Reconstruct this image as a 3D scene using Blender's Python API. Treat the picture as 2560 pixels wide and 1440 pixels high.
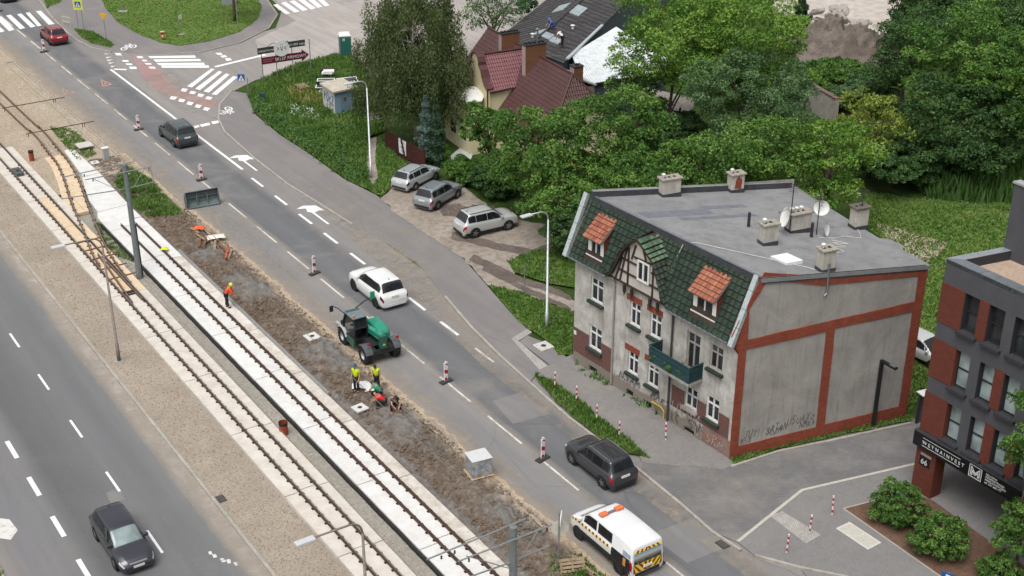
import bpy, bmesh, math, random
import numpy as np
from mathutils import Vector, Matrix, noise as mnoise
for _o in list(bpy.data.objects): bpy.data.objects.remove(_o)
SC = bpy.context.scene
COL = SC.collection
rad = math.radians
# ------------------------------------------------------------------ camera, sky, sun, exposure
cam = bpy.data.cameras.new('camera'); cam.sensor_width = 36.0; cam.lens = 36.0*3413/2560
cam.clip_start = 0.5; cam.clip_end = 3000
camo = bpy.data.objects.new('camera', cam); COL.objects.link(camo)
camo.location = (0, 0, 40.0); camo.rotation_euler = (rad(90-26.357), 0, 0)
SC.camera = camo
SUN_EL, SUN_AZ = 64.0, 205.0       # degrees; azimuth measured clockwise from +Y
world = bpy.data.worlds.new('World'); SC.world = world; world.use_nodes = True
wt = world.node_tree; wt.nodes.clear()
sky = wt.nodes.new('ShaderNodeTexSky'); sky.sky_type = 'NISHITA'; sky.sun_disc = False
sky.sun_elevation = rad(SUN_EL); sky.sun_rotation = rad(SUN_AZ)
sky.air_density = 1.0; sky.dust_density = 4.0; sky.ozone_density = 1.0
hs = wt.nodes.new('ShaderNodeHueSaturation'); hs.inputs['Saturation'].default_value = 0.16
bg = wt.nodes.new('ShaderNodeBackground'); bg.inputs['Strength'].default_value = 0.10
wo = wt.nodes.new('ShaderNodeOutputWorld')
wt.links.new(sky.outputs[0], hs.inputs['Color']); wt.links.new(hs.outputs[0], bg.inputs['Color']); wt.links.new(bg.outputs[0], wo.inputs[0])
sun = bpy.data.lights.new('sun', 'SUN'); sun.energy = 1.5; sun.angle = rad(45); sun.color = (1.0, 0.985, 0.965)
suno = bpy.data.objects.new('sun', sun); COL.objects.link(suno)
_a = rad(SUN_AZ); _e = rad(SUN_EL)
_dir = Vector((math.sin(_a)*math.cos(_e), math.cos(_a)*math.cos(_e), math.sin(_e)))
suno.rotation_euler = _dir.to_track_quat('Z', 'Y').to_euler(); suno.location = (0, -40, 120)
vs = SC.view_settings; vs.view_transform = 'Standard'; vs.look = 'None'; vs.exposure = 0.73; vs.gamma = 1.0
vs.use_curve_mapping = False
SC.render.engine = 'CYCLES'
SC.cycles.max_bounces = 6; SC.cycles.transparent_max_bounces = 6; SC.cycles.diffuse_bounces = 3
SC.cycles.use_denoising = True
R = random.Random(7)
NPR = np.random.RandomState(11)
# ------------------------------------------------------------------ frames
AZ = rad(33.4)                       # the street runs 33.4 degrees left of the view direction
def W(w, s): return (w*math.cos(AZ)-s*math.sin(AZ), w*math.sin(AZ)+s*math.cos(AZ))
# ------------------------------------------------------------------ mesh builder
class MB:
    def __init__(self): self.v = []; self.f = []; self.m = []; self.mi = 0
    def face(self, pts, mi=None):
        n = len(self.v); self.v.extend([tuple(p) for p in pts]); self.f.append(tuple(range(n, n+len(pts)))); self.m.append(self.mi if mi is None else mi); return self
    def quadgrid(self, rows, closed=False, mi=None):
        n = len(self.v); c = len(rows[0])
        for r in rows: self.v.extend([tuple(p) for p in r])
        for i in range(len(rows)-1):
            for j in range(c if closed else c-1):
                a = n+i*c+j; b = n+i*c+(j+1) % c
                self.f.append((a, b, b+c, a+c)); self.m.append(self.mi if mi is None else mi)
        return self
    def box(self, lo, hi, mi=None, M=None, taper=0.0):
        (x0, y0, z0), (x1, y1, z1) = lo, hi; t = taper
        p = [(x0, y0, z0), (x1, y0, z0), (x1, y1, z0), (x0, y1, z0), (x0+t, y0+t, z1), (x1-t, y0+t, z1), (x1-t, y1-t, z1), (x0+t, y1-t, z1)]
        if M is not None: p = [tuple(M @ Vector(q)) for q in p]
        n = len(self.v); self.v.extend(p)
        for q in ((0, 3, 2, 1), (4, 5, 6, 7), (0, 1, 5, 4), (1, 2, 6, 5), (2, 3, 7, 6), (3, 0, 4, 7)):
            self.f.append(tuple(n+i for i in q)); self.m.append(self.mi if mi is None else mi)
        return self
    def bar(self, a, b, w, h=None, mi=None, up=(0, 0, 1)):
        a = Vector(a); b = Vector(b); d = b-a; L = d.length
        if L < 1e-6: return self
        z = d/L; u = Vector(up)
        if abs(z.dot(u)) > 0.98: u = Vector((1, 0, 0))
        x = z.cross(u).normalized(); y = x.cross(z).normalized(); h = w if h is None else h
        M = Matrix(((x.x, y.x, z.x, a.x), (x.y, y.y, z.y, a.y), (x.z, y.z, z.z, a.z), (0, 0, 0, 1)))
        return self.box((-w/2, -h/2, 0), (w/2, h/2, L), mi, M)
    def tube(self, pts, r, n=8, mi=None, caps=True):
        pts = [Vector(p) for p in pts]; rs = r if isinstance(r, (list, tuple)) else [r]*len(pts)
        rows = []; up = None
        for i, p in enumerate(pts):
            d = (pts[min(i+1, len(pts)-1)]-pts[max(i-1, 0)]).normalized()
            if up is None: up = Vector((0, 0, 1)) if abs(d.z) < 0.9 else Vector((1, 0, 0))
            x = d.cross(up).normalized(); y = x.cross(d).normalized(); up = y
            rows.append([p+x*(rs[i]*math.cos(2*math.pi*k/n))+y*(rs[i]*math.sin(2*math.pi*k/n)) for k in range(n)])
        n0 = len(self.v); self.quadgrid(rows, True, mi)
        if caps:
            m = self.mi if mi is None else mi
            self.f.append(tuple(n0+i for i in range(n))); self.m.append(m)
            self.f.append(tuple(n0+(len(rows)-1)*n+i for i in reversed(range(n)))); self.m.append(m)
        return self
    def lathe(self, prof, n=16, c=(0, 0, 0), axis='z', mi=None):
        rows = []
        for (r, z) in prof:
            row = []
            for k in range(n):
                a = 2*math.pi*k/n
                if axis == 'z': row.append((c[0]+r*math.cos(a), c[1]+r*math.sin(a), c[2]+z))
                elif axis == 'x': row.append((c[0]+z, c[1]+r*math.cos(a), c[2]+r*math.sin(a)))
                else: row.append((c[0]+r*math.sin(a), c[1]+z, c[2]+r*math.cos(a)))
            rows.append(row)
        return self.quadgrid(rows, True, mi)
    def prism(self, poly, z0, z1, mi=None, side=None, bottom=False):
        m = self.mi if mi is None else mi
        self.face([(p[0], p[1], z1) for p in poly], m)
        n = len(poly)
        for i in range(n):
            a = poly[i]; b = poly[(i+1) % n]
            self.face([(a[0], a[1], z0), (b[0], b[1], z0), (b[0], b[1], z1), (a[0], a[1], z1)], m if side is None else side)
        if bottom: self.face([(p[0], p[1], z0) for p in reversed(poly)], m)
        return self
    def ball(self, c, r, n=10, mi=None, sz=1.0):
        k = max(4, n//2); prof = [(r*math.sin(math.pi*i/k)+1e-4, -r*sz*math.cos(math.pi*i/k)) for i in range(k+1)]
        return self.lathe(prof, n, c, 'z', mi)
    def mesh(self, name, mats, smooth=False):
        me = bpy.data.meshes.new(name); me.from_pydata(self.v, [], self.f)
        for m in (mats if isinstance(mats, (list, tuple)) else [mats]): me.materials.append(m)
        me.polygons.foreach_set('material_index', self.m)
        if smooth: me.polygons.foreach_set('use_smooth', [True]*len(self.f))
        me.update(); return me
    def build(self, name, mats, parent=None, smooth=False, fix=True, bevel=0.0, loc=None, rz=None, merge=False, weld=False, seg=2):
        me = self.mesh(name, mats, smooth)
        if fix or merge:
            b = bmesh.new(); b.from_mesh(me)
            if merge: bmesh.ops.remove_doubles(b, verts=b.verts, dist=1e-4)
            bmesh.ops.recalc_face_normals(b, faces=b.faces)
            b.to_mesh(me); b.free()
        o = bpy.data.objects.new(name, me); COL.objects.link(o)
        if parent: o.parent = parent
        if loc is not None: o.location = loc if len(loc) == 3 else (loc[0], loc[1], 0)
        if rz is not None: o.rotation_euler = (0, 0, rz)
        if bevel > 0:
            md = o.modifiers.new('bevel', 'BEVEL'); md.width = bevel; md.segments = seg; md.limit_method = 'ANGLE'; md.angle_limit = rad(35)
        return o
def link(me, name, parent=None, loc=None, rot=None, scale=None):
    o = bpy.data.objects.new(name, me); COL.objects.link(o)
    if parent: o.parent = parent
    if loc is not None: o.location = loc
    if rot is not None: o.rotation_euler = rot
    if scale is not None: o.scale = scale
    return o
def tag(o, label=None, cat=None, group=None, kind=None):
    if label: o['label'] = label
    if cat: o['category'] = cat
    if group: o['group'] = group
    if kind: o['kind'] = kind
    return o
def empty(name, loc, rz=0.0, label=None, cat=None, group=None):
    o = bpy.data.objects.new(name, None); COL.objects.link(o); o.empty_display_size = 0.3
    o.location = loc if len(loc) == 3 else (loc[0], loc[1], 0); o.rotation_euler = (0, 0, rz)
    return tag(o, label, cat, group)
def struct(o): o['kind'] = 'structure'; return o
def copy_tree(o, parent=None):
    c = o.copy(); COL.objects.link(c); c.parent = parent
    for ch in o.children: copy_tree(ch, c)
    return c
def ragged(poly, amp, step, seed=0, smooth=True):
    """A closed outline cut into short steps and shifted by noise, for worn or overgrown edges."""
    out = []; n = len(poly)
    for i in range(n):
        a = Vector((poly[i][0], poly[i][1])); b = Vector((poly[(i+1) % n][0], poly[(i+1) % n][1])); L = (b-a).length
        k = min(400, max(1, int(L/step)))
        for j in range(k):
            p = a.lerp(b, j/k)
            q = Vector((p.x*0.9, p.y*0.9, seed*7.3)); d = mnoise.noise_vector(q)*amp+mnoise.noise_vector(q*3.1)*amp*0.5
            out.append((p.x+d.x, p.y+d.y))
    return out
def sheet(name, poly, z, mat, parent=None, thick=0.0, side=None, loc=None, rz=None):
    b = MB()
    mats = [mat] if side is None else [mat, side]
    if thick > 0: b.prism(poly, z-thick, z, 0, 0 if side is None else 1)
    else: b.face([(p[0], p[1], z) for p in poly])
    me = b.mesh(name, mats); bm = bmesh.new(); bm.from_mesh(me)
    bmesh.ops.recalc_face_normals(bm, faces=bm.faces)
    bmesh.ops.triangulate(bm, faces=[f for f in bm.faces if len(f.verts) > 4])
    up = [f for f in bm.faces if abs(f.normal.z) > 0.9 and f.normal.z < 0 and (thick == 0)]
    if up: bmesh.ops.reverse_faces(bm, faces=up)
    bm.to_mesh(me); bm.free()
    o = bpy.data.objects.new(name, me); COL.objects.link(o)
    if parent: o.parent = parent
    if loc is not None: o.location = loc
    if rz is not None: o.rotation_euler = (0, 0, rz)
    return o
def street(name, poly, z, mat, parent=None, thick=0.0, side=None):
    """The same for an outline given along and across the street."""
    if parent is None: return sheet(name, poly, z, mat, None, thick, side, rz=AZ)
    return sheet(name, poly, z, mat, parent, thick, side)

# ------------------------------------------------------------------ materials
def lin(c):
    if isinstance(c, str):          # photographed tone, brought back to a surface albedo
        c = c.lstrip('#'); c = tuple(int(c[i:i+2], 16)/255 for i in (0, 2, 4))
        return tuple((x/12.92 if x <= 0.04045 else ((x+0.055)/1.055)**2.4)/1.4 for x in c)
    return tuple(c)
class NT:
    def __init__(self, name, rough=0.85, spec=0.3, metal=0.0):
        self.mat = bpy.data.materials.new(name); self.mat.use_nodes = True; self.t = self.mat.node_tree
        self.p = self.t.nodes['Principled BSDF']; self.p.inputs['Roughness'].default_value = rough
        self.p.inputs['Specular IOR Level'].default_value = spec; self.p.inputs['Metallic'].default_value = metal
        self.co = self.t.nodes.new('ShaderNodeTexCoord'); self.obj = self.co.outputs['Object']
    def n(self, typ, **kw):
        x = self.t.nodes.new(typ)
        for k_, v in kw.items(): setattr(x, k_, v)
        return x
    def L(self, a, b): self.t.links.new(a, b)
    def val(self, sock, v):
        if hasattr(v, 'is_output'): self.L(v, sock)
        elif isinstance(v, (tuple, list)): sock.default_value = tuple(v) if len(v) == len(sock.default_value) else tuple(v)+(1.0,)
        else: sock.default_value = v
    def mapv(self, scale=(1, 1, 1), loc=(0, 0, 0), rot=(0, 0, 0), src=None):
        m = self.n('ShaderNodeMapping'); m.inputs['Scale'].default_value = scale; m.inputs['Location'].default_value = loc; m.inputs['Rotation'].default_value = rot
        self.L(src or self.obj, m.inputs['Vector']); return m.outputs[0]
    def noise(self, scale, detail=4, rough=0.6, src=None, dist=0.0):
        x = self.n('ShaderNodeTexNoise'); x.inputs['Scale'].default_value = scale; x.inputs['Detail'].default_value = detail
        x.inputs['Roughness'].default_value = rough; x.inputs['Distortion'].default_value = dist
        self.L(src or self.obj, x.inputs['Vector']); return x.outputs['Fac']
    def voro(self, scale, src=None, feature='F1', out='Distance'):
        x = self.n('ShaderNodeTexVoronoi'); x.feature = feature; x.inputs['Scale'].default_value = scale
        self.L(src or self.obj, x.inputs['Vector']); return x.outputs[out]
    def ramp(self, fac, stops):
        r = self.n('ShaderNodeValToRGB'); e = r.color_ramp.elements
        while len(e) < len(stops): e.new(0.5)
        for i, (p, c) in enumerate(stops):
            e[i].position = p; c = (c, c, c) if isinstance(c, (int, float)) else lin(c); e[i].color = tuple(c)+(1.0,)
        self.L(fac, r.inputs['Fac']); return r.outputs['Color']
    def mix(self, fac, a, b, mode='MIX'):
        m = self.n('ShaderNodeMix'); m.data_type = 'RGBA'; m.blend_type = mode
        self.val(m.inputs[0], fac); self.val(m.inputs[6], lin(a) if isinstance(a, (str, tuple)) else a); self.val(m.inputs[7], lin(b) if isinstance(b, (str, tuple)) else b)
        return m.outputs[2]
    def math(self, op, a, b=None, clamp=False):
        m = self.n('ShaderNodeMath'); m.operation = op; m.use_clamp = clamp; self.val(m.inputs[0], a)
        if b is not None: self.val(m.inputs[1], b)
        return m.outputs[0]
    def sep(self, src=None):
        s = self.n('ShaderNodeSeparateXYZ'); self.L(src or self.obj, s.inputs[0]); return s.outputs
    def col(self, c): self.val(self.p.inputs['Base Color'], lin(c) if isinstance(c, (str, tuple)) else c); return self
    def bump(self, h, strength=0.3, dist=0.02):
        b = self.n('ShaderNodeBump'); b.inputs['Strength'].default_value = strength; b.inputs['Distance'].default_value = dist
        self.L(h, b.inputs['Height']); self.L(b.outputs[0], self.p.inputs['Normal']); return self
_mc = {}
def flat(c, rough=0.6, metal=0.0, spec=0.4, var=0.12, scale=6.0, coat=0.0, name=None):
    """Plain painted or cast material with a little grime in its colour."""
    key = (c, rough, metal, spec, var, scale, coat)
    if key in _mc: return _mc[key]
    N = NT(name or 'plain_'+str(len(_mc)), rough, spec, metal); base = lin(c)
    if var > 0:
        f = N.noise(scale, 5, 0.65); d = tuple(x*(1-var*1.6) for x in base); h = tuple(min(1, x*(1+var*0.7)) for x in base)
        N.col(N.ramp(f, [(0.3, d), (0.62, h)]))
    else: N.col(base)
    N.p.inputs['Coat Weight'].default_value = coat; N.p.inputs['Coat Roughness'].default_value = 0.08
    _mc[key] = N.mat; return N.mat
def earth(name, cols, s1=0.35, s2=3.0, s3=22.0, rough=0.95, bump=0.5, spec=0.1, bd=0.05):
    """Loose or worn ground: large patches, middle mottling, fine grain."""
    N = NT(name, rough, spec); a, b, c_, d = cols
    big = N.noise(s1, 5, 0.62, dist=0.4); mid = N.noise(s2, 6, 0.7); fin = N.noise(s3, 3, 0.6)
    x = N.mix(N.ramp(big, [(0.38, 0.0), (0.62, 1.0)]), a, b)
    x = N.mix(N.ramp(mid, [(0.45, 0.0), (0.72, 1.0)]), x, c_)
    x = N.mix(N.math('MULTIPLY', N.ramp(fin, [(0.5, 0.0), (0.75, 1.0)]), 0.55), x, d)
    N.col(x); N.bump(N.math('ADD', mid, N.math('MULTIPLY', fin, 0.4)), bump, bd); return N.mat

# ------------------------------------------------------------------ ground materials
def asphalt(name, lanes, dust='#a79f95', dust_amt=0.5, crack=0.5, wander=0.5):
    """Old asphalt in street coordinates; lanes = (metres across, tone) stops of wear from tyres."""
    N = NT(name, 0.88, 0.25); x, y, z = N.sep()
    lo = lanes[0][0]; hi = lanes[-1][0]
    wob = N.noise(0.16, 3, 0.5); xx = N.math('ADD', x, N.math('MULTIPLY', N.math('SUBTRACT', wob, 0.5), wander))
    f = N.math('DIVIDE', N.math('SUBTRACT', xx, lo), hi-lo, True)
    c = N.ramp(f, [((p-lo)/(hi-lo), t) for p, t in lanes])
    str_ = N.mapv((1.0, 0.06, 1.0)); streak = N.noise(1.6, 4, 0.6, str_)
    c = N.mix(N.math('MULTIPLY', N.ramp(streak, [(0.35, 0.0), (0.7, 1.0)]), 0.30), c, '#646466')
    big = N.noise(0.22, 6, 0.65, dist=0.6); c = N.mix(N.math('MULTIPLY', N.ramp(big, [(0.5, 0.0), (0.72, 1.0)]), dust_amt), c, dust)
    fin = N.noise(38, 2, 0.5); c = N.mix(N.math('MULTIPLY', N.ramp(fin, [(0.35, 0.0), (0.7, 1.0)]), 0.22), c, '#56565a')
    sp = N.noise(5.0, 5, 0.7); c = N.mix(N.math('MULTIPLY', N.ramp(sp, [(0.60, 0.0), (0.74, 1.0)]), 0.35), c, '#b4aa9e')
    if crack > 0:
        warp = N.n('ShaderNodeMixRGB'); warp.blend_type = 'ADD'; warp.inputs[0].default_value = 0.25
        nz = N.n('ShaderNodeTexNoise'); nz.inputs['Scale'].default_value = 0.9; nz.inputs['Detail'].default_value = 4; N.L(N.obj, nz.inputs['Vector'])
        N.L(N.obj, warp.inputs[1]); N.L(nz.outputs['Color'], warp.inputs[2])
        e = N.voro(0.17, warp.outputs[0], 'DISTANCE_TO_EDGE'); m = N.ramp(e, [(0.0, 1.0), (0.006, 0.0)])
        gate = N.ramp(N.noise(0.09, 2), [(0.5, 0.0), (0.6, 1.0)])
        c = N.mix(N.math('MULTIPLY', N.math('MULTIPLY', m, gate), crack), c, '#3f3d3c')
    N.col(c); N.bump(fin, 0.25, 0.01); return N.mat
M_NEAR = asphalt('asphalt_near', [(8.4, '#9a938c'), (9.6, '#858486'), (11.4, '#878685'), (12.4, '#6c6c6d'), (14.0, '#747475'), (15.1, '#7f7f80'), (16.6, '#7a7a7b'), (17.6, '#868685'), (18.0, '#b3aaa0'), (18.8, '#c2b6a8')], dust_amt=0.12, crack=0.12)
M_ROAD = asphalt('asphalt_far', [(31.0, '#c6b39b'), (31.9, '#a79c90'), (32.6, '#8f8e8e'), (34.1, '#969391'), (34.5, '#a39c94'), (35.0, '#727375'), (36.2, '#7b7c7e'), (37.4, '#717274'), (38.2, '#95918e'), (40.5, '#9b9692')], dust_amt=0.45, crack=0.3)
M_SIDE = asphalt('asphalt_junction', [(30, '#a09b97'), (60, '#a39d98')], dust_amt=0.55, crack=0.25)
M_YARD = asphalt('concrete_yard', [(20, '#c0b8b2'), (90, '#beb5ae')], dust='#d0c4ba', dust_amt=0.6, crack=0.5)
M_WALKA = asphalt('asphalt_walk', [(30, '#8f8a88'), (60, '#918c8a')], dust='#a9a099', dust_amt=0.4, crack=0.3)
def paving(name, c1, c2, cj, bx=0.22, by=0.11, rot=0.0, dust='#a49c92', da=0.4):
    N = NT(name, 0.9, 0.2); v = N.mapv((1, 1, 1), rot=(0, 0, rot)); b = N.n('ShaderNodeTexBrick'); N.L(v, b.inputs['Vector'])
    b.inputs['Color1'].default_value = lin(c1)+(1,); b.inputs['Color2'].default_value = lin(c2)+(1,); b.inputs['Mortar'].default_value = lin(cj)+(1,)
    b.inputs['Scale'].default_value = 1.0; b.inputs['Brick Width'].default_value = bx; b.inputs['Row Height'].default_value = by; b.inputs['Mortar Size'].default_value = 0.008
    c = N.mix(N.math('MULTIPLY', N.ramp(N.noise(0.4, 6, 0.65), [(0.45, 0.0), (0.7, 1.0)]), da), b.outputs['Color'], dust)
    c = N.mix(N.math('MULTIPLY', N.ramp(N.noise(2.2, 5, 0.7), [(0.5, 0.0), (0.8, 1.0)]), 0.35), c, '#6c6a69')
    N.col(c); N.bump(b.outputs['Fac'], 0.3, -0.008); return N.mat
M_BLOCK = paving('block_paving', '#95918e', '#8b8886', '#77736f')
M_BLOCKD = paving('block_paving_drive', '#7f7d7d', '#777676', '#686666', 0.24, 0.13, 0.6, '#a8a29b', 0.5)
M_BLOCKL = paving('block_paving_forecourt', '#8f8d8c', '#888685', '#797674', 0.22, 0.11, -0.5, '#9d9893', 0.3)
M_BLOCKW = paving('block_paving_pale', '#bdb9b2', '#a9a59f', '#8d8983', 0.2, 0.1, -0.55, '#cfcac2', 0.4)
M_REDP = paving('bike_crossing_red', '#b08e8a', '#ac8a87', '#a98a87', 3.0, 2.0, 0.3, '#a89e99', 0.75)
M_KERB = earth('kerb_concrete', ['#bdb6ac', '#aea79d', '#978f86', '#cfc8be'], 0.4, 3, 20)
M_PAINT = None
def paint(name, c, wear=0.35):
    N = NT(name, 0.75, 0.3); f = N.noise(3.2, 6, 0.75, dist=0.3); g_ = N.noise(30, 3, 0.6)
    c1 = N.mix(N.math('MULTIPLY', N.ramp(f, [(0.52, 0.0), (0.66, 1.0)]), wear*2), lin(c), '#8e8c8a')
    N.col(N.mix(N.math('MULTIPLY', g_, 0.12), c1, '#9a9894')); return N.mat
M_PAINT = paint('road_paint', '#ffffff', 0.12); M_PAINTW = paint('road_paint_worn', '#e8e4de', 0.42); M_PAINTO = paint('road_paint_orange', '#d89a80', 0.5)
M_GRASSG = earth('grass_soil', ['#54752f', '#69843c', '#888658', '#415c22'], 0.25, 1.6, 14, bump=0.8)
M_WOODG = earth('wood_soil', ['#2f4a1e', '#3f5a24', '#5a5a3a', '#283c18'], 0.2, 1.4, 12)
M_DIRT = earth('trodden_dirt', ['#b5aa9e', '#a09488', '#7f746a', '#c6bdb2'], 0.3, 2.2, 18, bump=1.0, bd=0.1)
M_MED = earth('median_sand', ['#baad9d', '#aa9d8f', '#948778', '#cfc5b7'], 0.35, 8.0, 34, bump=1.0)
M_BALL = earth('ballast_grey', ['#b3ada1', '#a29c90', '#8a857b', '#cfcabf'], 0.3, 5.0, 26, bump=1.0)
M_SANDY = earth('sandy_rubble', ['#c4b7a5', '#b4a691', '#908271', '#d6ccbc'], 0.3, 5.0, 26, bump=1.0)
M_BED = earth('bark_mulch', ['#7a6152', '#6d5446', '#5a4438', '#92786a'], 0.8, 6, 30)
# ------------------------------------------------------------------ ground sheets
far = 900
ground = struct(sheet('ground', [(-far, -far), (far, -far), (far, far), (-far, far)], -0.55, M_MED))
struct(street('terrain', [(33, -400), (700, -400), (700, 800), (33, 800)], -0.03, M_WOODG))
struct(street('road_verge', [(-600, -400), (8.7, -400), (8.7, 800), (-600, 800)], -0.03, M_GRASSG))
near = struct(street('near_road', [(8.3, -60), (18.62, -60), (18.62, 260), (8.3, 260)], 0.0, M_NEAR))
road = struct(street('far_road', [(31.2, -60), (40.9, -60), (40.9, 260), (31.2, 260)], 0.0, M_ROAD))
junction = struct(street('side_street', ragged([(38.84,129.94), (40.93,134.26), (45.10,131.85), (50.85,131.14), (57.88,133.74), (61.55,140.16), (63.22,148.74), (74.42,145.96), (90.54,133.00), (80.24,120.90), (68.98,114.10), (59.95,118.41), (57.32,119.34), (48.65,118.11), (45.06,115.85), (43.00,113.09), (41.33,109.25), (38.21,108.83)], 0.05, 0.8), 0.008, M_SIDE))
struct(street('concrete_yard', ragged([(54.21,130.68), (60.91,135.19), (61.35,141.33), (68.11,154.92), (82.43,150.49), (97.56,135.50), (81.68,119.95), (68.20,110.58), (58.80,112.92), (57.63,119.95), (55.63,121.26), (49.81,118.84)], 0.3, 0.8, 3), 0.014, M_YARD))
# dust margin of the near road and its kerb
kb = MB(); kb.box((18.62, -40, -0.5), (18.8, 240, 0.13)); struct(kb.build('kerb', M_KERB, rz=AZ, bevel=0.02))
kb = MB(); kb.box((8.12, -40, -0.3), (8.3, 240, 0.1)); struct(kb.build('kerb', M_KERB, rz=AZ, bevel=0.02))
# ------------------------------------------------------------------ pavements on the building side
def pavement(name, poly, mat, z=0.10): return struct(street(name, poly, z, mat, None, 0.3, M_KERB))
pavement('pavement', [(46.20,114.54), (44.40,108.50), (44.00,102.60), (44.10,97.38), (43.94,90.61), (44.48,86.33), (44.13,81.95), (44.16,76.78), (44.18,73.55), (43.12,68.27), (42.15,63.47), (41.97,61.93), (40.55,61.49), (39.74,57.20), (38.88,56.76), (38.43,56.39), (38.71,60.00), (39.19,63.95), (40.01,68.57), (41.15,74.38), (40.91,78.52), (40.32,82.27), (40.11,87.06), (39.77,91.97), (39.89,98.30), (40.35,105.84), (41.32,109.51), (42.85,112.92), (45.30,115.97)], M_WALKA)
def kerb_line(pts, w=0.15, z=0.125, name='kerb', mat=None):
    b = MB()
    for i in range(len(pts)-1):
        a = Vector(pts[i]); c = Vector(pts[i+1]); d = (c-a).normalized(); n_ = Vector((-d.y, d.x))*w/2
        e = d*0.02
        b.prism([a+n_-e, a-n_-e, c-n_+e, c+n_+e], -0.2, z+0.0007*(i % 3))
    return struct(b.build(name, mat or M_KERB, rz=AZ))
kerb_line([(45.40,116.19), (42.94,113.13), (41.29,109.53), (40.39,105.94), (39.93,98.38), (39.81,92.04), (40.14,87.13), (40.39,82.40)])
kerb_line([(40.04,68.62), (39.21,64.00), (38.73,60.05), (38.43,56.39), (38.11,52.16), (38.11,48.49), (38.15,45.79), (38.02,42.40), (37.82,39.76), (37.98,37.92)])
kerb_line([(40.34,161.60), (39.19,152.27), (38.67,145.48), (38.51,140.86), (38.97,137.08), (40.14,134.61)])
kerb_line([(44.69,130.78), (47.60,129.53), (52.35,130.50), (57.11,133.88), (60.21,138.41), (62.44,147.02)])
pavement('pavement', [(42.02,164.99), (39.38,152.15), (38.82,145.56), (38.63,140.96), (39.08,137.17), (40.25,134.70), (42.00,132.55), (44.79,131.04), (47.70,129.79), (52.47,130.77), (57.17,134.22), (60.14,138.46), (63.02,148.87), (64.02,157.62), (43.56,171.10)], M_WALKA, 0.09)
pavement('pavement', ragged([(39.60,57.29), (42.73,57.82), (42.97,43.95), (42.70,43.55), (42.02,43.50), (38.74,46.38), (39.38,47.70), (39.46,51.02), (39.60,53.48), (39.53,55.95)], 0.02, 1.5), M_BLOCK, 0.115)
drive = struct(street('driveway', [(38.15,45.79), (38.84,46.40), (42.07,43.56), (42.77,43.63), (46.96,43.17), (53.75,41.59), (57.10,40.39), (53.91,37.20), (50.47,38.42), (43.94,39.91), (38.32,38.44), (37.87,39.81), (38.06,42.46)], 0.06, M_BLOCKD, None, 0.3))
fore = struct(street('forecourt', [(38.32,38.44), (43.94,39.91), (50.47,38.42), (53.91,37.20), (57.61,32.09), (47.53,24.14), (38.11,30.35), (39.38,35.34), (38.28,37.14)], 0.075, M_BLOCKL, None, 0.3))
kerb_line([(38.36,38.49), (43.94,39.91), (50.47,38.42), (53.29,37.74)], 0.16, 0.082, 'kerb', flat('#c9c2b6', 0.9))
kerb_line([(38.25,37.16), (39.38,35.34), (40.61,33.75), (42.35,30.76)], 0.14, 0.16)
struct(street('pale_paving', [(41.05,39.15), (41.82,39.12), (42.04,36.67), (40.95,36.56)], 0.079, M_BLOCKW))
bed = struct(street('planting_bed', [(44.48,37.57), (46.26,37.21), (48.36,36.61), (48.72,35.63), (48.19,29.67), (47.48,27.38), (44.25,28.52)], 0.12, M_BED, None, 0.2, M_KERB))
kerb_line([(44.25,28.52), (44.48,37.57), (46.26,37.21)], 0.08, 0.128, 'kerb', flat('#b3aca2', 0.9))
kerb_line([(42.36,43.45), (45.34,43.17), (48.54,42.36), (53.37,41.25)], 0.14, 0.15)
pavement('paved_path', ragged([(49.64,97.47), (50.64,97.63), (48.06,93.12), (46.28,89.28), (44.89,88.00), (46.68,91.90)], 0.05, 0.5), M_DIRT, 0.11)
# path blocks by the lamp
pavement('paved_path', [(40.45,61.43), (41.97,61.93), (41.98,61.42), (40.65,60.94), (40.35,57.25), (39.69,57.12)], M_BLOCKW, 0.112)
struct(street('asphalt_patch', [(41.50,61.24), (41.90,59.74), (41.96,57.16), (40.56,57.22), (40.63,60.82)], 0.104, M_WALKA))
# parking dirt and tracks
dirt = struct(street('parking_dirt', ragged([(44.49,85.38), (46.50,87.14), (48.58,87.35), (51.03,84.74), (50.30,77.89), (51.44,75.37), (53.49,72.73), (52.70,71.15), (47.65,71.26), (45.55,68.84), (46.04,65.99), (46.71,62.45), (45.73,61.11), (45.15,63.81), (44.29,65.75), (43.14,68.55), (44.12,73.44), (43.97,76.74), (43.95,81.63)], 0.25, 0.6, 5), 0.125, M_DIRT))
# wheel ruts and mud in the parking dirt
M_MUD = earth('wet_mud', ['#7a6e66', '#6b6059', '#574d47', '#8f857b'], 0.6, 3.0, 20, 0.8, 1.0, 0.3, 0.08)
for i_, pl_ in enumerate(([(46.99,81.87), (48.94,81.33), (49.09,79.58), (47.52,79.01), (46.53,79.93)], [(49.44,80.72), (50.74,79.40), (49.88,78.61), (48.97,79.66)], [(45.65,77.05), (47.26,74.25), (48.79,71.46), (51.52,71.94), (51.16,71.19), (48.16,70.54), (46.34,73.32), (44.99,76.24)], [(44.88,73.09), (45.67,68.77), (46.99,64.17), (46.53,63.52), (45.02,68.03), (44.25,72.34)], [(44.71,71.27), (45.15,67.51), (45.90,62.64), (45.54,62.15), (44.61,66.94), (44.16,70.66)])): struct(street('mud_patch', ragged(pl_, 0.22, 0.35, i_), 0.131+0.002*i_, M_MUD))
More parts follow.
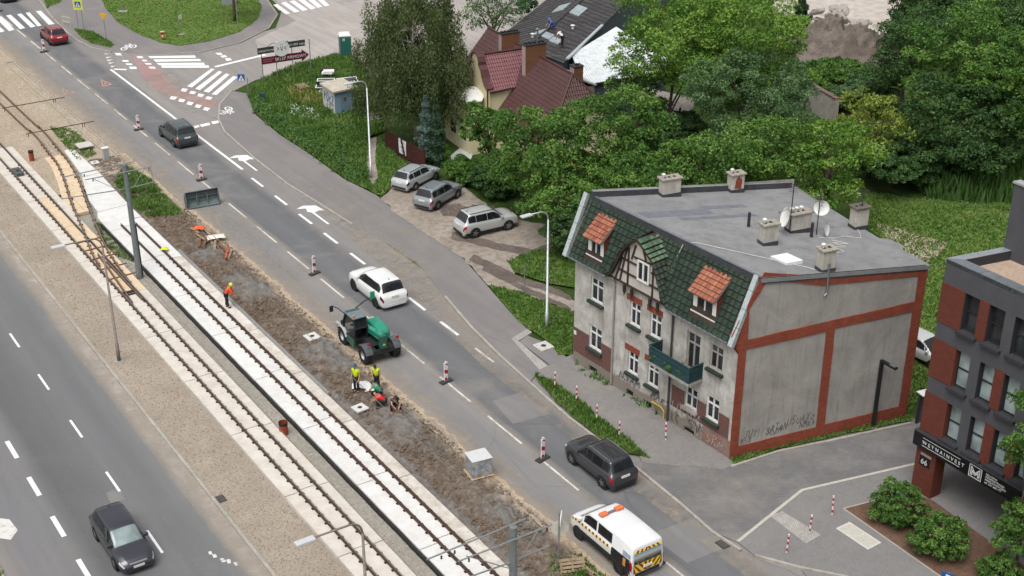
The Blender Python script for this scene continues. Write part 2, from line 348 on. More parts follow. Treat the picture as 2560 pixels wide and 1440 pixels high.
# sand blown over the asphalt, patches of newer asphalt
def dust_mat(name, c, lo, hi, s=0.9):
    N = NT(name, 0.95, 0.1); f = N.noise(s, 6, 0.68, dist=0.5); a = N.ramp(N.math('ADD', f, N.math('MULTIPLY', N.noise(9, 4, 0.7), 0.25)), [(lo, 0.0), (hi, 1.0)]); N.col(N.mix(N.noise(4, 5, 0.7), c, '#b0a596')); N.val(N.p.inputs['Alpha'], N.math('MULTIPLY', a, 0.7)); return N.mat
M_DUST = dust_mat('sand_film', '#c2b5a4', 0.50, 0.86); M_DUST2 = dust_mat('sand_film_thin', '#b7b0a7', 0.56, 0.95, 0.6)
def film(poly, mat, z, name='sand_film'): return struct(street(name, poly, z, mat))
film([(37.0, 20), (38.1, 20), (38.1, 56), (38.6, 60), (39.9, 68), (41.2, 76), (40.6, 84), (39.2, 80), (38.3, 70), (37.3, 60), (36.9, 45)], M_DUST, 0.010); film([(31.3, 30), (32.8, 30), (32.9, 60), (33.2, 70), (33.1, 100), (32.8, 150), (31.3, 150)], M_DUST, 0.0105); film([(34.2, 30), (34.9, 30), (34.9, 140), (34.2, 140)], M_DUST2, 0.0112); film([(17.6, 30), (18.6, 30), (18.6, 120), (17.6, 120)], M_DUST, 0.009); film([(38.2, 66), (41.5, 72), (43.9, 74), (43.5, 88), (41, 92), (39.5, 86)], M_DUST2, 0.1155); film([(39.31,45.92), (41.61,43.51), (44.39,41.68), (40.71,39.50), (38.18,40.77), (38.33,43.10)], M_DUST2, 0.066); film([(42.89,124.93), (44.68,116.38), (41.18,109.35), (39.29,114.47), (39.86,125.41)], M_DUST2, 0.0175); film([(33.0, 76), (34.3, 76), (34.3, 92), (32.9, 92)], M_DUST2, 0.0118)
for pl_ in ([(32.6, 86.5), (33.6, 86.6), (33.5, 89.5), (32.5, 89.4)], [(35.2, 53.3), (37.6, 53.1), (37.5, 55.9), (35.6, 56.0)], [(35.3, 38.6), (37.9, 38.5), (37.9, 41.2), (35.2, 41.3)], [(14.3, 58.2), (15.0, 58.1), (15.1, 59.3), (14.4, 59.2)]): struct(street('asphalt_patch', pl_, 0.0045, asphalt('asphalt_repair', [(30, '#8d8b8b'), (60, '#8f8d8c')], dust_amt=0.4, crack=0.1)))
# ------------------------------------------------------------------ painted markings, parts of their road
def stripe(poly, mat=None, parent=None, name='lane_dash', z=0.006):
    return street(name, poly, z, mat or M_PAINT, parent or road)
def dash(w, s0, s1, width=0.12, parent=None, mat=None, name='lane_dash', z=0.006): return stripe([(w-width/2, s0), (w+width/2, s0), (w+width/2, s1), (w-width/2, s1)], mat, parent, name, z)
for i in range(-3, 22):                                    # thin centre dashes of the near road
    s0 = 65.0-i*-6.05
    if s0 < 130: dash(15.03, s0, s0+2.1, 0.13, near)
for i in range(-5, 20):
    s0 = 65.8+i*4.08
    dash(11.53, s0-0.9, s0+1.05, 0.24, near)
stripe([(8.9, 60.4), (9.7, 59.6), (9.8, 58.5), (9.3, 57.9), (8.6, 58.6)], M_PAINTW, near, 'turn_arrow')
for i_, (a_, b_) in enumerate(((16.95, 51.2), (17.1, 50.7), (17.35, 50.4), (17.5, 50.1), (16.8, 51.5))): stripe(ragged([(a_, b_), (a_+0.16, b_-0.05), (a_+0.2, b_+0.25), (a_+0.03, b_+0.3)], 0.1, 0.1, i_), M_PAINTW, near, 'worn_paint')
dash(38.2, 97.1, 129.0, 0.22)
for s in (94.98, 90.62, 86.37, 82.25, 78.14, 69.92, 65.91): dash(38.06, s-2.15, s, 0.2)
dash(38.06, 59.7, 61.8, 0.16, mat=M_PAINTW); dash(38.06, 72.0, 74.1, 0.2)
for i in range(-1, 30):                                    # worn dashes along the beacons
    s0 = 41.0+i*5.2; dash(34.52, s0, s0+3.4, 0.12, mat=M_PAINTW)
def arrow(w, s, f=1.0):                                    # straight-and-right arrow of the turning lane
    stripe([(w-0.08, s-2.4), (w+0.08, s-2.4), (w+0.08, s+0.1), (w+0.55, s+0.3), (w+0.9, s+0.05), (w+0.75, s+1.3), (w-0.1, s+1.75), (w-0.75, s+1.45), (w-0.1, s+1.15), (w-0.3, s+0.55), (w-0.08, s+0.2)], None, road, 'turn_arrow', 0.007)
arrow(39.05, 98.6); arrow(39.05, 85.9)
for a, b, c, d in (((42.76,131.22), (46.79,128.89), (46.58,128.05), (42.72,130.43)), ((42.81,129.88), (46.76,127.44), (46.60,126.73), (42.73,128.97)), ((42.65,128.54), (46.60,126.09), (46.42,125.25), (42.61,127.77)), ((42.73,127.53), (46.64,124.96), (46.40,124.17), (42.54,126.71))):
    stripe([a, b, c, d], None, junction, 'crossing_stripe', 0.02)
for a, b, c, d in (((46.46,123.81), (46.70,123.50), (42.69,119.26), (42.45,119.85)), ((46.78,122.67), (46.97,122.24), (43.00,118.06), (42.81,118.76)), ((47.06,121.57), (47.20,121.02), (43.41,116.94), (43.15,117.54)), ((47.29,120.36), (47.54,119.89), (43.73,115.89), (43.45,116.35))):
    stripe([a, b, c, d], None, junction, 'crossing_stripe', 0.02)
for a, b, c, d in (((38.39,154.82), (38.89,154.70), (38.52,148.41), (37.92,148.42)), ((37.23,154.77), (37.65,154.70), (37.18,148.53), (36.73,148.45)), ((36.26,154.61), (36.72,154.70), (36.55,148.56), (35.98,148.37)), ((35.09,154.78), (35.62,154.83), (35.43,148.54), (34.84,148.38)), ((33.87,154.59), (34.59,154.71), (34.29,148.55), (33.66,148.22)), ((32.67,154.59), (33.31,154.76), (33.27,148.48), (32.54,148.23))):
    stripe([a, b, c, d], None, road, 'crossing_stripe', 0.007)
for a, b, c, d in (((61.60,142.62), (62.20,142.86), (61.68,138.25), (61.09,138.23)), ((62.69,142.96), (63.38,143.15), (62.90,138.45), (62.20,138.31)), ((63.84,143.06), (64.49,143.27), (63.98,138.56), (63.27,138.41)), ((64.95,143.19), (65.61,143.40), (65.04,138.69), (64.32,138.54)), ((66.12,143.50), (66.78,143.72), (65.95,138.92), (65.26,138.75)), ((67.25,143.85), (67.93,144.07), (66.86,138.94), (66.25,138.93))):
    stripe([a, b, c, d], None, junction, 'crossing_stripe', 0.024)
for quad in ([(40.35,134.14), (40.82,133.83), (40.68,132.92), (40.21,133.23)], [(40.09,131.35), (40.63,131.00), (40.54,130.41), (40.05,130.73)], [(40.03,130.10), (40.56,129.76), (40.47,129.18), (39.98,129.50)], [(39.97,128.88), (40.56,128.49), (40.38,127.67), (39.83,128.03)],
             [(41.79,131.86), (42.26,131.55), (42.16,130.80), (41.69,131.11)], [(41.80,130.38), (42.20,130.12), (42.11,129.53), (41.75,129.77)], [(41.66,129.19), (42.15,128.86), (42.10,128.26), (41.64,128.57)], [(41.57,127.82), (42.06,127.50), (41.96,126.78), (41.50,127.08)],
             [(41.85,119.53), (42.20,119.01), (41.70,118.35), (41.42,118.82)], [(42.20,118.30), (42.54,117.79), (42.09,117.25), (41.81,117.71)], [(42.55,117.22), (42.85,116.61), (42.40,116.07), (42.12,116.53)], [(42.89,116.03), (43.18,115.42), (42.73,114.89), (42.43,115.37)],
             [(40.12,117.85), (40.50,117.33), (40.02,116.68), (39.70,117.16)], [(40.51,116.77), (40.84,116.14), (40.41,115.61), (40.10,116.08)], [(40.86,115.58), (41.18,114.96), (40.68,114.35), (40.44,114.91)], [(41.20,114.41), (41.49,113.82), (40.99,113.22), (40.78,113.75)], [(41.53,113.26), (41.83,112.67), (41.32,112.08), (41.12,112.61)],
             [(38.77,108.95), (39.26,108.99), (39.12,108.47), (38.69,108.39)], [(39.36,109.05), (40.25,109.08), (40.10,108.44), (39.27,108.37)], [(40.45,109.20), (41.23,109.19), (41.07,108.55), (40.39,108.50)],
             [(48.82,128.55), (49.35,128.37), (49.28,127.58), (48.79,127.74)], [(48.85,127.37), (49.40,127.34), (49.33,126.56), (48.78,126.59)], [(48.88,126.21), (49.42,126.18), (49.26,125.30), (48.72,125.33)]):
    stripe(quad, None, junction, 'give_way_block', 0.021)
stripe([(46.99,124.40), (52.77,125.45), (52.92,125.02), (47.00,123.92)], None, junction, 'lane_line', 0.02)
stripe([(39.46,134.56), (39.85,134.13), (39.33,134.15)], M_PAINTW, junction, 'shark_tooth', 0.02)
for quad in ([(39.12,133.29), (39.70,133.07), (39.04,132.69)], [(38.91,132.29), (39.49,132.07), (38.83,131.70)], [(38.70,131.30), (39.31,131.06), (38.66,130.69)], [(38.55,130.13), (39.01,129.83), (38.43,129.42)]):
    stripe(quad, M_PAINTW, junction, 'shark_tooth', 0.02)
stripe([(38.51,129.06), (39.50,128.25), (39.40,127.85), (38.44,128.64)], None, junction, 'stop_line', 0.02)
red1 = struct(street('bike_crossing', [(41.61,132.64), (42.12,132.31), (42.00,130.25), (42.21,127.24), (41.65,122.72), (41.46,119.64), (40.07,117.33), (39.63,119.43), (39.89,124.18), (40.53,127.73)], 0.016, M_REDP))
red2 = struct(street('bike_crossing', [(41.62,119.54), (43.31,114.51), (42.58,113.37), (41.67,112.64), (39.97,117.26), (40.58,118.24)], 0.0165, M_REDP))
def bicycle_mark(c, ax, ay, parent, z):                    # painted bicycle symbol
    b = MB(); ax = Vector(ax); ay = Vector(ay); c = Vector(c)
    P_ = lambda u, v: (c+ax*u+ay*v)
    def seg(p, q, w=0.07):
        p = P_(*p); q = P_(*q); d = (q-p).normalized(); n_ = Vector((-d.y, d.x))*w; b.face([(p.x+n_.x, p.y+n_.y, z), (p.x-n_.x, p.y-n_.y, z), (q.x-n_.x, q.y-n_.y, z), (q.x+n_.x, q.y+n_.y, z)])
    for cx in (-0.55, 0.55):
        for i in range(12): a0 = i*math.pi/6; a1 = a0+math.pi/6; seg((cx+0.34*math.cos(a0), 0.34*math.sin(a0)), (cx+0.34*math.cos(a1), 0.34*math.sin(a1)))
    for p, q in (((-0.55, 0), (-0.2, 0.55)), ((-0.2, 0.55), (0.3, 0.55)), ((0.3, 0.55), (0.0, 0.02)), ((0, 0.02), (-0.2, 0.55)), ((-0.55, 0), (0, 0.02)), ((0.55, 0), (0.3, 0.7)), ((0.15, 0.75), (0.42, 0.7)), ((-0.35, 0.68), (-0.1, 0.68))): seg(p, q)
    return b.build('bicycle_symbol', M_PAINT, parent)
walk = [o for o in COL.objects if o.name.startswith('pavement')]
def unit(a, b): v = Vector(b)-Vector(a); return v.normalized()
bicycle_mark((42.11,135.01), unit((41.39,134.63), (42.69,134.97)), unit((42.11,135.01), (42.41,136.36))*1.6, walk[1], 0.096)
bicycle_mark((42.62,111.09), unit((41.87,110.55), (43.43,111.74)), unit((42.42,110.97), (42.56,110.22))*1.4, walk[0], 0.106)
for (a, b, c) in (((32.51,125.97), (33.10,123.74), (32.06,123.86)), ((36.39,126.49), (36.78,124.32), (35.75,124.12))):   # worn orange road-works triangles
    bb = MB(); A_, B_, C_ = Vector(a), Vector(b), Vector(c); cen = (A_+B_+C_)/3
    for p, q in ((A_, B_), (B_, C_), (C_, A_)):
        bb.face([(p.x, p.y, 0.007), (q.x, q.y, 0.007), tuple(q.lerp(cen, 0.3))+(0.007,), tuple(p.lerp(cen, 0.3))+(0.007,)])
    bb.face([tuple(A_.lerp(cen, 0.72))+(0.007,), tuple(B_.lerp(cen, 0.72))+(0.007,), tuple(C_.lerp(cen, 0.72))+(0.007,)])
    bb.build('worn_triangle', M_PAINTO, road)

# ------------------------------------------------------------------ tram tracks
struct(street('median_strip', ragged([(18.8, -60), (21.8, -60), (21.8, 200), (18.8, 200)], 0.02, 1.0), 0.03, M_MED))
struct(street('ballast_strip', [(21.4, -60), (29.2, -60), (29.2, 108), (21.4, 108)], -0.28, M_BALL))
struct(street('rubble_strip', [(20.5, 100), (31.4, 100), (31.4, 220), (20.5, 220)], -0.06, M_SANDY))
M_RAILM = earth('rail_steel', ['#5c4638', '#4f3b2f', '#382a22', '#705847'], 0.8, 4, 20, 0.6, 0.2, 0.4)
M_RUSTY = earth('rail_rust', ['#8a5f42', '#7c5238', '#5f3f2c', '#a87e5a'], 0.8, 4, 20, 0.7, 0.2, 0.3)
M_RTOP = flat('#a39a92', 0.35, 0.7, 0.5, 0.2)
M_CLIP = earth('rail_fastening', ['#473529', '#3b2c23', '#2c211b', '#5a4535'], 2, 8, 30)
def slab_mat(name, c, dirt_, rust, amt):
    N = NT(name, 0.85, 0.2); oi = N.n('ShaderNodeObjectInfo'); f = N.noise(1.3, 6, 0.7, dist=0.4); f2 = N.noise(9, 4, 0.7)
    x = N.mix(N.math('MULTIPLY', oi.outputs['Random'], 0.22), lin(c), dirt_)
    x = N.mix(N.math('MULTIPLY', N.ramp(f, [(0.42, 0.0), (0.72, 1.0)]), amt), x, dirt_)
    x = N.mix(N.math('MULTIPLY', N.ramp(f2, [(0.56, 0.0), (0.74, 1.0)]), amt*0.8), x, rust)
    N.col(x); N.bump(f2, 0.25, 0.01); return N.mat
M_SLAB1 = slab_mat('slab_cream', '#e6dfd5', '#c2b5a6', '#9a8974', 0.65)
M_SLABR = slab_mat('slab_rusty', '#ecd8bc', '#d8b88e', '#b98a5c', 0.8)
M_SLAB2 = slab_mat('slab_white', '#f0efec', '#c6c1ba', '#958c82', 0.5)
M_SLAB2D = slab_mat('slab_white_dirty', '#e9e4dc', '#b3a390', '#82715f', 0.85)
M_MEMB = flat('#2c2a29', 0.9, var=0.3)
def slab(name, w0, w1, s0, s1, mat, parent, z=0.0, gap=0.03, jag=0.0):
    b = MB(); b.box((w0, s0+gap, z-0.3), (w1, s1-gap, z)); return b.build(name, mat, parent, bevel=0.015)
def rail(pts, name, parent, mat=None, z=0.16, top=True):
    """Flat-bottomed rail swept along street coordinates."""
    prof = [(-0.065, 0.0), (-0.06, 0.02), (-0.012, 0.035), (-0.012, 0.11), (-0.035, 0.125), (-0.035, 0.158), (0.035, 0.158), (0.035, 0.125), (0.012, 0.11), (0.012, 0.035), (0.06, 0.02), (0.065, 0.0)]
    rows = []; n = len(pts); zs = z/0.16
    for i in range(n):
        a = Vector(pts[max(i-1, 0)]); c = Vector(pts[min(i+1, n-1)]); d = (c-a).normalized(); q = Vector((d.y, -d.x)); p = Vector(pts[i])
        rows.append([(p.x+q.x*u, p.y+q.y*u, v*zs+0.012) for u, v in prof])
    b = MB(); b.quadgrid(rows)
    for r in rows[:-1]: pass
    for i, f in enumerate(b.f):
        if i % 11 == 5: b.m[i] = 1
    b.face(rows[0]); b.face(rows[-1])
    return b.build(name, [mat or M_RAILM, M_RTOP if top else (mat or M_RAILM)], parent)
clip = MB()
for s in (-1, 1):
    clip.box((s*0.105-0.045, -0.075, 0.002), (s*0.105+0.045, 0.075, 0.04), taper=0.012)
    clip.tube([(s*0.11, 0, 0.04), (s*0.11, 0, 0.075)], 0.022, 6)
clip.box((-0.1, -0.08, 0.003), (0.1, 0.08, 0.02))
CLIP_ME = clip.mesh('rail_fastening', [M_CLIP])
def clips(parent, w, s0, s1, step=0.72, ang=0.0, wf=None):
    s = s0; i = 0
    while s < s1:
        link(CLIP_ME, 'rail_fastening', parent, (w if wf is None else wf(s), s+R.uniform(-0.02, 0.02), 0.002), (0, 0, ang+R.uniform(-0.03, 0.03))); s += step
# near track
t1 = empty('tram_track', (0, 0, 0), AZ, 'finished tram track of cream concrete slabs beside the near road, with a rusty turnout', 'tram track')
js = [35.2, 41.6, 48.03, 53.9, 60.76, 67.6, 74.0, 80.6, 87.0, 93.4, 99.8, 106.2, 112.6]
for i in range(len(js)-1):
    a, b = js[i], js[i+1]; m_ = M_SLABR if 78 < a < 98 else M_SLAB1
    slab('slab', 21.82, 22.54, a, b, M_SLAB1, t1); slab('slab', 22.70, 23.50, a+0.15, b+0.15, m_, t1); slab('slab', 23.66, 24.26, a, b, m_ if a < 92 else M_SLAB1, t1)
    slab('rail_bed', 22.545, 22.695, a, b, M_SLAB1, t1, -0.006, 0.0); slab('rail_bed', 23.505, 23.655, a, b, M_SLAB1, t1, -0.006, 0.0)
kb = MB(); kb.box((21.70, 20, -0.3), (21.79, 112, 0.05)); kb.build('edge_kerb', M_KERB, t1)
rail([(22.62, 30), (22.62, 200)], 'rail', t1); rail([(23.58, 30), (23.58, 200)], 'rail', t1)
clips(t1, 22.62, 38.5, 108); clips(t1, 23.58, 38.5, 79.5); clips(t1, 23.58, 97.0, 108)
# turnout and the curved branch to the far track
bl = [(22.78,85.51), (23.03,87.97), (23.77,92.24), (24.20,95.09), (24.82,98.73), (25.59,102.62), (26.16,106.28), (26.32,109.00), (26.60,114.91)]
br = [(23.62,81.70), (23.86,85.48), (24.17,88.50), (24.77,92.26), (25.47,96.25), (26.09,99.52), (26.66,102.72), (27.10,106.40), (27.26,109.49), (27.50,115.65)]
def smooth(pts, n=6):
    out = []
    for i in range(len(pts)-1):
        p0 = Vector(pts[max(i-1, 0)]); p1 = Vector(pts[i]); p2 = Vector(pts[i+1]); p3 = Vector(pts[min(i+2, len(pts)-1)])
        for j in range(n):
            t = j/n; out.append(tuple(0.5*((2*p1)+(p2-p0)*t+(2*p0-5*p1+4*p2-p3)*t*t+(3*p1-p0-3*p2+p3)*t*t*t)))
    out.append(tuple(pts[-1])); return out
bl = smooth(bl+[(26.38, 124.4), (26.38, 200)]); br = smooth(br+[(27.34, 124.4), (27.34, 200)])
t3 = empty('branch_track', (0, 0, 0), AZ, 'curved rusty branch rails joining the cream track at the turnout', 'tram track')
rail(bl, 'rail', t3, M_RUSTY); rail(br, 'rail', t3, M_RUSTY)
rail(smooth([(22.74, 79.0), (22.9, 81.2), (23.12, 84.5), (23.3, 87.5)]), 'switch_blade', t3, M_RUSTY); rail([(23.46, 79.0), (23.42, 83.0), (23.40, 86.0)], 'check_rail', t3, M_RUSTY)
b = MB(); b.box((22.72, 80.55, 0.0), (23.48, 80.75, 0.10)); b.build('tie_bar', flat('#4a3c33', 0.7, 0.3), t3)
b = MB(); b.box((22.74, 80.2, 0.005), (23.46, 80.5, 0.012)); b.build('drain_slot', M_MEMB, t3)
for s in (83.2, 85.0, 86.9, 88.6, 90.2): b = MB(); b.bar((22.6, s, 0.03), (24.5, s+0.1, 0.03), 0.12, 0.05); b.build('sleeper', M_RUSTY, t3)
def offs(pts, d):
    o = []
    for i, p in enumerate(pts):
        a = Vector(pts[max(i-1, 0)]); c = Vector(pts[min(i+1, len(pts)-1)]); t = (c-a).normalized(); o.append((p[0]+t.y*d, p[1]-t.x*d))
    return o
def between(pl, s0, s1):
    def at(s):
        for i in range(len(pl)-1):
            a, b = pl[i], pl[i+1]
            if (a[1]-s)*(b[1]-s) <= 0 and a[1] != b[1]: f_ = (s-a[1])/(b[1]-a[1]); return [(a[0]+(b[0]-a[0])*f_, s)]
        return []
    m_ = [p for p in pl if s0 < p[1] < s1]
    return (at(s0)+m_+at(s1)) if pl[0][1] < pl[-1][1] else (at(s1)+m_+at(s0))
lo_ = between(offs(bl, -0.55), 95.5, 109.3); mi_ = between(offs(bl, 0.0), 95.5, 109.0); ri_ = between(offs(br, 0.0), 95.5, 108.6)
for (A_, B_, m_) in ((lo_, offs(mi_, -0.09), M_SLABR), (offs(mi_, 0.09), offs(ri_, -0.09), M_SLABR)):
    for (q0, q1) in ((95.6, 100.4), (100.44, 105.0), (105.04, 108.5)):
        pa = between(A_, q0, q1); pb = between(B_, q0, q1)
        if len(pa) > 1 and len(pb) > 1: street('slab', pa+list(reversed(pb)), -0.016, m_, t3, 0.22)
for pl, s0 in ((bl, 84.0), (br, 82.0)):
    acc = 0.0
    for i in range(1, len(pl)):
        p, q = Vector(pl[i-1]), Vector(pl[i]); acc += (q-p).length
        if p.y > 112: break
        if acc > 0.7 and p.y > s0:
            acc = 0.0; link(CLIP_ME, 'rail_fastening', t3, (p.x, p.y, 0.002), (0, 0, -math.atan2(q.x-p.x, q.y-p.y)))
# far track under construction
t2 = empty('tram_track', (0, 0, 0), AZ, 'unfinished tram track of white concrete slabs beside the dug-up earth strip', 'tram track')
js = [33.5, 40.0, 46.4, 52.8, 59.2, 65.6, 72.0, 78.4, 84.8, 91.0, 92.9]
for i in range(len(js)-1):
    a, b = js[i], js[i+1]
    slab('slab', 25.36, 26.27, a, b, M_SLAB2, t2); slab('slab', 26.43, 27.22, a+0.3, b+0.3, M_SLAB2, t2)
    slab('slab', 27.38, 28.14, a-0.6, b-0.6, M_SLAB2D if a < 80 else M_SLAB2, t2)
    slab('rail_bed', 26.275, 26.425, a, b, M_SLAB2, t2, -0.005, 0.0); slab('rail_bed', 27.225, 27.375, a, b, M_SLAB2, t2, -0.005, 0.0)
    mb_ = MB(); pl = ragged([(25.19, a), (25.33, a), (25.33, b), (25.19, b)], 0.025, 0.3, i); mb_.prism(pl, -0.29, -0.07-0.003*(i % 2)); mb_.build('membrane_edge', M_MEMB, t2)
for i_, poly in enumerate(([(27.59, 109.2), (28.35, 109.5), (28.4, 102.7), (27.05, 102.6)], [(26.95, 102.5), (28.4, 102.66), (28.25, 98.0), (28.15, 95.2), (25.75, 95.0), (25.9, 97.5), (26.4, 100)], [(25.7, 94.94), (28.15, 95.14), (28.14, 92.4), (25.36, 92.98), (25.4, 94.0)])):
    street('slab', poly, -0.004-0.003*i_, M_SLAB2, t2, 0.25)
rail([(26.35, 30), (26.35, 91.6)], 'rail', t2, top=False); rail([(27.3, 30), (27.3, 91.2)], 'rail', t2, top=False)
clips(t2, 26.35, 38.0, 84.5); clips(t2, 27.3, 38.0, 84.5)
beam = MB(); beam.tube([(28.2, 61.7, 0.06), (28.22, 85.0, 0.06)], 0.11, 10); tag(beam.build('steel_pipe', flat('#a9a6a2', 0.5, 0.4, var=0.2), rz=AZ), 'long grey steel pipe lying along the white track slab', 'pipe')
# ------------------------------------------------------------------ dug-up earth strip
def earth_strip():
    w = np.arange(27.7, 33.0, 0.075); s = np.arange(36.0, 106.0, 0.09); nw, ns = len(w), len(s)
    V = np.zeros((ns, nw, 3)); T = np.zeros((ns, nw, 3))
    heaps = [(30.2, 76.3, 1.2, 0.35, 1), (29.9, 78.6, 0.9, 0.25, 1), (30.3, 66.6, 1.3, 0.35, 1), (30.4, 64.5, 0.9, 0.18, 1), (30.3, 57.3, 1.4, 0.22, 1), (30.8, 54.0, 1.0, -0.35, 1), (30.0, 55.6, 0.9, 0.15, 1), (30.4, 46.7, 1.1, 0.2, 1), (30.7, 45.0, 0.9, -0.25, 1), (29.7, 83.9, 1.1, 0.2, 1), (30.0, 73.6, 0.9, -0.35, 0), (30.5, 70.5, 1.2, 0.2, 0), (30.3, 60.8, 1.5, 0.12, 0), (30.4, 49.5, 1.4, 0.25, 0), (30.6, 42.5, 1.4, 0.3, 0), (30.3, 87.5, 1.4, 0.15, 0)]
    for i in range(ns):
        for j in range(nw):
            a, b = w[j], s[i]
            n1 = mnoise.noise((a*0.55, b*0.55, 1.0)); n2 = mnoise.noise((a*1.9, b*1.9, 4.0)); n3 = mnoise.noise((a*5.5, b*5.5, 9.0)); n4 = mnoise.noise((a*12, b*12, 3.0))
            edge = 31.75+0.35*mnoise.noise((b*0.28, 2.0, 7.0))+0.22*mnoise.noise((b*1.4, 5.0, 7.0))+0.1*mnoise.noise((b*4.4, 5.0, 1.0))
            if b > 93: edge = 31.55+0.1*mnoise.noise((b*1.4, 5.0, 7.0))
            h = -0.02+0.13*n1+0.15*n2+0.10*n3+0.05*n4; grey = 0.0
            for (hw, hs_, hr, hh, gq) in heaps:
                d2 = ((a-hw)**2+((b-hs_)*0.85)**2)/(hr*hr)
                if d2 < 6: e = math.exp(-d2*1.2); h += hh*e*(0.8+0.6*n2); grey = max(grey, gq*e*1.5*(0.75+0.9*n2)+0.25*gq*e)
            k1 = min(1.0, max(0.0, (a-27.9)/0.7)); h = h*k1+(-0.16)*(1-k1)
            k2 = (edge-a)
            if k2 < 0.7: t = max(-0.4, k2/0.7); h = h*max(t, 0)+0.016*(1-max(t, 0))-(0.0 if t > 0 else -t*0.14)
            sand = min(1.0, max(0.0, 1.15-(edge-a)/0.75+0.5*n2))
            if a < 28.9: grey = max(grey, (0.9-abs(a-28.45)/0.55)+0.4*n2 if b < 66 else 0)
            V[i, j] = (a, b, h); T[i, j] = (min(1, max(0, grey)), sand, 0.5+0.5*n1)
    me = bpy.data.meshes.new('earth_strip')
    idx = np.arange(ns*nw).reshape(ns, nw); q = np.stack([idx[:-1, :-1], idx[:-1, 1:], idx[1:, 1:], idx[1:, :-1]], -1).reshape(-1, 4)
    me.from_pydata(V.reshape(-1, 3).tolist(), [], q.tolist())
    at = me.color_attributes.new('soil', 'FLOAT_COLOR', 'POINT'); at.data.foreach_set('color', np.concatenate([T.reshape(-1, 3), np.ones((ns*nw, 1))], 1).ravel())
    me.polygons.foreach_set('use_smooth', [True]*len(q))
    N = NT('dug_earth', 0.95, 0.1); A_ = N.n('ShaderNodeAttribute'); A_.attribute_name = 'soil'; sp = N.n('ShaderNodeSeparateColor'); N.L(A_.outputs['Color'], sp.inputs[0])
    f = N.noise(2.4, 6, 0.7); f2 = N.noise(14, 4, 0.65)
    br_ = N.ramp(f, [(0.3, '#5a4f48'), (0.5, '#76695e'), (0.72, '#9c8f80')]); gr_ = N.ramp(f, [(0.3, '#6a6764'), (0.55, '#84807b'), (0.75, '#9c9791')])
    x = N.mix(sp.outputs[0], br_, gr_); x = N.mix(sp.outputs[1], x, N.ramp(f, [(0.3, '#b5a088'), (0.7, '#d2bfa6')])); x = N.mix(N.math('MULTIPLY', N.ramp(f2, [(0.5, 0.0), (0.75, 1.0)]), 0.5), x, '#4c443e')
    N.col(x); N.bump(f2, 0.7, 0.04); me.materials.append(N.mat)
    o = bpy.data.objects.new('earth_strip', me); COL.objects.link(o); o.rotation_euler = (0, 0, AZ); o['kind'] = 'structure'
earth_strip()
# double kerb left in the rubble further up
for w0 in (30.15, 30.92):
    kb = MB(); kb.box((w0, 105.5, -0.2), (w0+0.12, 137, 0.06)); struct(kb.build('kerb', M_KERB, rz=AZ, bevel=0.02))
kb = MB(); kb.box((30.272, 136.8, -0.2), (30.918, 137.0, 0.055)); struct(kb.build('kerb', M_KERB, rz=AZ))

# ------------------------------------------------------------------ building helpers and materials
def brick_mat(name, c1, c2, cj, dirt_='#6b5a50', da=0.4, w=0.26, h=0.077, vert=True):
    N = NT(name, 0.9, 0.2); geo = N.n('ShaderNodeNewGeometry'); nx, ny, nz = N.sep(geo.outputs['Normal']); x, y, z = N.sep()
    # run the courses along whichever way the wall faces
    u = N.math('ADD', N.math('MULTIPLY', x, N.math('MULTIPLY', ny, -1.0)), N.math('MULTIPLY', y, nx))
    cmb = N.n('ShaderNodeCombineXYZ'); N.L(u, cmb.inputs[0]); N.L(z, cmb.inputs[1])
    b = N.n('ShaderNodeTexBrick'); N.L(cmb.outputs[0], b.inputs['Vector']); b.inputs['Scale'].default_value = 1.0
    b.inputs['Color1'].default_value = lin(c1)+(1,); b.inputs['Color2'].default_value = lin(c2)+(1,); b.inputs['Mortar'].default_value = lin(cj)+(1,)
    b.inputs['Brick Width'].default_value = w; b.inputs['Row Height'].default_value = h; b.inputs['Mortar Size'].default_value = 0.009; b.inputs['Bias'].default_value = -0.1
    c = N.mix(N.math('MULTIPLY', N.ramp(N.noise(1.1, 6, 0.7), [(0.42, 0.0), (0.75, 1.0)]), da), b.outputs['Color'], dirt_)
    c = N.mix(N.math('MULTIPLY', N.ramp(N.noise(5, 5, 0.7), [(0.55, 0.0), (0.75, 1.0)]), 0.45), c, '#4a2c22')
    N.col(c); N.bump(b.outputs['Fac'], 0.35, -0.012); return N.mat
def plaster(name, base, light, dark, patch=None, streak=0.5, brickhi=None, pz=(0, 0), scale=0.7):
    """Weathered render: blotches, rain streaks running down, fallen patches that show the masonry."""
    N = NT(name, 0.92, 0.15); x, y, z = N.sep()
    big = N.noise(scale, 6, 0.68, dist=0.5); c = N.mix(N.ramp(big, [(0.38, 0.0), (0.66, 1.0)]), base, light)
    sv = N.mapv((3.2, 3.2, 0.22)); st = N.noise(1.5, 5, 0.65, sv)
    c = N.mix(N.math('MULTIPLY', N.ramp(st, [(0.52, 0.0), (0.74, 1.0)]), streak), c, dark)
    f3 = N.noise(5.5, 6, 0.72); c = N.mix(N.math('MULTIPLY', N.ramp(f3, [(0.55, 0.0), (0.72, 1.0)]), 0.4), c, dark)
    if patch:
        lo, hi, col = patch            # masonry bared below this height
        k1 = N.math('MULTIPLY', N.math('SUBTRACT', hi, z), 1.0/(hi-lo), True); pn = N.noise(1.2, 5, 0.7, dist=0.6)
        m = N.ramp(N.math('ADD', N.math('MULTIPLY', k1, 0.62), N.math('MULTIPLY', pn, 0.62)), [(0.60, 0.0), (0.66, 1.0)])
        c = N.mix(m, c, col)
    N.col(c); N.bump(N.math('ADD', f3, N.noise(20, 3)), 0.35, 0.02); return N.mat
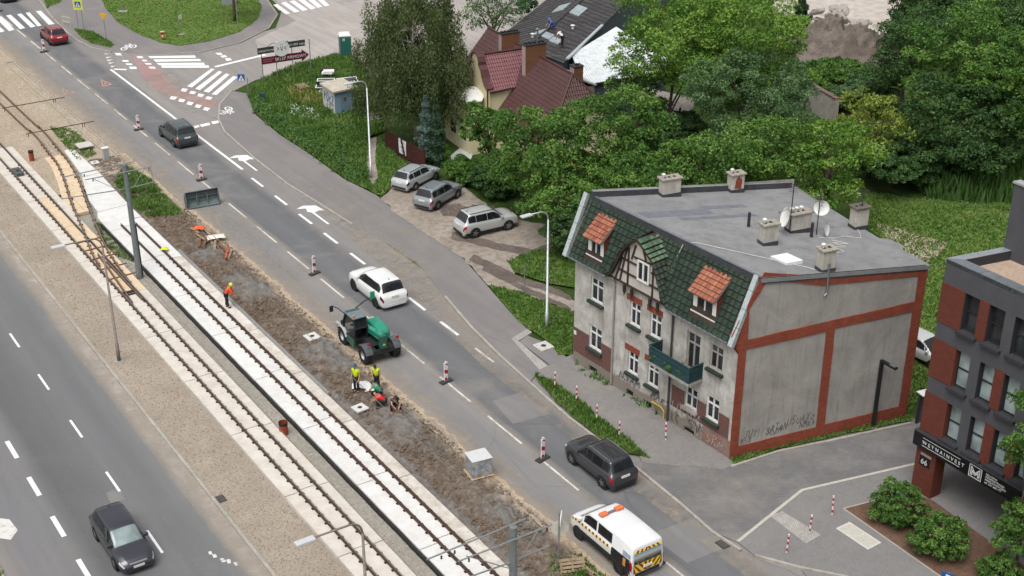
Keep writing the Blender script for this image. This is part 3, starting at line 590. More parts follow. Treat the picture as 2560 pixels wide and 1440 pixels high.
M_PLFRONT = plaster('front_render', '#b3aea7', '#e2ded8', '#857f78', (0.2, 1.7, '#948a80'), 0.5, scale=0.9)
M_PLGABLE = plaster('gable_render', '#a09b95', '#bab5ae', '#726d68', None, 0.45, scale=0.4)
M_BRICK = brick_mat('red_brick', '#a84a32', '#8a3b29', '#8a6758', '#74372a', 0.5)
M_BRICKD = brick_mat('dirty_brick', '#7d5148', '#6f473f', '#85716a', '#6d625e', 0.5)
M_BRICKM = brick_mat('clinker_brick', '#7b4437', '#73392d', '#5c3a32', '#6a3a2f', 0.3)
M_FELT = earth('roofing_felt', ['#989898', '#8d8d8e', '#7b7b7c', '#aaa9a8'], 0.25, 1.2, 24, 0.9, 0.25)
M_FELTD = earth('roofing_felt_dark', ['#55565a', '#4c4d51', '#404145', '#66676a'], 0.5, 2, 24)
def tile_mat(name, cols, moss=None, ma=0.4):
    N = NT(name, 0.7, 0.3); oi = N.n('ShaderNodeObjectInfo'); c = N.ramp(oi.outputs['Random'], [(i/(len(cols)-1), q) for i, q in enumerate(cols)])
    f = N.noise(9, 5, 0.7)
    if moss:
        nz = N.n('ShaderNodeTexNoise'); nz.inputs['Scale'].default_value = 0.8; nz.inputs['Detail'].default_value = 4
        geo = N.n('ShaderNodeNewGeometry'); N.L(geo.outputs['Position'], nz.inputs['Vector'])
        c = N.mix(N.math('MULTIPLY', N.ramp(nz.outputs['Fac'], [(0.45, 0.0), (0.65, 1.0)]), ma), c, moss)
    N.col(N.mix(N.math('MULTIPLY', N.ramp(f, [(0.5, 0.0), (0.75, 1.0)]), 0.5), c, tuple(v*0.45 for v in lin(cols[0])))); return N.mat
M_TGREEN = tile_mat('green_tile', ['#1c3026', '#26392e', '#2d4434', '#21322a', '#374838'], '#454e3d', 0.4)
M_TGREENL = tile_mat('green_tile_mossy', ['#47634a', '#577356', '#3d5842', '#66826a', '#4c654a'], '#71876c', 0.4)
M_TRED = tile_mat('red_tile', ['#a85c42', '#b96f52', '#954c38', '#c07f63', '#a5664e'], '#8f5a48', 0.45)
M_WHITE = flat('#f4f3ef', 0.5, var=0.05); M_PVC = flat('#f7f7f5', 0.35, var=0.03)
M_TIMBER = earth('dark_timber', ['#54473f', '#473c35', '#372f2a', '#6c5e55'], 0.7, 5, 30, 0.85)
def glass_mat(name, c=(0.02, 0.023, 0.027), rough=0.06, spec=0.55):
    N = NT(name, rough, spec); N.p.inputs['IOR'].default_value = 1.5
    f = N.noise(0.9, 3, 0.5); N.col(N.ramp(f, [(0.35, tuple(v*0.7 for v in c)), (0.65, tuple(v*1.6 for v in c))])); return N.mat
M_GLASS = glass_mat('window_glass'); M_GLASSC = glass_mat('window_glass_curtain', (0.10, 0.11, 0.11)); M_GLASSB = glass_mat('window_glass_blue', (0.20, 0.24, 0.24), 0.12)
M_METALW = flat('#c9d2d4', 0.5, 0.3, var=0.15); M_ZINC = flat('#8e949a', 0.45, 0.5, var=0.15); M_DARK = flat('#38383a', 0.7, var=0.2); M_BLACK = flat('#1d1d1f', 0.55, var=0.2)
M_DGREEN = flat('#333f38', 0.7, var=0.25); M_CONC = earth('rough_concrete', ['#b5afa6', '#a69f96', '#8e8880', '#c9c3ba'], 0.6, 4, 22)
class Plane:
    """A wall plane: t along it, z up, o outwards; coordinates relative to an origin."""
    def __init__(s, org, d, out): s.o = Vector((org[0], org[1], 0)); s.d = Vector((d[0], d[1], 0)).normalized(); s.n = Vector((out[0], out[1], 0)).normalized()
    def __call__(s, t, z, o=0.0): q = s.o+s.d*t+s.n*o; return (q.x, q.y, q.z+z)
def wall_holes(mb, P, t0, t1, z0, z1, holes, depth=0.12, mi=0, rmi=None):
    ts = sorted({t0, t1} | {h[0] for h in holes} | {h[1] for h in holes}); zs = sorted({z0, z1} | {h[2] for h in holes} | {h[3] for h in holes})
    for i in range(len(ts)-1):
        for j in range(len(zs)-1):
            tc, zc = (ts[i]+ts[i+1])/2, (zs[j]+zs[j+1])/2
            if any(h[0] < tc < h[1] and h[2] < zc < h[3] for h in holes): continue
            mb.face([P(ts[i], zs[j]), P(ts[i+1], zs[j]), P(ts[i+1], zs[j+1]), P(ts[i], zs[j+1])], mi)
    r = mi if rmi is None else rmi
    for (a, b, c, d) in holes:
        for p, q in (((a, c), (b, c)), ((b, c), (b, d)), ((b, d), (a, d)), ((a, d), (a, c))):
            mb.face([P(p[0], p[1]), P(q[0], q[1]), P(q[0], q[1], -depth), P(p[0], p[1], -depth)], r)
def slabbox(mb, P, t0, t1, z0, z1, o0, o1, mi=None):
    a = [P(t0, z0, o0), P(t1, z0, o0), P(t1, z1, o0), P(t0, z1, o0)]; b = [P(t0, z0, o1), P(t1, z0, o1), P(t1, z1, o1), P(t0, z1, o1)]
    mb.face(b, mi); mb.face(list(reversed(a)), mi)
    for i in range(4): j = (i+1) % 4; mb.face([a[i], a[j], b[j], b[i]], mi)
    return mb
def window(parent, P, t0, t1, z0, z1, o=-0.1, fr=0.07, mull=1, trans=0.68, fmat=None, gmat=None, sill=None, name='window', tilt=False):
    b = MB(); fm = fmat or M_PVC
    for (a, c, d, e) in ((t0, t0+fr, z0, z1), (t1-fr, t1, z0, z1), (t0+fr, t1-fr, z0, z0+fr), (t0+fr, t1-fr, z1-fr, z1)): slabbox(b, P, a, c, d, e, o-0.03, o+0.05)
    for m in range(mull): tc = t0+(t1-t0)*(m+1)/(mull+1); slabbox(b, P, tc-fr*0.55, tc+fr*0.55, z0+fr, z1-fr, o-0.02, o+0.045)
    if trans: zc = z0+(z1-z0)*trans; slabbox(b, P, t0+fr, t1-fr, zc-fr*0.5, zc+fr*0.5, o-0.015, o+0.05)
    w = b.build(name, fm, parent)
    p = MB(); p.face([P(t0+0.01, z0+0.01, o), P(t1-0.01, z0+0.01, o), P(t1-0.01, z1-0.01, o), P(t0+0.01, z1-0.01, o)]); p.build('pane', gmat or M_GLASS, w)
    if sill: s = MB(); slabbox(s, P, t0-0.12, t1+0.12, z0-0.18, z0-0.03, -0.05, 0.2); s.build('sill', sill, w)
    return w
def tile_mesh(name, tw, tl, mat, wave=0.05, lip=0.06):
    b = MB(); xs = [0, 0.2, 0.45, 0.7, 0.9, 1.0]; zs = [0.0, 0.6, 1.0, 0.6, 0.05, 0.0]
    lo = [((x-0.5)*tw*0.95, 0.0, 0.07+wave*z) for x, z in zip(xs, zs)]; hi = [((x-0.5)*tw*0.95, tl*0.83, 0.012+wave*z*0.8) for x, z in zip(xs, zs)]; bt = [(p[0], p[1], p[2]-lip) for p in lo]  # tile stops short; underlay in the gap stands in for the row's shadow line
    b.quadgrid([bt, lo, hi]); return b.mesh(name, [mat])
def tile_patch(parent, me, org, xd, ud, width, length, tw, tl, skip=None, name='roof_tile', mx=None):
    org = Vector(org); xd = Vector(xd).normalized(); ud = Vector(ud).normalized(); nn = xd.cross(ud).normalized(); ud = nn.cross(xd).normalized()
    nc = max(1, round(width/tw)); nr = max(1, round(length/tl)); n = 0; cw = width/nc; rl = length/nr
    for r in range(nr):
        for c in range(nc):
            tc, uc = (c+0.5)*cw, r*rl
            if skip and skip(tc, uc+rl/2): continue
            p = org+xd*tc+ud*uc+nn*R.uniform(0.0, 0.012); a = R.uniform(-0.02, 0.02)
            M_ = Matrix(((xd.x, ud.x, nn.x, p.x), (xd.y, ud.y, nn.y, p.y), (xd.z, ud.z, nn.z, p.z), (0, 0, 0, 1)))
            o = bpy.data.objects.new(name, me); COL.objects.link(o); o.parent = parent; o.matrix_basis = M_ @ Matrix.Rotation(a, 4, 'Z') @ Matrix.Diagonal((cw/tw, rl/tl, 1, 1)); n += 1
    return n
def poly3(pts, mat, name, parent, thick=0.0, nrm=None, fix=True):
    b = MB()
    if thick:
        p = [Vector(q) for q in pts]; n_ = (p[1]-p[0]).cross(p[2]-p[0]).normalized()
        if nrm is not None and n_.dot(Vector(nrm)) < 0: n_ = -n_
        q = [v-n_*thick for v in p]; b.face(p); b.face(list(reversed(q)))
        for i in range(len(p)): j = (i+1) % len(p); b.face([p[i], q[i], q[j], p[j]])
    else: b.face(pts)
    return b.build(name, mat, parent)
# ------------------------------------------------------------------ the old tenement house
TA, TB, TC_ = Vector((3.64,70.82)), Vector((11.42,60.27)), Vector((21.74,64.52))
fr = (TB-TA).normalized(); ge = (TC_-TB).normalized(); fo = Vector((fr.y, -fr.x)); go = Vector((ge.y, -ge.x))
if fo.y > 0: fo = -fo
if go.dot(fr) < 0: go = -go
TL, TD = (TB-TA).length, (TC_-TB).length
ten = empty('tenement_house', (TA.x, TA.y, 0), 0, 'old grey tenement house with green tiled mansard, half-timbered gable and brick-framed blank side wall', 'building')
F = Plane((0, 0), fr, fo); GB = Plane(tuple(fr*TL), ge, go)
def SKV(t, v, z): q = fr*t+ge*v; return (q.x, q.y, z)        # along the front, back into the lot, up
fw = {(1.42, 2.52): [(4.80, 6.26), (1.72, 3.18)], (4.84, 5.70): [(4.68, 6.10), (1.64, 3.0)], (6.50, 7.40): [(4.68, 6.10), (1.62, 3.03)], (11.14, 12.10): [(4.80, 6.23), (1.75, 3.14)]}
holes = [(a, b, c, d) for (a, b), zz in fw.items() for (c, d) in zz]+[(9.40, 10.40, 3.95, 6.2), (9.53, 10.46, 1.70, 2.95)]
cell = [(1.45, 2.2, 0.12, 0.5), (4.8, 5.4, 0.12, 0.5), (6.3, 6.95, 0.12, 0.5), (9.6, 10.4, 0.12, 0.42)]
b = MB(); wall_holes(b, F, 0, TL, -0.3, 7.2, holes+cell, 0.16)
b.build('front_wall', M_PLFRONT, ten)
for h in cell: b = MB(); slabbox(b, F, h[0], h[1], h[2], h[3], -0.17, -0.13); b.build('cellar_window', M_BLACK, ten)
# side, back and left walls
LV = 14.2
gp = [(0, -0.3), (0, 6.5), (-0.5, 7.55), (1.1, 10.78), (4.7, 9.88), (TD, 9.15), (TD, -0.3)]
b = MB(); b.face([GB(t, z) for t, z in gp]); b.build('gable_wall', M_PLGABLE, ten)
b = MB(); b.face([SKV(TL, TD, -0.3), SKV(0.2, LV, -0.3), SKV(0.2, LV, 9.2), SKV(TL, TD, 9.15)]); b.face([SKV(0, 0, -0.3), SKV(0.2, LV, -0.3), SKV(0.2, LV, 9.6), SKV(0, 1.1, 10.7), SKV(0, -0.45, 7.5), SKV(0, 0, 6.5)]); b.build('rear_wall', M_PLGABLE, ten)
def band(pts, o0=0.0, o1=0.05, nm='brick_band', P=GB, mat=None):
    pts = ragged(pts, 0.022, 0.22, len(pts)); m = MB(); f_ = [P(t, z, o1) for t, z in pts]; k_ = [P(t, z, o0) for t, z in pts]; m.face(f_)
    for i in range(len(pts)): j = (i+1) % len(pts); m.face([f_[i], f_[j], k_[j], k_[i]])
    return m.build(nm, mat or M_BRICK, ten)
band([(-0.02, -0.3), (TD, -0.3), (TD, 0.9), (5.79, 0.86), (5.26, 0.85), (0.47, 0.80), (-0.02, 0.78)])
band([(-0.04, 0.781), (0.45, 0.801), (0.43, 6.60), (0.46, 7.16), (0.40, 8.88), (1.31, 10.32), (1.11, 10.82), (-0.5, 7.55), (-0.46, 7.35), (-0.02, 6.5)])
band([(0.45, 6.60), (5.21, 6.66), (5.72, 6.73), (10.60, 6.77), (10.66, 7.34), (0.46, 7.16)])
band([(5.26, 0.86), (5.79, 0.87), (5.72, 6.729), (5.21, 6.659)])
band([(10.62, 0.905), (TD+0.02, 0.905), (TD+0.02, 9.18), (10.64, 9.18), (10.64, 8.86), (10.66, 7.341), (10.60, 6.769)])
band([(1.312, 10.32), (4.72, 9.42), (10.638, 8.86), (10.638, 9.175), (4.7, 9.90), (1.112, 10.80)])
band([(-0.44, 7.45), (-0.02, 6.42), (-0.02, 6.9), (-0.3, 7.6)], 0.0, -0.3, 'brick_corbel')
b = MB(); slabbox(b, F, -0.03, 3.55, 0.85, 2.45, 0.003, 0.03)
for h in [(1.36, 2.58, 1.5, 3.2)]: pass
b = MB(); wall_holes(b, lambda t, z, o=0: F(t, z, o+0.02), -0.02, 3.5, 0.85, 2.42, [(1.40, 2.54, 1.55, 2.42)], 0.02); b.build('brick_band', M_BRICKD, ten)
b = MB(); wall_holes(b, lambda t, z, o=0: F(t, z, o+0.02), 8.5, 12.9, 1.2, 2.5, [(9.5, 10.5, 1.5, 2.5), (11.15, 12.12, 1.55, 2.5)], 0.02); b.build('brick_band', M_BRICKD, ten)
b = MB(); wall_holes(b, lambda t, z, o=0: F(t, z, o+0.015), 11.0, TL+0.01, 0.25, 1.18, [], 0.02); b.build('brick_band', brick_mat('spalled_brick', '#a5583f', '#8d6f62', '#9d948c', '#a09a93', 0.85), ten)
for (a, b_) in fw:
    for (c, d) in fw[(a, b_)]:
        window(ten, F, a, b_, c, d, -0.12, 0.09, 1, 0.68, M_PVC if a < 11 or c < 3 else flat('#b9b2a8', 0.6), M_GLASS, M_DGREEN)
        if 4 < a < 7: m = MB(); slabbox(m, F, a-0.25, b_+0.08, d+0.02, d+0.36, 0.0, 0.05); m.build('brick_lintel', M_BRICK, ten)
window(ten, F, 9.53, 10.46, 1.70, 2.95, -0.12, 0.09, 1, 0.6, None, None, M_CONC)
window(ten, F, 9.40, 10.40, 3.95, 6.2, -0.14, 0.09, 1, 0.72, flat('#b3aca2', 0.6), M_GLASS, None, 'balcony_door')
# balcony
bal = MB(); slabbox(bal, F, 7.55, 10.75, 3.72, 3.86, 0.0, 1.05); bo = bal.build('balcony', M_CONC, ten)
M_TEAL = flat('#34545a', 0.6, 0.1, var=0.35, scale=9)
def pan(t0, o0, t1, o1, nm):
    m = MB(); n_ = int(math.hypot(t1-t0, o1-o0)/0.11)
    for i in range(n_):
        f0 = (i+0.12)/n_; f1 = (i+0.88)/n_; a = F(t0+(t1-t0)*f0, 3.88, o0+(o1-o0)*f0); c = F(t0+(t1-t0)*f1, 3.88, o0+(o1-o0)*f1); up = Vector((0, 0, 0.92)); d = F.n*0.012
        m.face([Vector(a)-d, Vector(c)-d, Vector(c)+up-d, Vector(a)+up-d])
    m.bar(F(t0, 4.82, o0), F(t1, 4.82, o1), 0.06, 0.05); m.bar(F(t0, 4.55, o0+0.02), F(t1, 4.55, o1+0.02), 0.03, 0.03); m.bar(F(t0, 3.92, o0), F(t1, 3.92, o1), 0.05, 0.05)
    m.face([F(t0, 3.89, o0-0.02), F(t1, 3.89, o1-0.02), F(t1, 4.75, o1-0.02), F(t0, 4.75, o0-0.02)])
    m.build(nm, M_TEAL, bo)
pan(7.58, 1.0, 10.72, 1.0, 'railing'); pan(7.58, 0.02, 7.58, 1.0, 'railing'); pan(10.72, 0.02, 10.72, 1.0, 'railing')
for i_ in range(3): m = MB(); q = F(8.2+i_*0.75, 3.87, 0.75); m.box((q[0]-0.2, q[1]-0.12, 3.87), (q[0]+0.2, q[1]+0.12, 4.1)); m.build('planter', M_TIMBER, bo)
# downpipes and eaves gutter
m = MB(); m.tube([F(3.56, 7.0, 0.25), F(3.56, 6.75, 0.08), F(3.56, 0.2, 0.08)], 0.055, 8); m.build('downpipe', flat('#a5a19b', 0.6), ten)
m = MB(); m.tube([F(8.36, 7.2, 0.3), F(8.36, 6.75, 0.1), F(8.36, 3.9, 0.1), F(8.36, 0.1, 0.1)], 0.06, 8); m.build('downpipe', flat('#4b4a48', 0.6), ten)
m = MB(); m.tube([F(7.1, 0.75, 0.12), F(7.9, 0.75, 0.12), F(8.1, 0.6, 0.12), F(8.1, 0.0, 0.12)], 0.04, 8); m.build('gas_pipe', flat('#e0c23a', 0.5), ten)
# mansard
E0, E1 = (0.42, 7.06), (-1.0, 10.36); slope = math.hypot(E0[0]-E1[0], E1[1]-E0[1])
def SL(t, u, o=0.0): f_ = u/slope; q = F(t, E0[1]+(E1[1]-E0[1])*f_, E0[0]+(E1[0]-E0[0])*f_); return q
m = MB(); m.face([SL(-0.1, -0.02), SL(3.25, -0.02), SL(3.9, 0.32*slope), SL(3.9, slope), SL(-0.1, slope)]); m.face([SL(8.05, -0.02), SL(13.15, -0.02), SL(13.15, slope), SL(7.5, slope), SL(7.5, 0.32*slope)]); m.face([SL(3.9, 0.34*slope), SL(7.5, 0.34*slope), SL(7.5, slope), SL(3.9, slope)])
for t0, t1 in ((-0.1, 3.25), (8.05, 13.15)): m.face([F(t0, 7.03, 0.42), F(t1, 7.03, 0.42), F(t1, 6.9, -0.05), F(t0, 6.9, -0.05)])
rfm = m.build('mansard_roof', M_TIMBER, ten, fix=False)
def mskip(t, u):
    z = E0[1]+(E1[1]-E0[1])*u/slope
    if 1.2 < t < 2.55 and 7.5 < z < 9.75: return True
    if 9.75 < t < 11.5 and 7.5 < z < 9.75: return True
    hw = 2.6 if z < 7.4 else (1.9 if z < 8.7 else (1.2 if z < 9.5 else 0.5))
    return abs(t-5.65) < hw
tm = tile_mesh('roof_tile', 0.36, 0.35, M_TGREEN)
tile_patch(rfm, tm, SL(-0.05, 0), F.d, Vector(SL(0, 1))-Vector(SL(0, 0)), 13.1, slope, 0.37, 0.35, mskip)
for t0, t1 in ((-0.15, 3.2), (8.2, 12.75)): m = MB(); m.tube([F(t0, 7.02, 0.47), F(t1, 7.02, 0.47)], 0.07, 8); m.build('gutter', M_ZINC, ten)
# verge flashings of the two end walls
for t0, t1 in ((-0.42, -0.1), (12.92, 13.22)):
    m = MB(); 
    for (u0, u1) in ((-0.1, 0.9), (0.92, 1.9), (1.92, 2.9), (2.92, slope+0.15)):
        a, c, d, e = [Vector(SL(t, u)) for t, u in ((t0, u0), (t1, u0), (t1, u1), (t0, u1))]; n_ = (c-a).cross(e-a).normalized(); n_ = n_ if n_.z > 0 else -n_
        up = n_*0.22; m.face([a+up, c+up, d+up, e+up]); m.face([a, a+up, e+up, e]); m.face([c, c+up, d+up, d]); m.face([a, c, c+up, a+up])
    m.build('verge_flashing', M_METALW, ten)
# flat roof
zr = lambda v, t=0: 10.42-0.098*v-(0.0 if v > 1 else 0)
m = MB(); rp = [(-0.1, 0.95), (13.2, 0.95), (13.2, 4.7), (TL+0.1, TD+0.1), (10.9, 11.75), (10.2, 12.4), (9.3, 12.45), (9.0, 12.0), (0.6, LV), (-0.1, LV)]
def roofz(t, v): return 10.5-0.11*max(0, v-1)
NV = [0.95, 3, 5, 7, 9, 11, 12.5, LV]
m.face([SKV(t, v, roofz(t, v)) for t, v in rp]); m.face([SKV(t, v, roofz(t, v)-0.22) for t, v in rp])
for i in range(len(rp)): a, c = rp[i], rp[(i+1) % len(rp)]; m.face([SKV(*a, roofz(*a)), SKV(*c, roofz(*c)), SKV(*c, roofz(*c)-0.22), SKV(*a, roofz(*a)-0.22)])
flatroof = m.build('flat_roof', M_FELT, ten)
m = MB()
for (t0, t1, v0, v1) in ((3.0, 3.9, 1.6, 5.8), (4.2, 4.6, 3.2, 8.0), (2.6, 3.1, 5.8, 8.6)): m.face([SKV(a, c, roofz(a, c)+0.005) for a, c in ((t0, v0), (t1, v0), (t1, v1), (t0, v1))])
m.build('felt_patch', earth('felt_patch', ['#80838a', '#7a7d84', '#6f7279', '#8d9096'], 0.5, 2, 24), flatroof)
def upstand(t0, v0, t1, v1, h, w, mat, cap, nm):
    d = Vector(SKV(t1, v1, 0))-Vector(SKV(t0, v0, 0)); n_ = Vector((-d.y, d.x, 0)).normalized()*w/2; p = [Vector(SKV(t0, v0, 0)), Vector(SKV(t1, v1, 0))]; z0, z1 = roofz(t0, v0), roofz(t1, v1)
    m = MB(); B_ = [p[0]-n_, p[1]-n_, p[1]+n_, p[0]+n_]; zz = [z0, z1, z1, z0]
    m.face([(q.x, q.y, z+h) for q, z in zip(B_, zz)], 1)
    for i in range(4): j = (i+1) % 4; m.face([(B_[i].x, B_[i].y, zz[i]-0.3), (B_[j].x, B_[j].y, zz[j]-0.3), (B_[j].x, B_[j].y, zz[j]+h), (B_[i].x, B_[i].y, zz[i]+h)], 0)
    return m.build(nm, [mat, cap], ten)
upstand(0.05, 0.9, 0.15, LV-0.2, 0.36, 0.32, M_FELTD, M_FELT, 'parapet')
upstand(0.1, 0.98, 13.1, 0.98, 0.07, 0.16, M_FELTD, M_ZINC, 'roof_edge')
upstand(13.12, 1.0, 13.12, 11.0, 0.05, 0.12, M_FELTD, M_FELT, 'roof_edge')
# chimneys on the roof
M_CHIM = plaster('chimney_render', '#bcb6ab', '#d5d0c6', '#7d756b', None, 0.6, scale=1.6)
def chimney(t, v, l, w, h, pots, brickpatch=False, nm='chimney', par=None, top='#a8a093'):
    z = roofz(t, v); c = empty(nm, SKV(t, v, 0)); c.parent = ten; c.rotation_euler = (0, 0, math.atan2(ge.y, ge.x)); b = MB(); b.box((-l/2, -w/2, z-0.1), (l/2, w/2, z+h)); s = b.build('stack', M_CHIM, c, bevel=0.02)
    b = MB(); b.box((-l/2-0.03, -w/2-0.03, z-0.05), (l/2+0.03, w/2+0.03, z+0.22)); b.build('felt_collar', M_FELTD, c)
    b = MB(); b.box((-l/2-0.09, -w/2-0.09, z+h), (l/2+0.09, w/2+0.09, z+h+0.09)); b.build('cap_slab', flat(top, 0.9, var=0.2), c, bevel=0.015)
    b = MB()
    for i in range(max(1, int(l/0.34))): x = -l/2+0.17+i*0.33; b.box((x-0.09, -0.1, z+h+0.085), (x+0.09, 0.1, z+h+0.096))
    b.build('flue_opening', M_BLACK, c)
    for i in range(pots):
        x = -l/2+0.15+i*0.3; b = MB(); b.lathe([(0.05, 0), (0.05, 0.16), (0.11, 0.17), (0.12, 0.22), (0.04, 0.27), (0.001, 0.28)], 10, (x, 0.02, z+h+0.09)); b.build('chimney_pot', M_WHITE, c, smooth=False)
    if brickpatch: b = MB(); p = ragged([(-0.25, z+0.3), (0.2, z+0.25), (0.28, z+0.7), (0.1, z+1.0), (-0.1, z+0.75)], 0.1, 0.15, 3); b.face([(x, -w/2-0.006, y) for x, y in p]); b.build('bare_brick', M_BRICK, c)
    return c
chimney(0.5, 5.5, 1.15, 0.55, 1.05, 1); chimney(0.35, 10.0, 0.85, 0.55, 1.1, 1, True)
chimney(8.75, 5.05, 0.85, 0.55, 1.15, 1); chimney(7.2, 8.3, 1.25, 0.6, 1.1, 3); chimney(12.8, 5.0, 0.75, 0.6, 1.2, 1); chimney(7.3, 12.2, 0.85, 0.6, 1.25, 0, False, top='#6d655a')
def roofpt(t, v): return SKV(t, v, roofz(t, v))
for t, v in ((6.1, 6.1), (8.2, 8.3)):
    m = MB(); p = roofpt(t, v); m.tube([p, (p[0], p[1], p[2]+0.75)], 0.085, 10); m.ball((p[0], p[1], p[2]+0.78), 0.09, 8); m.build('vent_pipe', M_DARK, ten)
p = Vector(roofpt(11.2, 4.1)); m = MB(); ax = fr*0.55; ay = ge*0.5
q = [p+Vector((s1*ax.x+s2*ay.x, s1*ax.y+s2*ay.y, 0)) for s1, s2 in ((-1, -1), (1, -1), (1, 1), (-1, 1))]; m.prism([(v.x, v.y) for v in q], p.z-0.1, p.z+0.16); m.build('roof_hatch', M_PVC, ten, bevel=0.04)
def dish(c, aim, r, nm='satellite_dish'):
    d = empty(nm, c); d.parent = ten; rot = Vector(aim).to_track_quat('Z', 'Y').to_euler(); b = MB(); b.lathe([(0.002, 0), (r*0.5, r*0.06), (r, r*0.24), (r*1.02, r*0.26), (r*0.98, r*0.22), (r*0.5, r*0.02), (0.002, -0.03)], 18); o = b.build('reflector', M_WHITE, d, smooth=True); o.rotation_euler = rot
    b = MB(); b.tube([(0, r*0.9, r*0.2), (0, r*0.35, r*0.95)], 0.018, 6); b.box((-0.05, r*0.25, r*0.9), (0.05, r*0.42, r*1.05)); b.tube([(0, 0, -0.02), (0, 0, -0.25)], 0.03, 6); o = b.build('feed_arm', M_ZINC, d); o.rotation_euler = rot
for (t, v, h) in ((7.4, 7.6, 2.9), (7.9, 8.9, 2.4)):
    m = MB(); p = roofpt(t, v); m.tube([p, (p[0], p[1], p[2]+h)], 0.03, 6)
    for i in range(5): m.tube([(p[0]-0.25, p[1]+0.1, p[2]+h*0.97-0.1*i), (p[0]+0.25, p[1]-0.1, p[2]+h*0.97-0.1*i)], 0.012, 4)
    m.build('aerial_mast', M_DARK, ten)
p = roofpt(7.6, 7.3); dish((p[0]-0.1, p[1], p[2]+1.0), (-1, -0.15, 0.3), 0.55); p = roofpt(7.7, 9.1); dish((p[0]+0.1, p[1]-0.1, p[2]+1.55), (-0.3, -1, 0.3), 0.42); p = roofpt(8.1, 8.9); dish((p[0]+0.3, p[1], p[2]+0.4), (0.9, -0.5, 0.2), 0.4)
m = MB(); p = roofpt(7.3, 12.2); m.tube([(p[0]+0.1, p[1], p[2]+0.2), (p[0]+0.1, p[1], p[2]+2.3)], 0.025, 6)
for i in range(6): m.tube([(p[0]-0.2, p[1], p[2]+1.7+0.1*i), (p[0]+0.4, p[1]+0.05, p[2]+1.72+0.1*i)], 0.012, 4)
m.build('aerial_mast', M_DARK, ten)
def cable(pts, r, mat, nm, par): m = MB(); m.tube(pts, r, 5); return m.build(nm, mat, par)
M_CABLE = flat('#d9d6cf', 0.6)
cable([roofpt(7.6, 1.0)]+[tuple(Vector(roofpt(7.6+0.52*i, 1.05+0.37*i))+Vector((0, 0, 0.03))) for i in range(1, 10)]+[roofpt(12.6, 4.6)], 0.02, M_CABLE, 'cable', ten)
cb = [(8.4, 8.6), (8.7, 9.4), (8.5, 10.2), (8.9, 10.9), (8.3, 11.4), (7.6, 11.9)]; cable([tuple(Vector(roofpt(*q))+Vector((0, 0, 0.03))) for q in cb], 0.02, M_CABLE, 'cable', ten)
cb = [(8.9, 9.0), (9.6, 9.4), (9.3, 8.7), (10.0, 8.9), (9.9, 8.2), (10.6, 8.2), (10.9, 7.2), (12.3, 5.6)]; cable([tuple(Vector(roofpt(*q))+Vector((0, 0, 0.03))) for q in smooth(cb, 4)], 0.02, M_CABLE, 'cable', ten)
cable([F(8.0, 7.2, 0.1), F(7.5, 9.0, -0.4), SKV(7.6, 1.0, 10.55)], 0.02, M_CABLE, 'cable', ten)
m = MB(); m.tube([GB(4.9, 10.6, 0.05), GB(4.9, 9.0, 0.12), GB(4.75, 8.85, 0.14)], 0.06, 8); m.build('flue_pipe', M_ZINC, ten)
# dormers with red tiles
def dormer(t0, t1, nm='dormer'):
    d = empty(nm, (0, 0, 0)); d.parent = ten
    b = MB(); zf0, zf1 = 7.62, 8.72
    wall_holes(b, lambda t, z, o=0: F(t, z, o+0.08), t0+0.08, t1-0.08, zf0-0.1, zf1+0.05, [(t0+0.28, t1-0.28, zf0+0.12, zf1-0.05)], 0.08); 
    for t in (t0+0.08, t1-0.08): b.face([F(t, zf0-0.1, 0.08), F(t, zf1, 0.08), F(t, 9.8, -0.75), F(t, 9.0, -0.42)], 1)
    b.build('cheek', [M_PVC, flat('#7a3b30', 0.8, var=0.3)], d)
    window(d, lambda t, z, o=0: F(t, z, o+0.08), t0+0.28, t1-0.28, zf0+0.12, zf1-0.05, -0.05, 0.08, 1, 0)
    m = MB(); slabbox(m, F, t0+0.02, t1-0.02, zf0-0.16, zf0+0.02, 0.02, 0.2); m.build('sill', M_PVC, d)
    a = F(t0-0.02, zf1+0.0, 0.42); c = F(t0-0.02, 9.88, -0.82); ud = Vector(c)-Vector(a); L_ = ud.length; p4 = [F(t0-0.02, zf1, 0.42), F(t1+0.02, zf1, 0.42), F(t1+0.02, 9.88, -0.82), F(t0-0.02, 9.88, -0.82)]
    rf = poly3(p4, flat('#8a8580', 0.7), 'roof', d, 0.1, (0, 0, 1)); q = tile_mesh('roof_tile', 0.27, 0.3, M_TRED, 0.045); tile_patch(rf, q, Vector(a)+Vector((0, 0, 0.02)), F.d, ud, t1-t0+0.04, L_, 0.27, 0.29)
    return d
dormer(1.12, 2.62); dormer(9.68, 11.52)
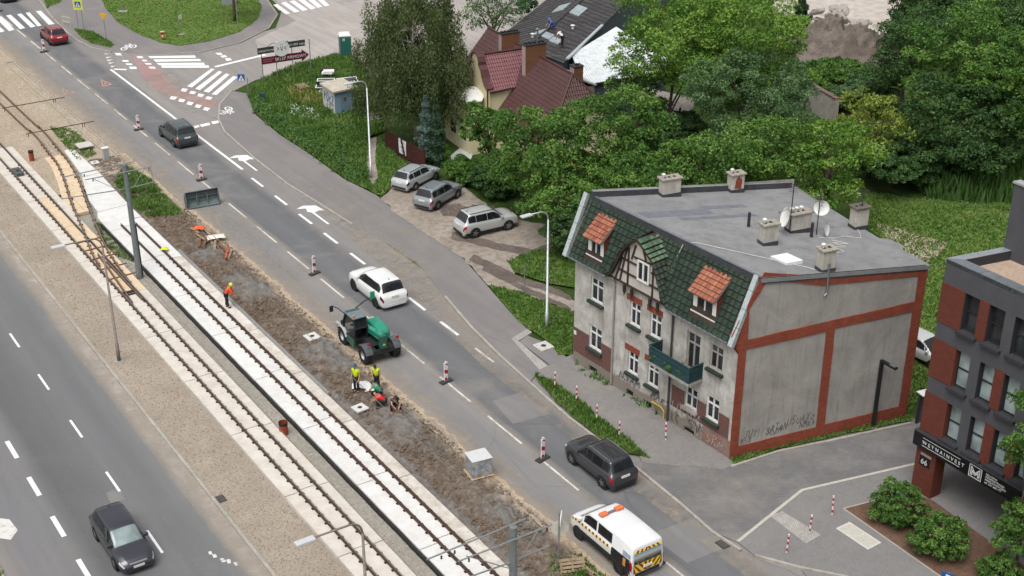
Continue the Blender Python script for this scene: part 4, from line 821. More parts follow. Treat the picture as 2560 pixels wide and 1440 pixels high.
# half-timbered gable in the middle
prof = [(3.05, 6.95), (3.55, 7.35), (4.0, 8.2), (4.4, 9.0), (4.95, 9.6), (5.6, 10.08), (6.25, 9.66), (6.95, 9.15), (7.35, 8.3), (7.75, 7.45), (8.25, 6.95)]
gab = empty('timber_gable', (0, 0, 0)); gab.parent = ten
b = MB(); b.face([F(t, z, 0.16) for t, z in prof]); b.build('infill', plaster('gable_infill', '#cdc4bd', '#ddd6cf', '#a59c94', None, 0.25), gab)
b = MB(); slabbox(b, F, 3.55, 8.3, -0.3, 6.96, 0.0, 0.06) if False else None
bt = MB(); W_ = 0.10
def beam_(p, q, w=W_): bt.bar(F(p[0], p[1], 0.19), F(q[0], q[1], 0.19), w, 0.07, up=tuple(F.n))
for p, q in (((3.2, 7.05), (8.1, 7.05)), ((3.9, 7.75), (7.6, 7.75)), ((4.75, 7.05), (4.75, 9.3)), ((6.75, 7.05), (6.75, 9.2)), ((4.2, 8.5), (5.4, 8.5)), ((6.6, 8.5), (7.2, 8.5)), ((4.1, 7.1), (4.6, 9.2)), ((7.5, 7.1), (6.9, 9.1)), ((5.3, 9.6), (5.0, 8.7)), ((5.9, 9.6), (6.2, 8.9)), ((3.7, 7.0), (4.2, 8.4)), ((5.2, 8.9), (6.6, 8.98))): beam_(p, q)
bt.build('timber', M_TIMBER, gab)
for t in (4.55, 5.15, 6.65, 7.25): bt = MB(); slabbox(bt, F, t-0.07, t+0.07, 6.55, 7.0, 0.16, 0.3); bt.face([F(t-0.1, 6.55, 0.24), F(t, 6.3, 0.24), F(t+0.1, 6.55, 0.24), F(t, 6.75, 0.24)]); bt.build('bracket', M_TIMBER, gab)
window(gab, lambda t, z, o=0: F(t, z, o+0.16), 5.55, 6.5, 7.72, 8.92, 0.06, 0.1, 1, 0)
b = MB()
for i in range(len(prof)-1):
    p, q = prof[i], prof[i+1]; b.bar(F(p[0], p[1]+0.05, 0.34), F(q[0], q[1]+0.05, 0.34), 0.14, 0.2, up=tuple(F.n))
b.build('bargeboard', M_TIMBER, gab)
def back_o(z): return E0[0]+(E1[0]-E0[0])*(z-E0[1])/(E1[1]-E0[1])-0.25
for side in (1, -1):
    for i in range(5):
        p, q = (prof[5+i], prof[6+i]) if side == 1 else (prof[5-i], prof[4-i])
        zb0, zb1 = min(p[1]+0.1, 10.3), q[1]+0.1
        pts = [F(p[0], p[1]+0.1, 0.46), F(q[0], q[1]+0.1, 0.46), F(q[0]+0.05*side, zb1+0.1, back_o(zb1)), F(p[0]+0.3 if i == 0 else p[0]+0.05*side, p[1]+(0.3 if i == 0 else 0.15), back_o(zb0)-0.15)]
        rf = poly3(pts, M_TIMBER, 'roof', gab, 0.05, (0, 0, 1))
        a = Vector(pts[1]); xd = Vector(pts[0])-Vector(pts[1]); wd = Vector(pts[2])-Vector(pts[1])
        me_ = tile_mesh('roof_tile', 0.33, 0.3, M_TGREENL if i < 2 and side == 1 else M_TGREEN)
        if side == 1: tile_patch(rf, me_, a+Vector((0, 0, 0.02)), wd, xd, wd.length, xd.length, 0.33, 0.34)
        else: tile_patch(rf, me_, Vector(pts[2])+Vector((0, 0, 0.02)), -wd, xd, wd.length, xd.length, 0.33, 0.34)
# graffiti: strokes sprayed on the walls
def strokes(P, segs, mat, nm, par, o=0.062, w=0.05):
    m = MB(); zz = 0
    for s_ in segs:
        for i in range(len(s_)-1):
            p, q = Vector(s_[i]), Vector(s_[i+1]); d = (q-p)
            if d.length < 1e-4: continue
            d.normalize(); n_ = Vector((-d.y, d.x))*w/2; zz += 1; oo = o+0.0006*(zz % 7)
            m.face([P(p.x+n_.x, p.y+n_.y, oo), P(p.x-n_.x, p.y-n_.y, oo), P(q.x-n_.x, q.y-n_.y, oo), P(q.x+n_.x, q.y+n_.y, oo)])
    return m.build(nm, mat, par)
M_SPRAY = flat('#55524f', 0.8, var=0.2); M_SPRAYW = flat('#bfbbb5', 0.8, var=0.35)
FONT = {'J': [[(0.1, 0.2), (0.3, 0), (0.55, 0.2), (0.55, 1)], [(0.2, 1), (0.9, 1)]], 'U': [[(0, 1), (0.1, 0.2), (0.5, 0), (0.8, 0.3), (0.85, 1)]], 'T': [[(0, 1), (0.9, 0.95)], [(0.45, 1), (0.4, 0)]], 'S': [[(0.8, 0.9), (0.3, 1), (0.1, 0.7), (0.7, 0.4), (0.6, 0.05), (0, 0.1)]], 'X': [[(0, 0), (0.8, 1)], [(0.1, 1), (0.8, 0)]], 'O': [[(0.4, 0), (0.05, 0.4), (0.3, 0.95), (0.75, 0.8), (0.8, 0.3), (0.4, 0)]], 'A': [[(0, 0), (0.4, 1), (0.85, 0)], [(0.2, 0.4), (0.7, 0.45)]], 'R': [[(0.1, 0), (0.1, 1), (0.7, 0.85), (0.15, 0.5), (0.8, 0)]], 'E': [[(0.8, 1), (0.1, 1), (0.1, 0), (0.8, 0)], [(0.1, 0.5), (0.6, 0.5)]], 'P': [[(0.1, 0), (0.15, 1), (0.75, 0.8), (0.2, 0.45)]], 'Z': [[(0, 1), (0.8, 1), (0, 0), (0.85, 0)]], '!': [[(0.3, 1), (0.3, 0.3)], [(0.3, 0.12), (0.3, 0)]], 'N': [[(0, 0), (0.1, 1), (0.7, 0), (0.8, 1)]], '-': [[(0, 0.5), (0.8, 0.5)]], 'M': [[(0, 0), (0.15, 1), (0.45, 0.4), (0.75, 1), (0.9, 0)]], ' ': [], 'L': [[(0.1, 1), (0.1, 0), (0.7, 0)]], 'K': [[(0.1, 0), (0.1, 1)], [(0.8, 1), (0.1, 0.5), (0.8, 0)]], 'C': [[(0.8, 0.85), (0.4, 1), (0.05, 0.5), (0.4, 0), (0.8, 0.15)]], 'V': [[(0, 1), (0.4, 0), (0.8, 1)]]}
def write(txt, t, z, h, w, sk=0.0):
    out = []
    for i, ch in enumerate(txt):
        for s_ in FONT.get(ch, []): out.append([(t+i*w*1.12+x*w+y*h*sk, z+y*h*(0.9+0.2*math.sin(i*2.1))) for x, y in s_])
    return out
for w_ in (write('JUT! SATAN', 0.75, 1.15, 0.5, 0.24, 0.15), write('USUAXO', 3.35, 1.35, 0.5, 0.26, 0.2), write('P-J', 0.6, 0.9, 0.3, 0.2), write('SEZM', 2.1, 1.05, 0.4, 0.22, 0.3), write('NMRA', 4.2, 1.0, 0.4, 0.22, 0.1)): strokes(GB, w_, M_SPRAY, 'graffiti', ten, 0.006, 0.035)
for w_ in (write('UVMM', 8.6, 0.9, 0.75, 0.5, 0.1), write('SRM', 11.3, 0.35, 0.6, 0.4, 0.2), write('NS', 10.5, 0.3, 0.6, 0.3)): strokes(F, w_, M_SPRAYW, 'graffiti', ten, 0.045, 0.035)
for w_ in (write('NSAM', 4.2, 1.0, 0.45, 0.4, 0.2), write('MARS', 6.9, 0.9, 0.5, 0.35, 0.2), write('SV', 9.9, 0.5, 0.6, 0.5), write('LC', 8.6, 0.35, 0.5, 0.3)): strokes(F, w_, M_SPRAY, 'graffiti', ten, 0.05, 0.045)
m = MB(); slabbox(m, F, 0.06, 0.28, 1.95, 2.2, 0.03, 0.05); m.build('house_number_plate', M_PVC, ten)

# ------------------------------------------------------------------ cream house with brown metal-tile roofs
HO = (-3.47,105.30); HR = rad(26.9)
hou = empty('cream_house', (HO[0], HO[1], 0), HR, 'cream house with brown metal-tile roofs, curved gable and a roof terrace behind the trees', 'building')
M_CREAM = plaster('cream_render', '#e6dcae', '#efe6c0', '#bfb48c', None, 0.25)
M_BROWN = earth('brown_metal_tile', ['#5a3a38', '#523431', '#472c2a', '#6a4a47'], 0.3, 1.5, 20, 0.5, 0.15, 0.4)
M_WINE = earth('wine_metal_tile', ['#7d4347', '#743c40', '#643438', '#8f5558'], 0.3, 1.5, 20, 0.45, 0.15, 0.45)
M_BRTRIM = flat('#4a3230', 0.6, var=0.2)
def metal_roof(poly, ex, up, mat, name, parent, wave=0.028, pw=0.21, rl=0.35, step=0.035):
    """Pressed metal tiles: a sheet with real waves and course steps, cut to the slope's outline."""
    P0 = Vector(poly[0]); ex = Vector(ex).normalized(); n_ = ex.cross(Vector(up)).normalized(); n_ = n_ if n_.z > 0 else -n_; uy = n_.cross(ex).normalized(); uy = uy if uy.z > 0 else -uy
    L = [((Vector(p)-P0).dot(ex), (Vector(p)-P0).dot(uy)) for p in poly]; x0 = min(q[0] for q in L); x1 = max(q[0] for q in L); y0 = min(q[1] for q in L); y1 = max(q[1] for q in L)
    nx = int((x1-x0)/(pw/4))+1; ny = int((y1-y0)/rl)+1; rows = []
    for j in range(ny):
        for (yy, hh) in ((y0+j*rl-0.005, step), (y0+(j+1)*rl-0.012, 0.0)):
            rows.append([P0+ex*(x0+i*pw/4)+uy*yy+n_*(hh+wave*(1, 0.45, 0, 0.45)[i % 4]) for i in range(nx+1)])
    b = MB(); b.quadgrid(rows); me = b.mesh(name, [mat]); bm = bmesh.new(); bm.from_mesh(me)
    k_ = len(poly); cen = sum((Vector(p) for p in poly), Vector())/k_
    for i in range(k_):
        a = Vector(poly[i]); c = Vector(poly[(i+1) % k_]); pn = (c-a).cross(n_).normalized()
        if pn.dot(cen-a) > 0: pn = -pn
        bmesh.ops.bisect_plane(bm, geom=bm.verts[:]+bm.edges[:]+bm.faces[:], plane_co=a, plane_no=pn, clear_outer=True)
    bm.to_mesh(me); bm.free(); o = bpy.data.objects.new(name, me); COL.objects.link(o); o.parent = parent
    return o
rb, rz_ = 6.7, 7.3
V3 = Vector
fsl = [(2.75, -6.5, 2.75), (2.75, 10.2, 2.75), (rb, 10.2, rz_), (rb, -5.0, rz_), (4.75, -6.5, 5.05)]
metal_roof(fsl, (0, 1, 0), V3(fsl[2])-V3(fsl[1]), M_BROWN, 'roof', hou)
bsl = [(2*rb-p[0], p[1], p[2]) for p in fsl]; metal_roof(bsl, (0, 1, 0), V3(bsl[2])-V3(bsl[1]), M_BROWN, 'roof', hou)
hsl = [(4.75, -6.52, 5.03), (8.65, -6.52, 5.03), (rb, -5.0, rz_)]; metal_roof(hsl, (1, 0, 0), V3((rb, -5, rz_))-V3((rb, -6.52, 5.03)), M_BROWN, 'roof', hou)
csl = [(2.25, 0.78, 4.82), (4.75, 0.78, 4.98), (rb+0.05, 2.95, rz_+0.05), (2.25, 2.95, rz_+0.05)]; metal_roof(csl, (1, 0, 0), (0, 2.17, 2.45), M_WINE, 'roof', hou)
csl = [(2.25, 5.12, 4.82), (4.75, 5.12, 4.98), (rb+0.05, 2.95, rz_+0.05), (2.25, 2.95, rz_+0.05)]; metal_roof(csl, (1, 0, 0), (0, -2.17, 2.45), M_WINE, 'roof', hou)
m = MB()
for a, c in (((rb, -5.0, rz_+0.06), (rb, 10.2, rz_+0.06)), ((2.4, 2.95, rz_+0.1), (rb, 2.95, rz_+0.1)), ((rb, -5.0, rz_+0.06), (4.75, -6.5, 5.1)), ((rb, -5.0, rz_+0.06), (8.65, -6.5, 5.1))): m.tube([a, c], 0.09, 8)
m.build('ridge_cap', M_BROWN, hou)
m = MB(); m.bar((4.75, -6.56, 4.98), (8.65, -6.56, 4.98), 0.1, 0.16); m.bar((2.7, -6.6, 2.7), (2.7, 10.2, 2.7), 0.14, 0.14); m.bar((2.25, 0.72, 4.76), (4.8, 0.72, 4.9), 0.12, 0.14); m.build('eaves_trim', M_BRTRIM, hou)
m = MB(); m.box((3.15, -6.2, -0.2), (10.25, 9.9, 2.8))
m.face([(3.15, -6.2, 2.8), (10.25, -6.2, 2.8), (8.6, -6.2, 4.9), (4.8, -6.2, 4.9)]); m.face([(3.15, 9.9, 2.8), (10.25, 9.9, 2.8), (rb, 9.9, 7.0)])
m.face([(2.2, 0.95, 2.6), (5.0, 0.95, 2.6), (5.0, 0.95, 4.9), (2.2, 0.95, 4.9)]); m.face([(2.2, 4.95, 2.6), (5.0, 4.95, 2.6), (5.0, 4.95, 4.9), (2.2, 4.95, 4.9)])
m.build('wall', M_CREAM, hou)
HP = lambda y, z, o=0.0: (6.7-(y), -6.2-o, z)
window(hou, lambda t, z, o=0: (6.2+t, -6.2-o, z), 0.0, 0.95, 3.15, 4.35, 0.02, 0.07, 1, 0, M_BRTRIM)
window(hou, lambda t, z, o=0: (6.2+t, -6.2-o, z), -1.5, -0.55, 0.9, 2.2, 0.02, 0.07, 1, 0, M_BRTRIM)
# ground-floor projection with the terrace
m = MB(); TP = lambda t, z, o=0: (-o, t, z)
wall_holes(m, TP, 0, 4.75, -0.2, 3.45, [(0.68, 1.9, 0.95, 2.05), (2.62, 3.72, 0.95, 2.05)], 0.14); m.face([(0, 0, -0.2), (3.2, 0, -0.2), (3.2, 0, 3.45), (0, 0, 3.45)]); m.face([(0, 4.75, -0.2), (3.2, 4.75, -0.2), (3.2, 4.75, 3.45), (0, 4.75, 3.45)])
m.face([(0.22, 0, 3.45), (0.22, 4.75, 3.45), (0, 4.75, 3.45), (0, 0, 3.45)]); m.face([(0.22, 0.22, 3.45), (0.22, 4.5, 3.45), (0.22, 4.5, 2.6), (0.22, 0.22, 2.6)]); m.face([(0.22, 0.22, 3.45), (2.2, 0.22, 3.45), (2.2, 0, 3.45), (0.22, 0, 3.45)]); m.face([(0.22, 0.22, 3.45), (2.2, 0.22, 3.45), (2.2, 0.22, 2.6), (0.22, 0.22, 2.6)])
m.build('terrace_wall', M_CREAM, hou)
m = MB(); m.face([(0.2, 0.2, 2.72), (2.3, 0.2, 2.72), (2.3, 4.6, 2.72), (0.2, 4.6, 2.72)]); m.build('terrace_floor', flat('#6b5a50', 0.8), hou)
m = MB(); slabbox(m, TP, -0.04, 4.8, 2.45, 2.75, 0.0, 0.06); m.build('cornice_band', M_BRTRIM, hou)
for a, c in ((0.68, 1.9), (2.62, 3.72)): window(hou, TP, a, c, 0.95, 2.05, -0.1, 0.07, 1, 0, flat('#2c2624', 0.6))
# curved gable with its coping
gp_ = [(0.82, 2.6), (0.82, 5.05), (1.25, 5.3), (1.62, 5.8), (1.85, 6.35), (2.25, 6.7), (2.25, 6.95), (2.4, 7.3), (2.65, 7.52), (2.95, 7.6), (3.25, 7.52), (3.5, 7.3), (3.65, 6.95), (3.65, 6.7), (4.05, 6.35), (4.28, 5.8), (4.65, 5.3), (5.08, 5.05), (5.08, 2.6)]
m = MB(); m.face([(2.0, y, z) for y, z in gp_]); m.face([(2.32, y, z) for y, z in gp_]); m.build('curved_gable', M_CREAM, hou)
m = MB()
for i in range(1, len(gp_)-2):
    (y0, z0), (y1, z1) = gp_[i], gp_[i+1]; d = V3((0, y1-y0, z1-z0)); n_ = V3((0, -d.z, d.y)).normalized()*0.07
    if abs(y1-y0) < 1e-6 and i not in (5, 12): continue
    a0 = V3((1.92, y0, z0)); a1 = V3((1.92, y1, z1)); b0 = V3((2.62, y0, z0)); b1 = V3((2.62, y1, z1)); m.face([a0+n_, a1+n_, b1+n_, b0+n_]); m.face([a0, a1, a1+n_, a0+n_]); m.face([b0, b1, b1+n_, b0+n_])
m.build('coping', flat('#65403e', 0.45, 0.2, var=0.15), hou)
window(hou, lambda t, z, o=0: (2.0-o, t, z), 1.75, 2.75, 2.75, 4.55, 0.03, 0.08, 1, 0, M_BRTRIM, None, None, 'terrace_door'); window(hou, lambda t, z, o=0: (2.0-o, t, z), 3.45, 4.3, 3.3, 4.4, 0.03, 0.08, 1, 0, M_BRTRIM)
strokes(lambda t, z, o=0: (2.0-o, 3.45-t, z), [[(0, 0), (0, 0.34)], [(0.25, 0), (0.42, 0.3), (0.25, 0.33), (0.22, 0.2), (0.4, 0.2)], [(0.55, 0), (0.72, 0.3), (0.55, 0.33), (0.52, 0.2), (0.7, 0.2)], [(0.85, 0.17), (1.0, 0.3), (0.85, 0.33), (0.85, 0.17), (1.02, 0.05), (0.85, 0), (0.85, 0.17)]], M_BRTRIM, 'year_numerals', hou, 0.02, 0.05)
M_CHPINK = plaster('chimney_cladding', '#b6a29c', '#c4b2ac', '#94827d', None, 0.2); M_CHOR = brick_mat('chimney_brick', '#8a6044', '#80563c', '#7a5a46', '#6d4a36', 0.3)
def hchim(b0, a0, lb, la, z0, z1, nm='chimney', pots=4):
    c = empty(nm, (b0, a0, 0)); c.parent = hou; m = MB()
    x0, x1, y0, y1 = -lb/2, lb/2, -la/2, la/2
    m.face([(x0, y0, z0), (x1, y0, z0), (x1, y0, z1), (x0, y0, z1)], 1); m.face([(x0, y1, z0), (x1, y1, z0), (x1, y1, z1), (x0, y1, z1)], 1); m.face([(x0, y0, z0), (x0, y1, z0), (x0, y1, z1), (x0, y0, z1)], 0); m.face([(x1, y0, z0), (x1, y1, z0), (x1, y1, z1), (x1, y0, z1)], 0); m.build('stack', [M_CHPINK, M_CHOR], c)
    m = MB(); m.box((x0-0.06, y0-0.06, z1), (x1+0.06, y1+0.06, z1+0.08)); m.build('cap_slab', M_DARK, c)
    for i in range(pots): m = MB(); x = x0+(i+0.5)*lb/pots; m.box((x-0.1, -0.15, z1+0.08), (x+0.1, 0.15, z1+0.2)); m.build('flue_opening', M_BLACK, c)
    return c
hc = hchim(6.3, 0.75, 1.9, 0.62, 5.6, 8.35, pots=5); m = MB(); m.tube([(0.3, 0, 8.4), (0.3, 0, 9.5)], 0.07, 8); m.lathe([(0.16, 0), (0.17, 0.06), (0.02, 0.16)], 10, (0.3, 0, 9.5)); m.build('flue_pipe', M_ZINC, hc)
hchim(6.2, 5.1, 1.7, 0.55, 5.6, 8.2, pots=5); hchim(8.6, -2.3, 0.85, 0.7, 4.8, 7.0, pots=1)
# rear dormer with white-edged roof
csl = [(7.6, -1.5, 6.0), (10.6, -1.5, 5.2), (10.6, 1.6, 5.2), (7.6, 1.6, 6.0)]; metal_roof([(10.4, -2.0, 5.0), (10.4, 1.5, 5.0), (7.8, 1.5, 6.25), (7.8, -2.0, 6.25)], (0, 1, 0), (-2.6, 0, 1.25), M_WINE, 'roof', hou)
m = MB(); m.box((7.8, -2.1, 2.5), (10.4, -1.95, 5.0)); m.box((10.3, -2.1, 2.5), (10.45, 1.6, 4.95)); m.build('rear_dormer_wall', flat('#9c8f8a', 0.8), hou)
m = MB(); m.bar((10.5, -2.1, 5.05), (10.5, 1.6, 5.05), 0.3, 0.1); m.bar((10.5, -2.1, 5.08), (7.7, -2.1, 6.35), 0.25, 0.1); m.bar((7.7, 1.6, 6.4), (10.5, 1.6, 5.1), 0.25, 0.1); m.build('white_fascia', M_METALW, hou)
# things on the terrace
u = empty('parasol', (0, 0, 0)); u.parent = None; q = Matrix.Rotation(HR, 3, 'Z') @ V3((1.15, 2.05, 2.72)); u.location = (HO[0]+q.x, HO[1]+q.y, q.z)
tag(u, 'white canvas parasol tilted over the terrace of the cream house', 'parasol')
m = MB(); m.tube([(0, 0, 0), (0, 0, 2.1)], 0.025, 6); m.build('pole', M_TIMBER, u)
m = MB(); c = V3((0, 0, 2.2)); rim = [V3((1.25*math.cos(i*math.pi/3+0.3), 1.25*math.sin(i*math.pi/3+0.3)*0.9, 1.75+0.35*math.sin(i*math.pi/3))) for i in range(6)]
for i in range(6): m.face([c, rim[i], rim[(i+1) % 6]]); m.face([rim[i], rim[(i+1) % 6], rim[(i+1) % 6]-V3((0, 0, 0.12)), rim[i]-V3((0, 0, 0.12))])
m.build('canopy', flat('#f6f4ee', 0.8, var=0.05), u)
def loc_h(b_, a_, z): q = Matrix.Rotation(HR, 3, 'Z') @ V3((b_, a_, z)); return (HO[0]+q.x, HO[1]+q.y, q.z)
t_ = empty('terrace_table', loc_h(0.85, 2.55, 2.72), 0, 'small round white table on the terrace beside the parasol', 'table'); m = MB(); m.lathe([(0.001, 0.7), (0.34, 0.7), (0.34, 0.73), (0.001, 0.73)], 14); m.build('table_top', M_WHITE, t_); m = MB(); m.tube([(0, 0, 0), (0, 0, 0.7)], 0.03, 6); m.lathe([(0.22, 0), (0.22, 0.03), (0.03, 0.06)], 10); m.build('pedestal', M_DARK, t_)
for i, (b_, a_) in enumerate(((0.75, 1.7), (0.8, 3.3))):
    t_ = empty('terrace_chair', loc_h(b_, a_, 2.72), HR, ('dark wooden chair on the terrace right of the white table', 'dark wooden chair on the terrace left of the white table')[i], 'chair', 'chairs on the house terrace'); m = MB(); m.box((-0.22, -0.22, 0.42), (0.22, 0.22, 0.46)); m.build('seat', M_TIMBER, t_); m = MB(); m.box((-0.22, 0.18, 0.46), (0.22, 0.22, 0.9)); m.build('backrest', M_TIMBER, t_)
    for sx in (-0.2, 0.2):
        for sy in (-0.2, 0.2): m = MB(); m.bar((sx, sy, 0), (sx, sy, 0.42), 0.04); m.build('leg', M_TIMBER, t_)
struct(sheet('patio', [(-5.04,104.93), (-4.32,106.79), (-3.22,105.30), (-3.33,104.38), (-3.48,102.86), (-4.84,103.13)], 0.1, flat('#c9c9c6', 0.8, var=0.12, scale=2.0), None, 0.2))
# ------------------------------------------------------------------ warehouse with black felt and white metal roofs
wh = empty('warehouse', (HO[0], HO[1], 0), HR, 'long low warehouse with black felt roof and a white corrugated annexe roof', 'building')
def felt_black():
    N = NT('black_felt', 0.85, 0.25); x, y, z = N.sep(); v = N.mapv((0.25, 2.2, 1)); st = N.noise(1.2, 5, 0.65, v); c = N.ramp(st, [(0.35, '#3f3d3d'), (0.55, '#4c4a4b'), (0.72, '#6b6869')])
    w = N.math('FRACT', N.math('MULTIPLY', y, 1.0)); c = N.mix(N.math('MULTIPLY', N.ramp(w, [(0.0, 1.0), (0.06, 0.0)]), 0.5), c, '#2c2b2b')
    N.col(N.mix(N.math('MULTIPLY', N.ramp(N.noise(3, 5), [(0.55, 0.0), (0.75, 1.0)]), 0.5), c, '#7d797a')); return N.mat
M_FBLK = felt_black()
WP = lambda l, p, z: (0.72*l-0.70*p, 0.70*l+0.72*p, z)      # along the warehouse, across it, up
m = MB(); m.face([WP(11.5, 4.5, 4.0), WP(60, 4.5, 4.0), WP(60, -1.0, 5.9), WP(11.5, -1.0, 5.9)]); m.face([WP(11.5, -1.0, 5.9), WP(60, -1.0, 5.9), WP(60, -4.4, 4.9), WP(11.5, -4.4, 4.9)]); wr = m.build('felt_roof', M_FBLK, wh)
m = MB()
for i in range(36): l = 12.0+i*1.1; m.bar(WP(l, 4.5, 4.02), WP(l, -1.0, 5.92), 0.08, 0.03); m.bar(WP(l, -4.4, 4.92), WP(l, -1.0, 5.92), 0.08, 0.03)
m.build('felt_seam', flat('#353334', 0.9), wr)['kind'] = 'stuff'
m = MB(); m.tube([WP(11.5, -1, 5.92), WP(60, -1, 5.92)], 0.14, 6); m.build('ridge_roll', M_FBLK, wr)
m = MB(); m.face([WP(11.7, 4.3, -0.1), WP(60, 4.3, -0.1), WP(60, 4.3, 4.0), WP(11.7, 4.3, 4.0)]); m.face([WP(11.7, 4.3, -0.1), WP(11.7, -4.3, -0.1), WP(11.7, -4.3, 4.9), WP(11.7, -1, 5.85), WP(11.7, 4.3, 4.0)]); m.face([WP(11.7, -4.3, -0.1), WP(60, -4.3, -0.1), WP(60, -4.3, 4.9), WP(11.7, -4.3, 4.9)])
m.face([(11.6, 1.5, -0.1), (20, 1.7, -0.1), (20, 1.7, 3.9), (11.6, 1.5, 3.9)]); m.face([(11.6, 1.5, -0.1), (13.3, 6.9, -0.1), (13.3, 6.9, 4.8), (11.6, 1.5, 3.9)]); m.build('wall', flat('#5a646b', 0.8, var=0.2), wh)
m = MB(); m.bar(WP(11.6, 4.55, 3.95), WP(60, 4.55, 3.95), 0.12, 0.12); m.build('eaves_trim', flat('#8d8a85', 0.7), wh)
def corr(p00, p10, p11, p01, n=60, h=0.05):
    m = MB(); rows = []
    for j in range(2):
        row = []
        for i in range(n*2+1):
            f_ = i/(n*2); a = V3(p00).lerp(V3(p10), f_) if j == 0 else V3(p01).lerp(V3(p11), f_); row.append((a.x, a.y, a.z+(h if i % 2 else 0)))
        rows.append(row)
    m.quadgrid(rows); return m
corr((11.5, 1.35, 3.9), (21.5, 1.7, 3.95), (21.5, 12.9, 4.85), (13.3, 6.9, 4.85), 40, 0.05).build('white_metal_roof', flat('#e6ebed', 0.5, 0.1, var=0.12, scale=1.5), wh)
m = MB(); m.bar((11.5, 1.3, 3.85), (21.5, 1.65, 3.9), 0.1, 0.16); m.build('fascia', M_DARK, wh)
m = MB(); m.bar(WP(12.6, -4.42, 4.97), WP(24, -4.42, 4.97), 0.28, 0.14); m.build('white_verge', M_METALW, wh)
def rz2(p): return 4.0+1.9*(4.5-p)/5.5 if p > -1 else 5.9-1.0*(-1-p)/3.4
for (l0, l1, p0, p1) in ((15.1, 16.5, -2.8, -1.95), (15.4, 16.9, -1.9, -1.1), (16.6, 18.0, -0.9, 0.1), (24.0, 27.0, -2.1, -1.15), (26.0, 28.6, 0.0, 1.2)):
    m = MB(); a = [V3(WP(l0, p0, rz2(p0)+0.09)), V3(WP(l1, p0, rz2(p0)+0.09)), V3(WP(l1, p1, rz2(p1)+0.09)), V3(WP(l0, p1, rz2(p1)+0.09))]; m.face(a)
    for i in range(4): c_, d_ = a[i], a[(i+1) % 4]; m.face([c_, d_, d_-V3((0, 0, 0.1)), c_-V3((0, 0, 0.1))])
    m.build('roof_light', flat('#a9b5b8', 0.3, var=0.15, scale=2), wr)
for l, p in ((15.8, -0.2), (20.3, -2.6), (16.5, 3.2)): m = MB(); q = WP(l, p, rz2(p)); m.tube([q, (q[0], q[1], q[2]+0.3)], 0.12, 8); m.lathe([(0.2, 0), (0.22, 0.05), (0.02, 0.12)], 10, (q[0], q[1], q[2]+0.3)); m.build('roof_vent', M_WHITE, wr)
# ------------------------------------------------------------------ modern clinker office building, number 66
MA = Vector((20.31, 57.75)); md = Vector((math.sin(AZ), -math.cos(AZ))); mo = Vector((-math.cos(AZ), -math.sin(AZ))); ms = Vector((math.sin(rad(68)), math.cos(rad(68)))); mso = Vector((ms.y, -ms.x)); mso = -mso if mso.dot(md) > 0 else mso
mod = empty('office_building', (MA.x, MA.y, 0), 0, 'modern office building of dark red brick and anthracite panels numbered 66', 'building')
MF = Plane((0, 0), md, mo); MS = Plane((0, 0), ms, mso)
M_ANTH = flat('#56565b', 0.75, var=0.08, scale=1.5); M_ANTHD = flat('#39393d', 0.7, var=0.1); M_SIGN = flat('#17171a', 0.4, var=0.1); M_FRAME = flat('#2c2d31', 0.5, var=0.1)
LEN = 22.0; wins = []; cols_ = [(1.35+1.4*i, 2.2+1.4*i) for i in range(14)]
for (z0, z1) in ((3.8, 5.75), (6.7, 8.7), (9.75, 11.68)):
    for (a, c) in cols_: wins.append((a, c, z0, z1))
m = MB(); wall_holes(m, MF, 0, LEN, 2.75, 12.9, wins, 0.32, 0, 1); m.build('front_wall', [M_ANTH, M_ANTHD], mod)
m = MB(); wall_holes(m, MS, 0, 14, 2.75, 12.9, [(4.4, 5.3, 3.8, 5.75), (4.4, 5.3, 6.7, 8.7), (4.4, 5.3, 9.75, 11.68)], 0.2); m.build('side_wall', M_ANTH, mod)
for r_, (z0, z1) in enumerate(((3.62, 5.8), (6.68, 8.76), (9.68, 11.72))):
    pans = [(-0.02, 1.35)]+[(cols_[i][1], cols_[i+1][0]) for i in range(13) if (i % 3) == ((0, 1, 0)[r_] if r_ != 0 else 1)]
    if r_ == 2: pans = [(-0.02, 1.33), (2.2, 2.74), (6.4, 6.94), (9.2, 9.74), (13.4, 13.94)]
    if r_ == 1: pans = [(-0.02, 1.36), (3.6, 4.14), (6.4, 6.94), (10.6, 11.14), (13.4, 13.94)]
    if r_ == 0: pans = [(-0.02, 1.37), (3.6, 4.14), (5.0, 5.54), (9.2, 9.74), (13.4, 13.94)]
    for (a, c) in pans:
        m = MB(); slabbox(m, MF, a, c, z0, z1, 0.0, 0.035); slabbox(m, MF, c-0.002, c+0.001, z0, z1, -0.3, 0.034) if c < 2 or a > 2 else None; m.build('brick_panel', M_BRICKM, mod)
    m = MB(); slabbox(m, MS, 0.0, 1.6, z0, z1, 0.0, 0.035); m.build('brick_panel', M_BRICKM, mod)
for (a, c, z0, z1) in wins:
    if a > 13: continue
    w_ = window(mod, MF, a, c, z0, z1, -0.28, 0.07, 0, 0.5, M_FRAME, M_GLASSB if (z0 < 9 and R.random() < 0.75) else M_GLASS, M_ANTHD)
for (z0, z1) in ((3.8, 5.75), (6.7, 8.7), (9.75, 11.68)): window(mod, MS, 4.4, 5.3, z0, z1, -0.16, 0.07, 0, 0.5, M_FRAME, M_GLASS)
m = MB(); slabbox(m, MF, -0.16, LEN, 2.72, 3.55, 0.0, 0.22); sg = m.build('sign_fascia', M_SIGN, mod)
m = MB(); slabbox(m, MS, 0.003, 8.0, 2.72, 3.55, 0.0, 0.15); m.build('sign_fascia', M_SIGN, mod)
m = MB(); slabbox(m, MF, -0.12, LEN, 3.56, 3.6, 0.0, 0.3); m.build('fascia_ledge', M_ANTHD, mod)
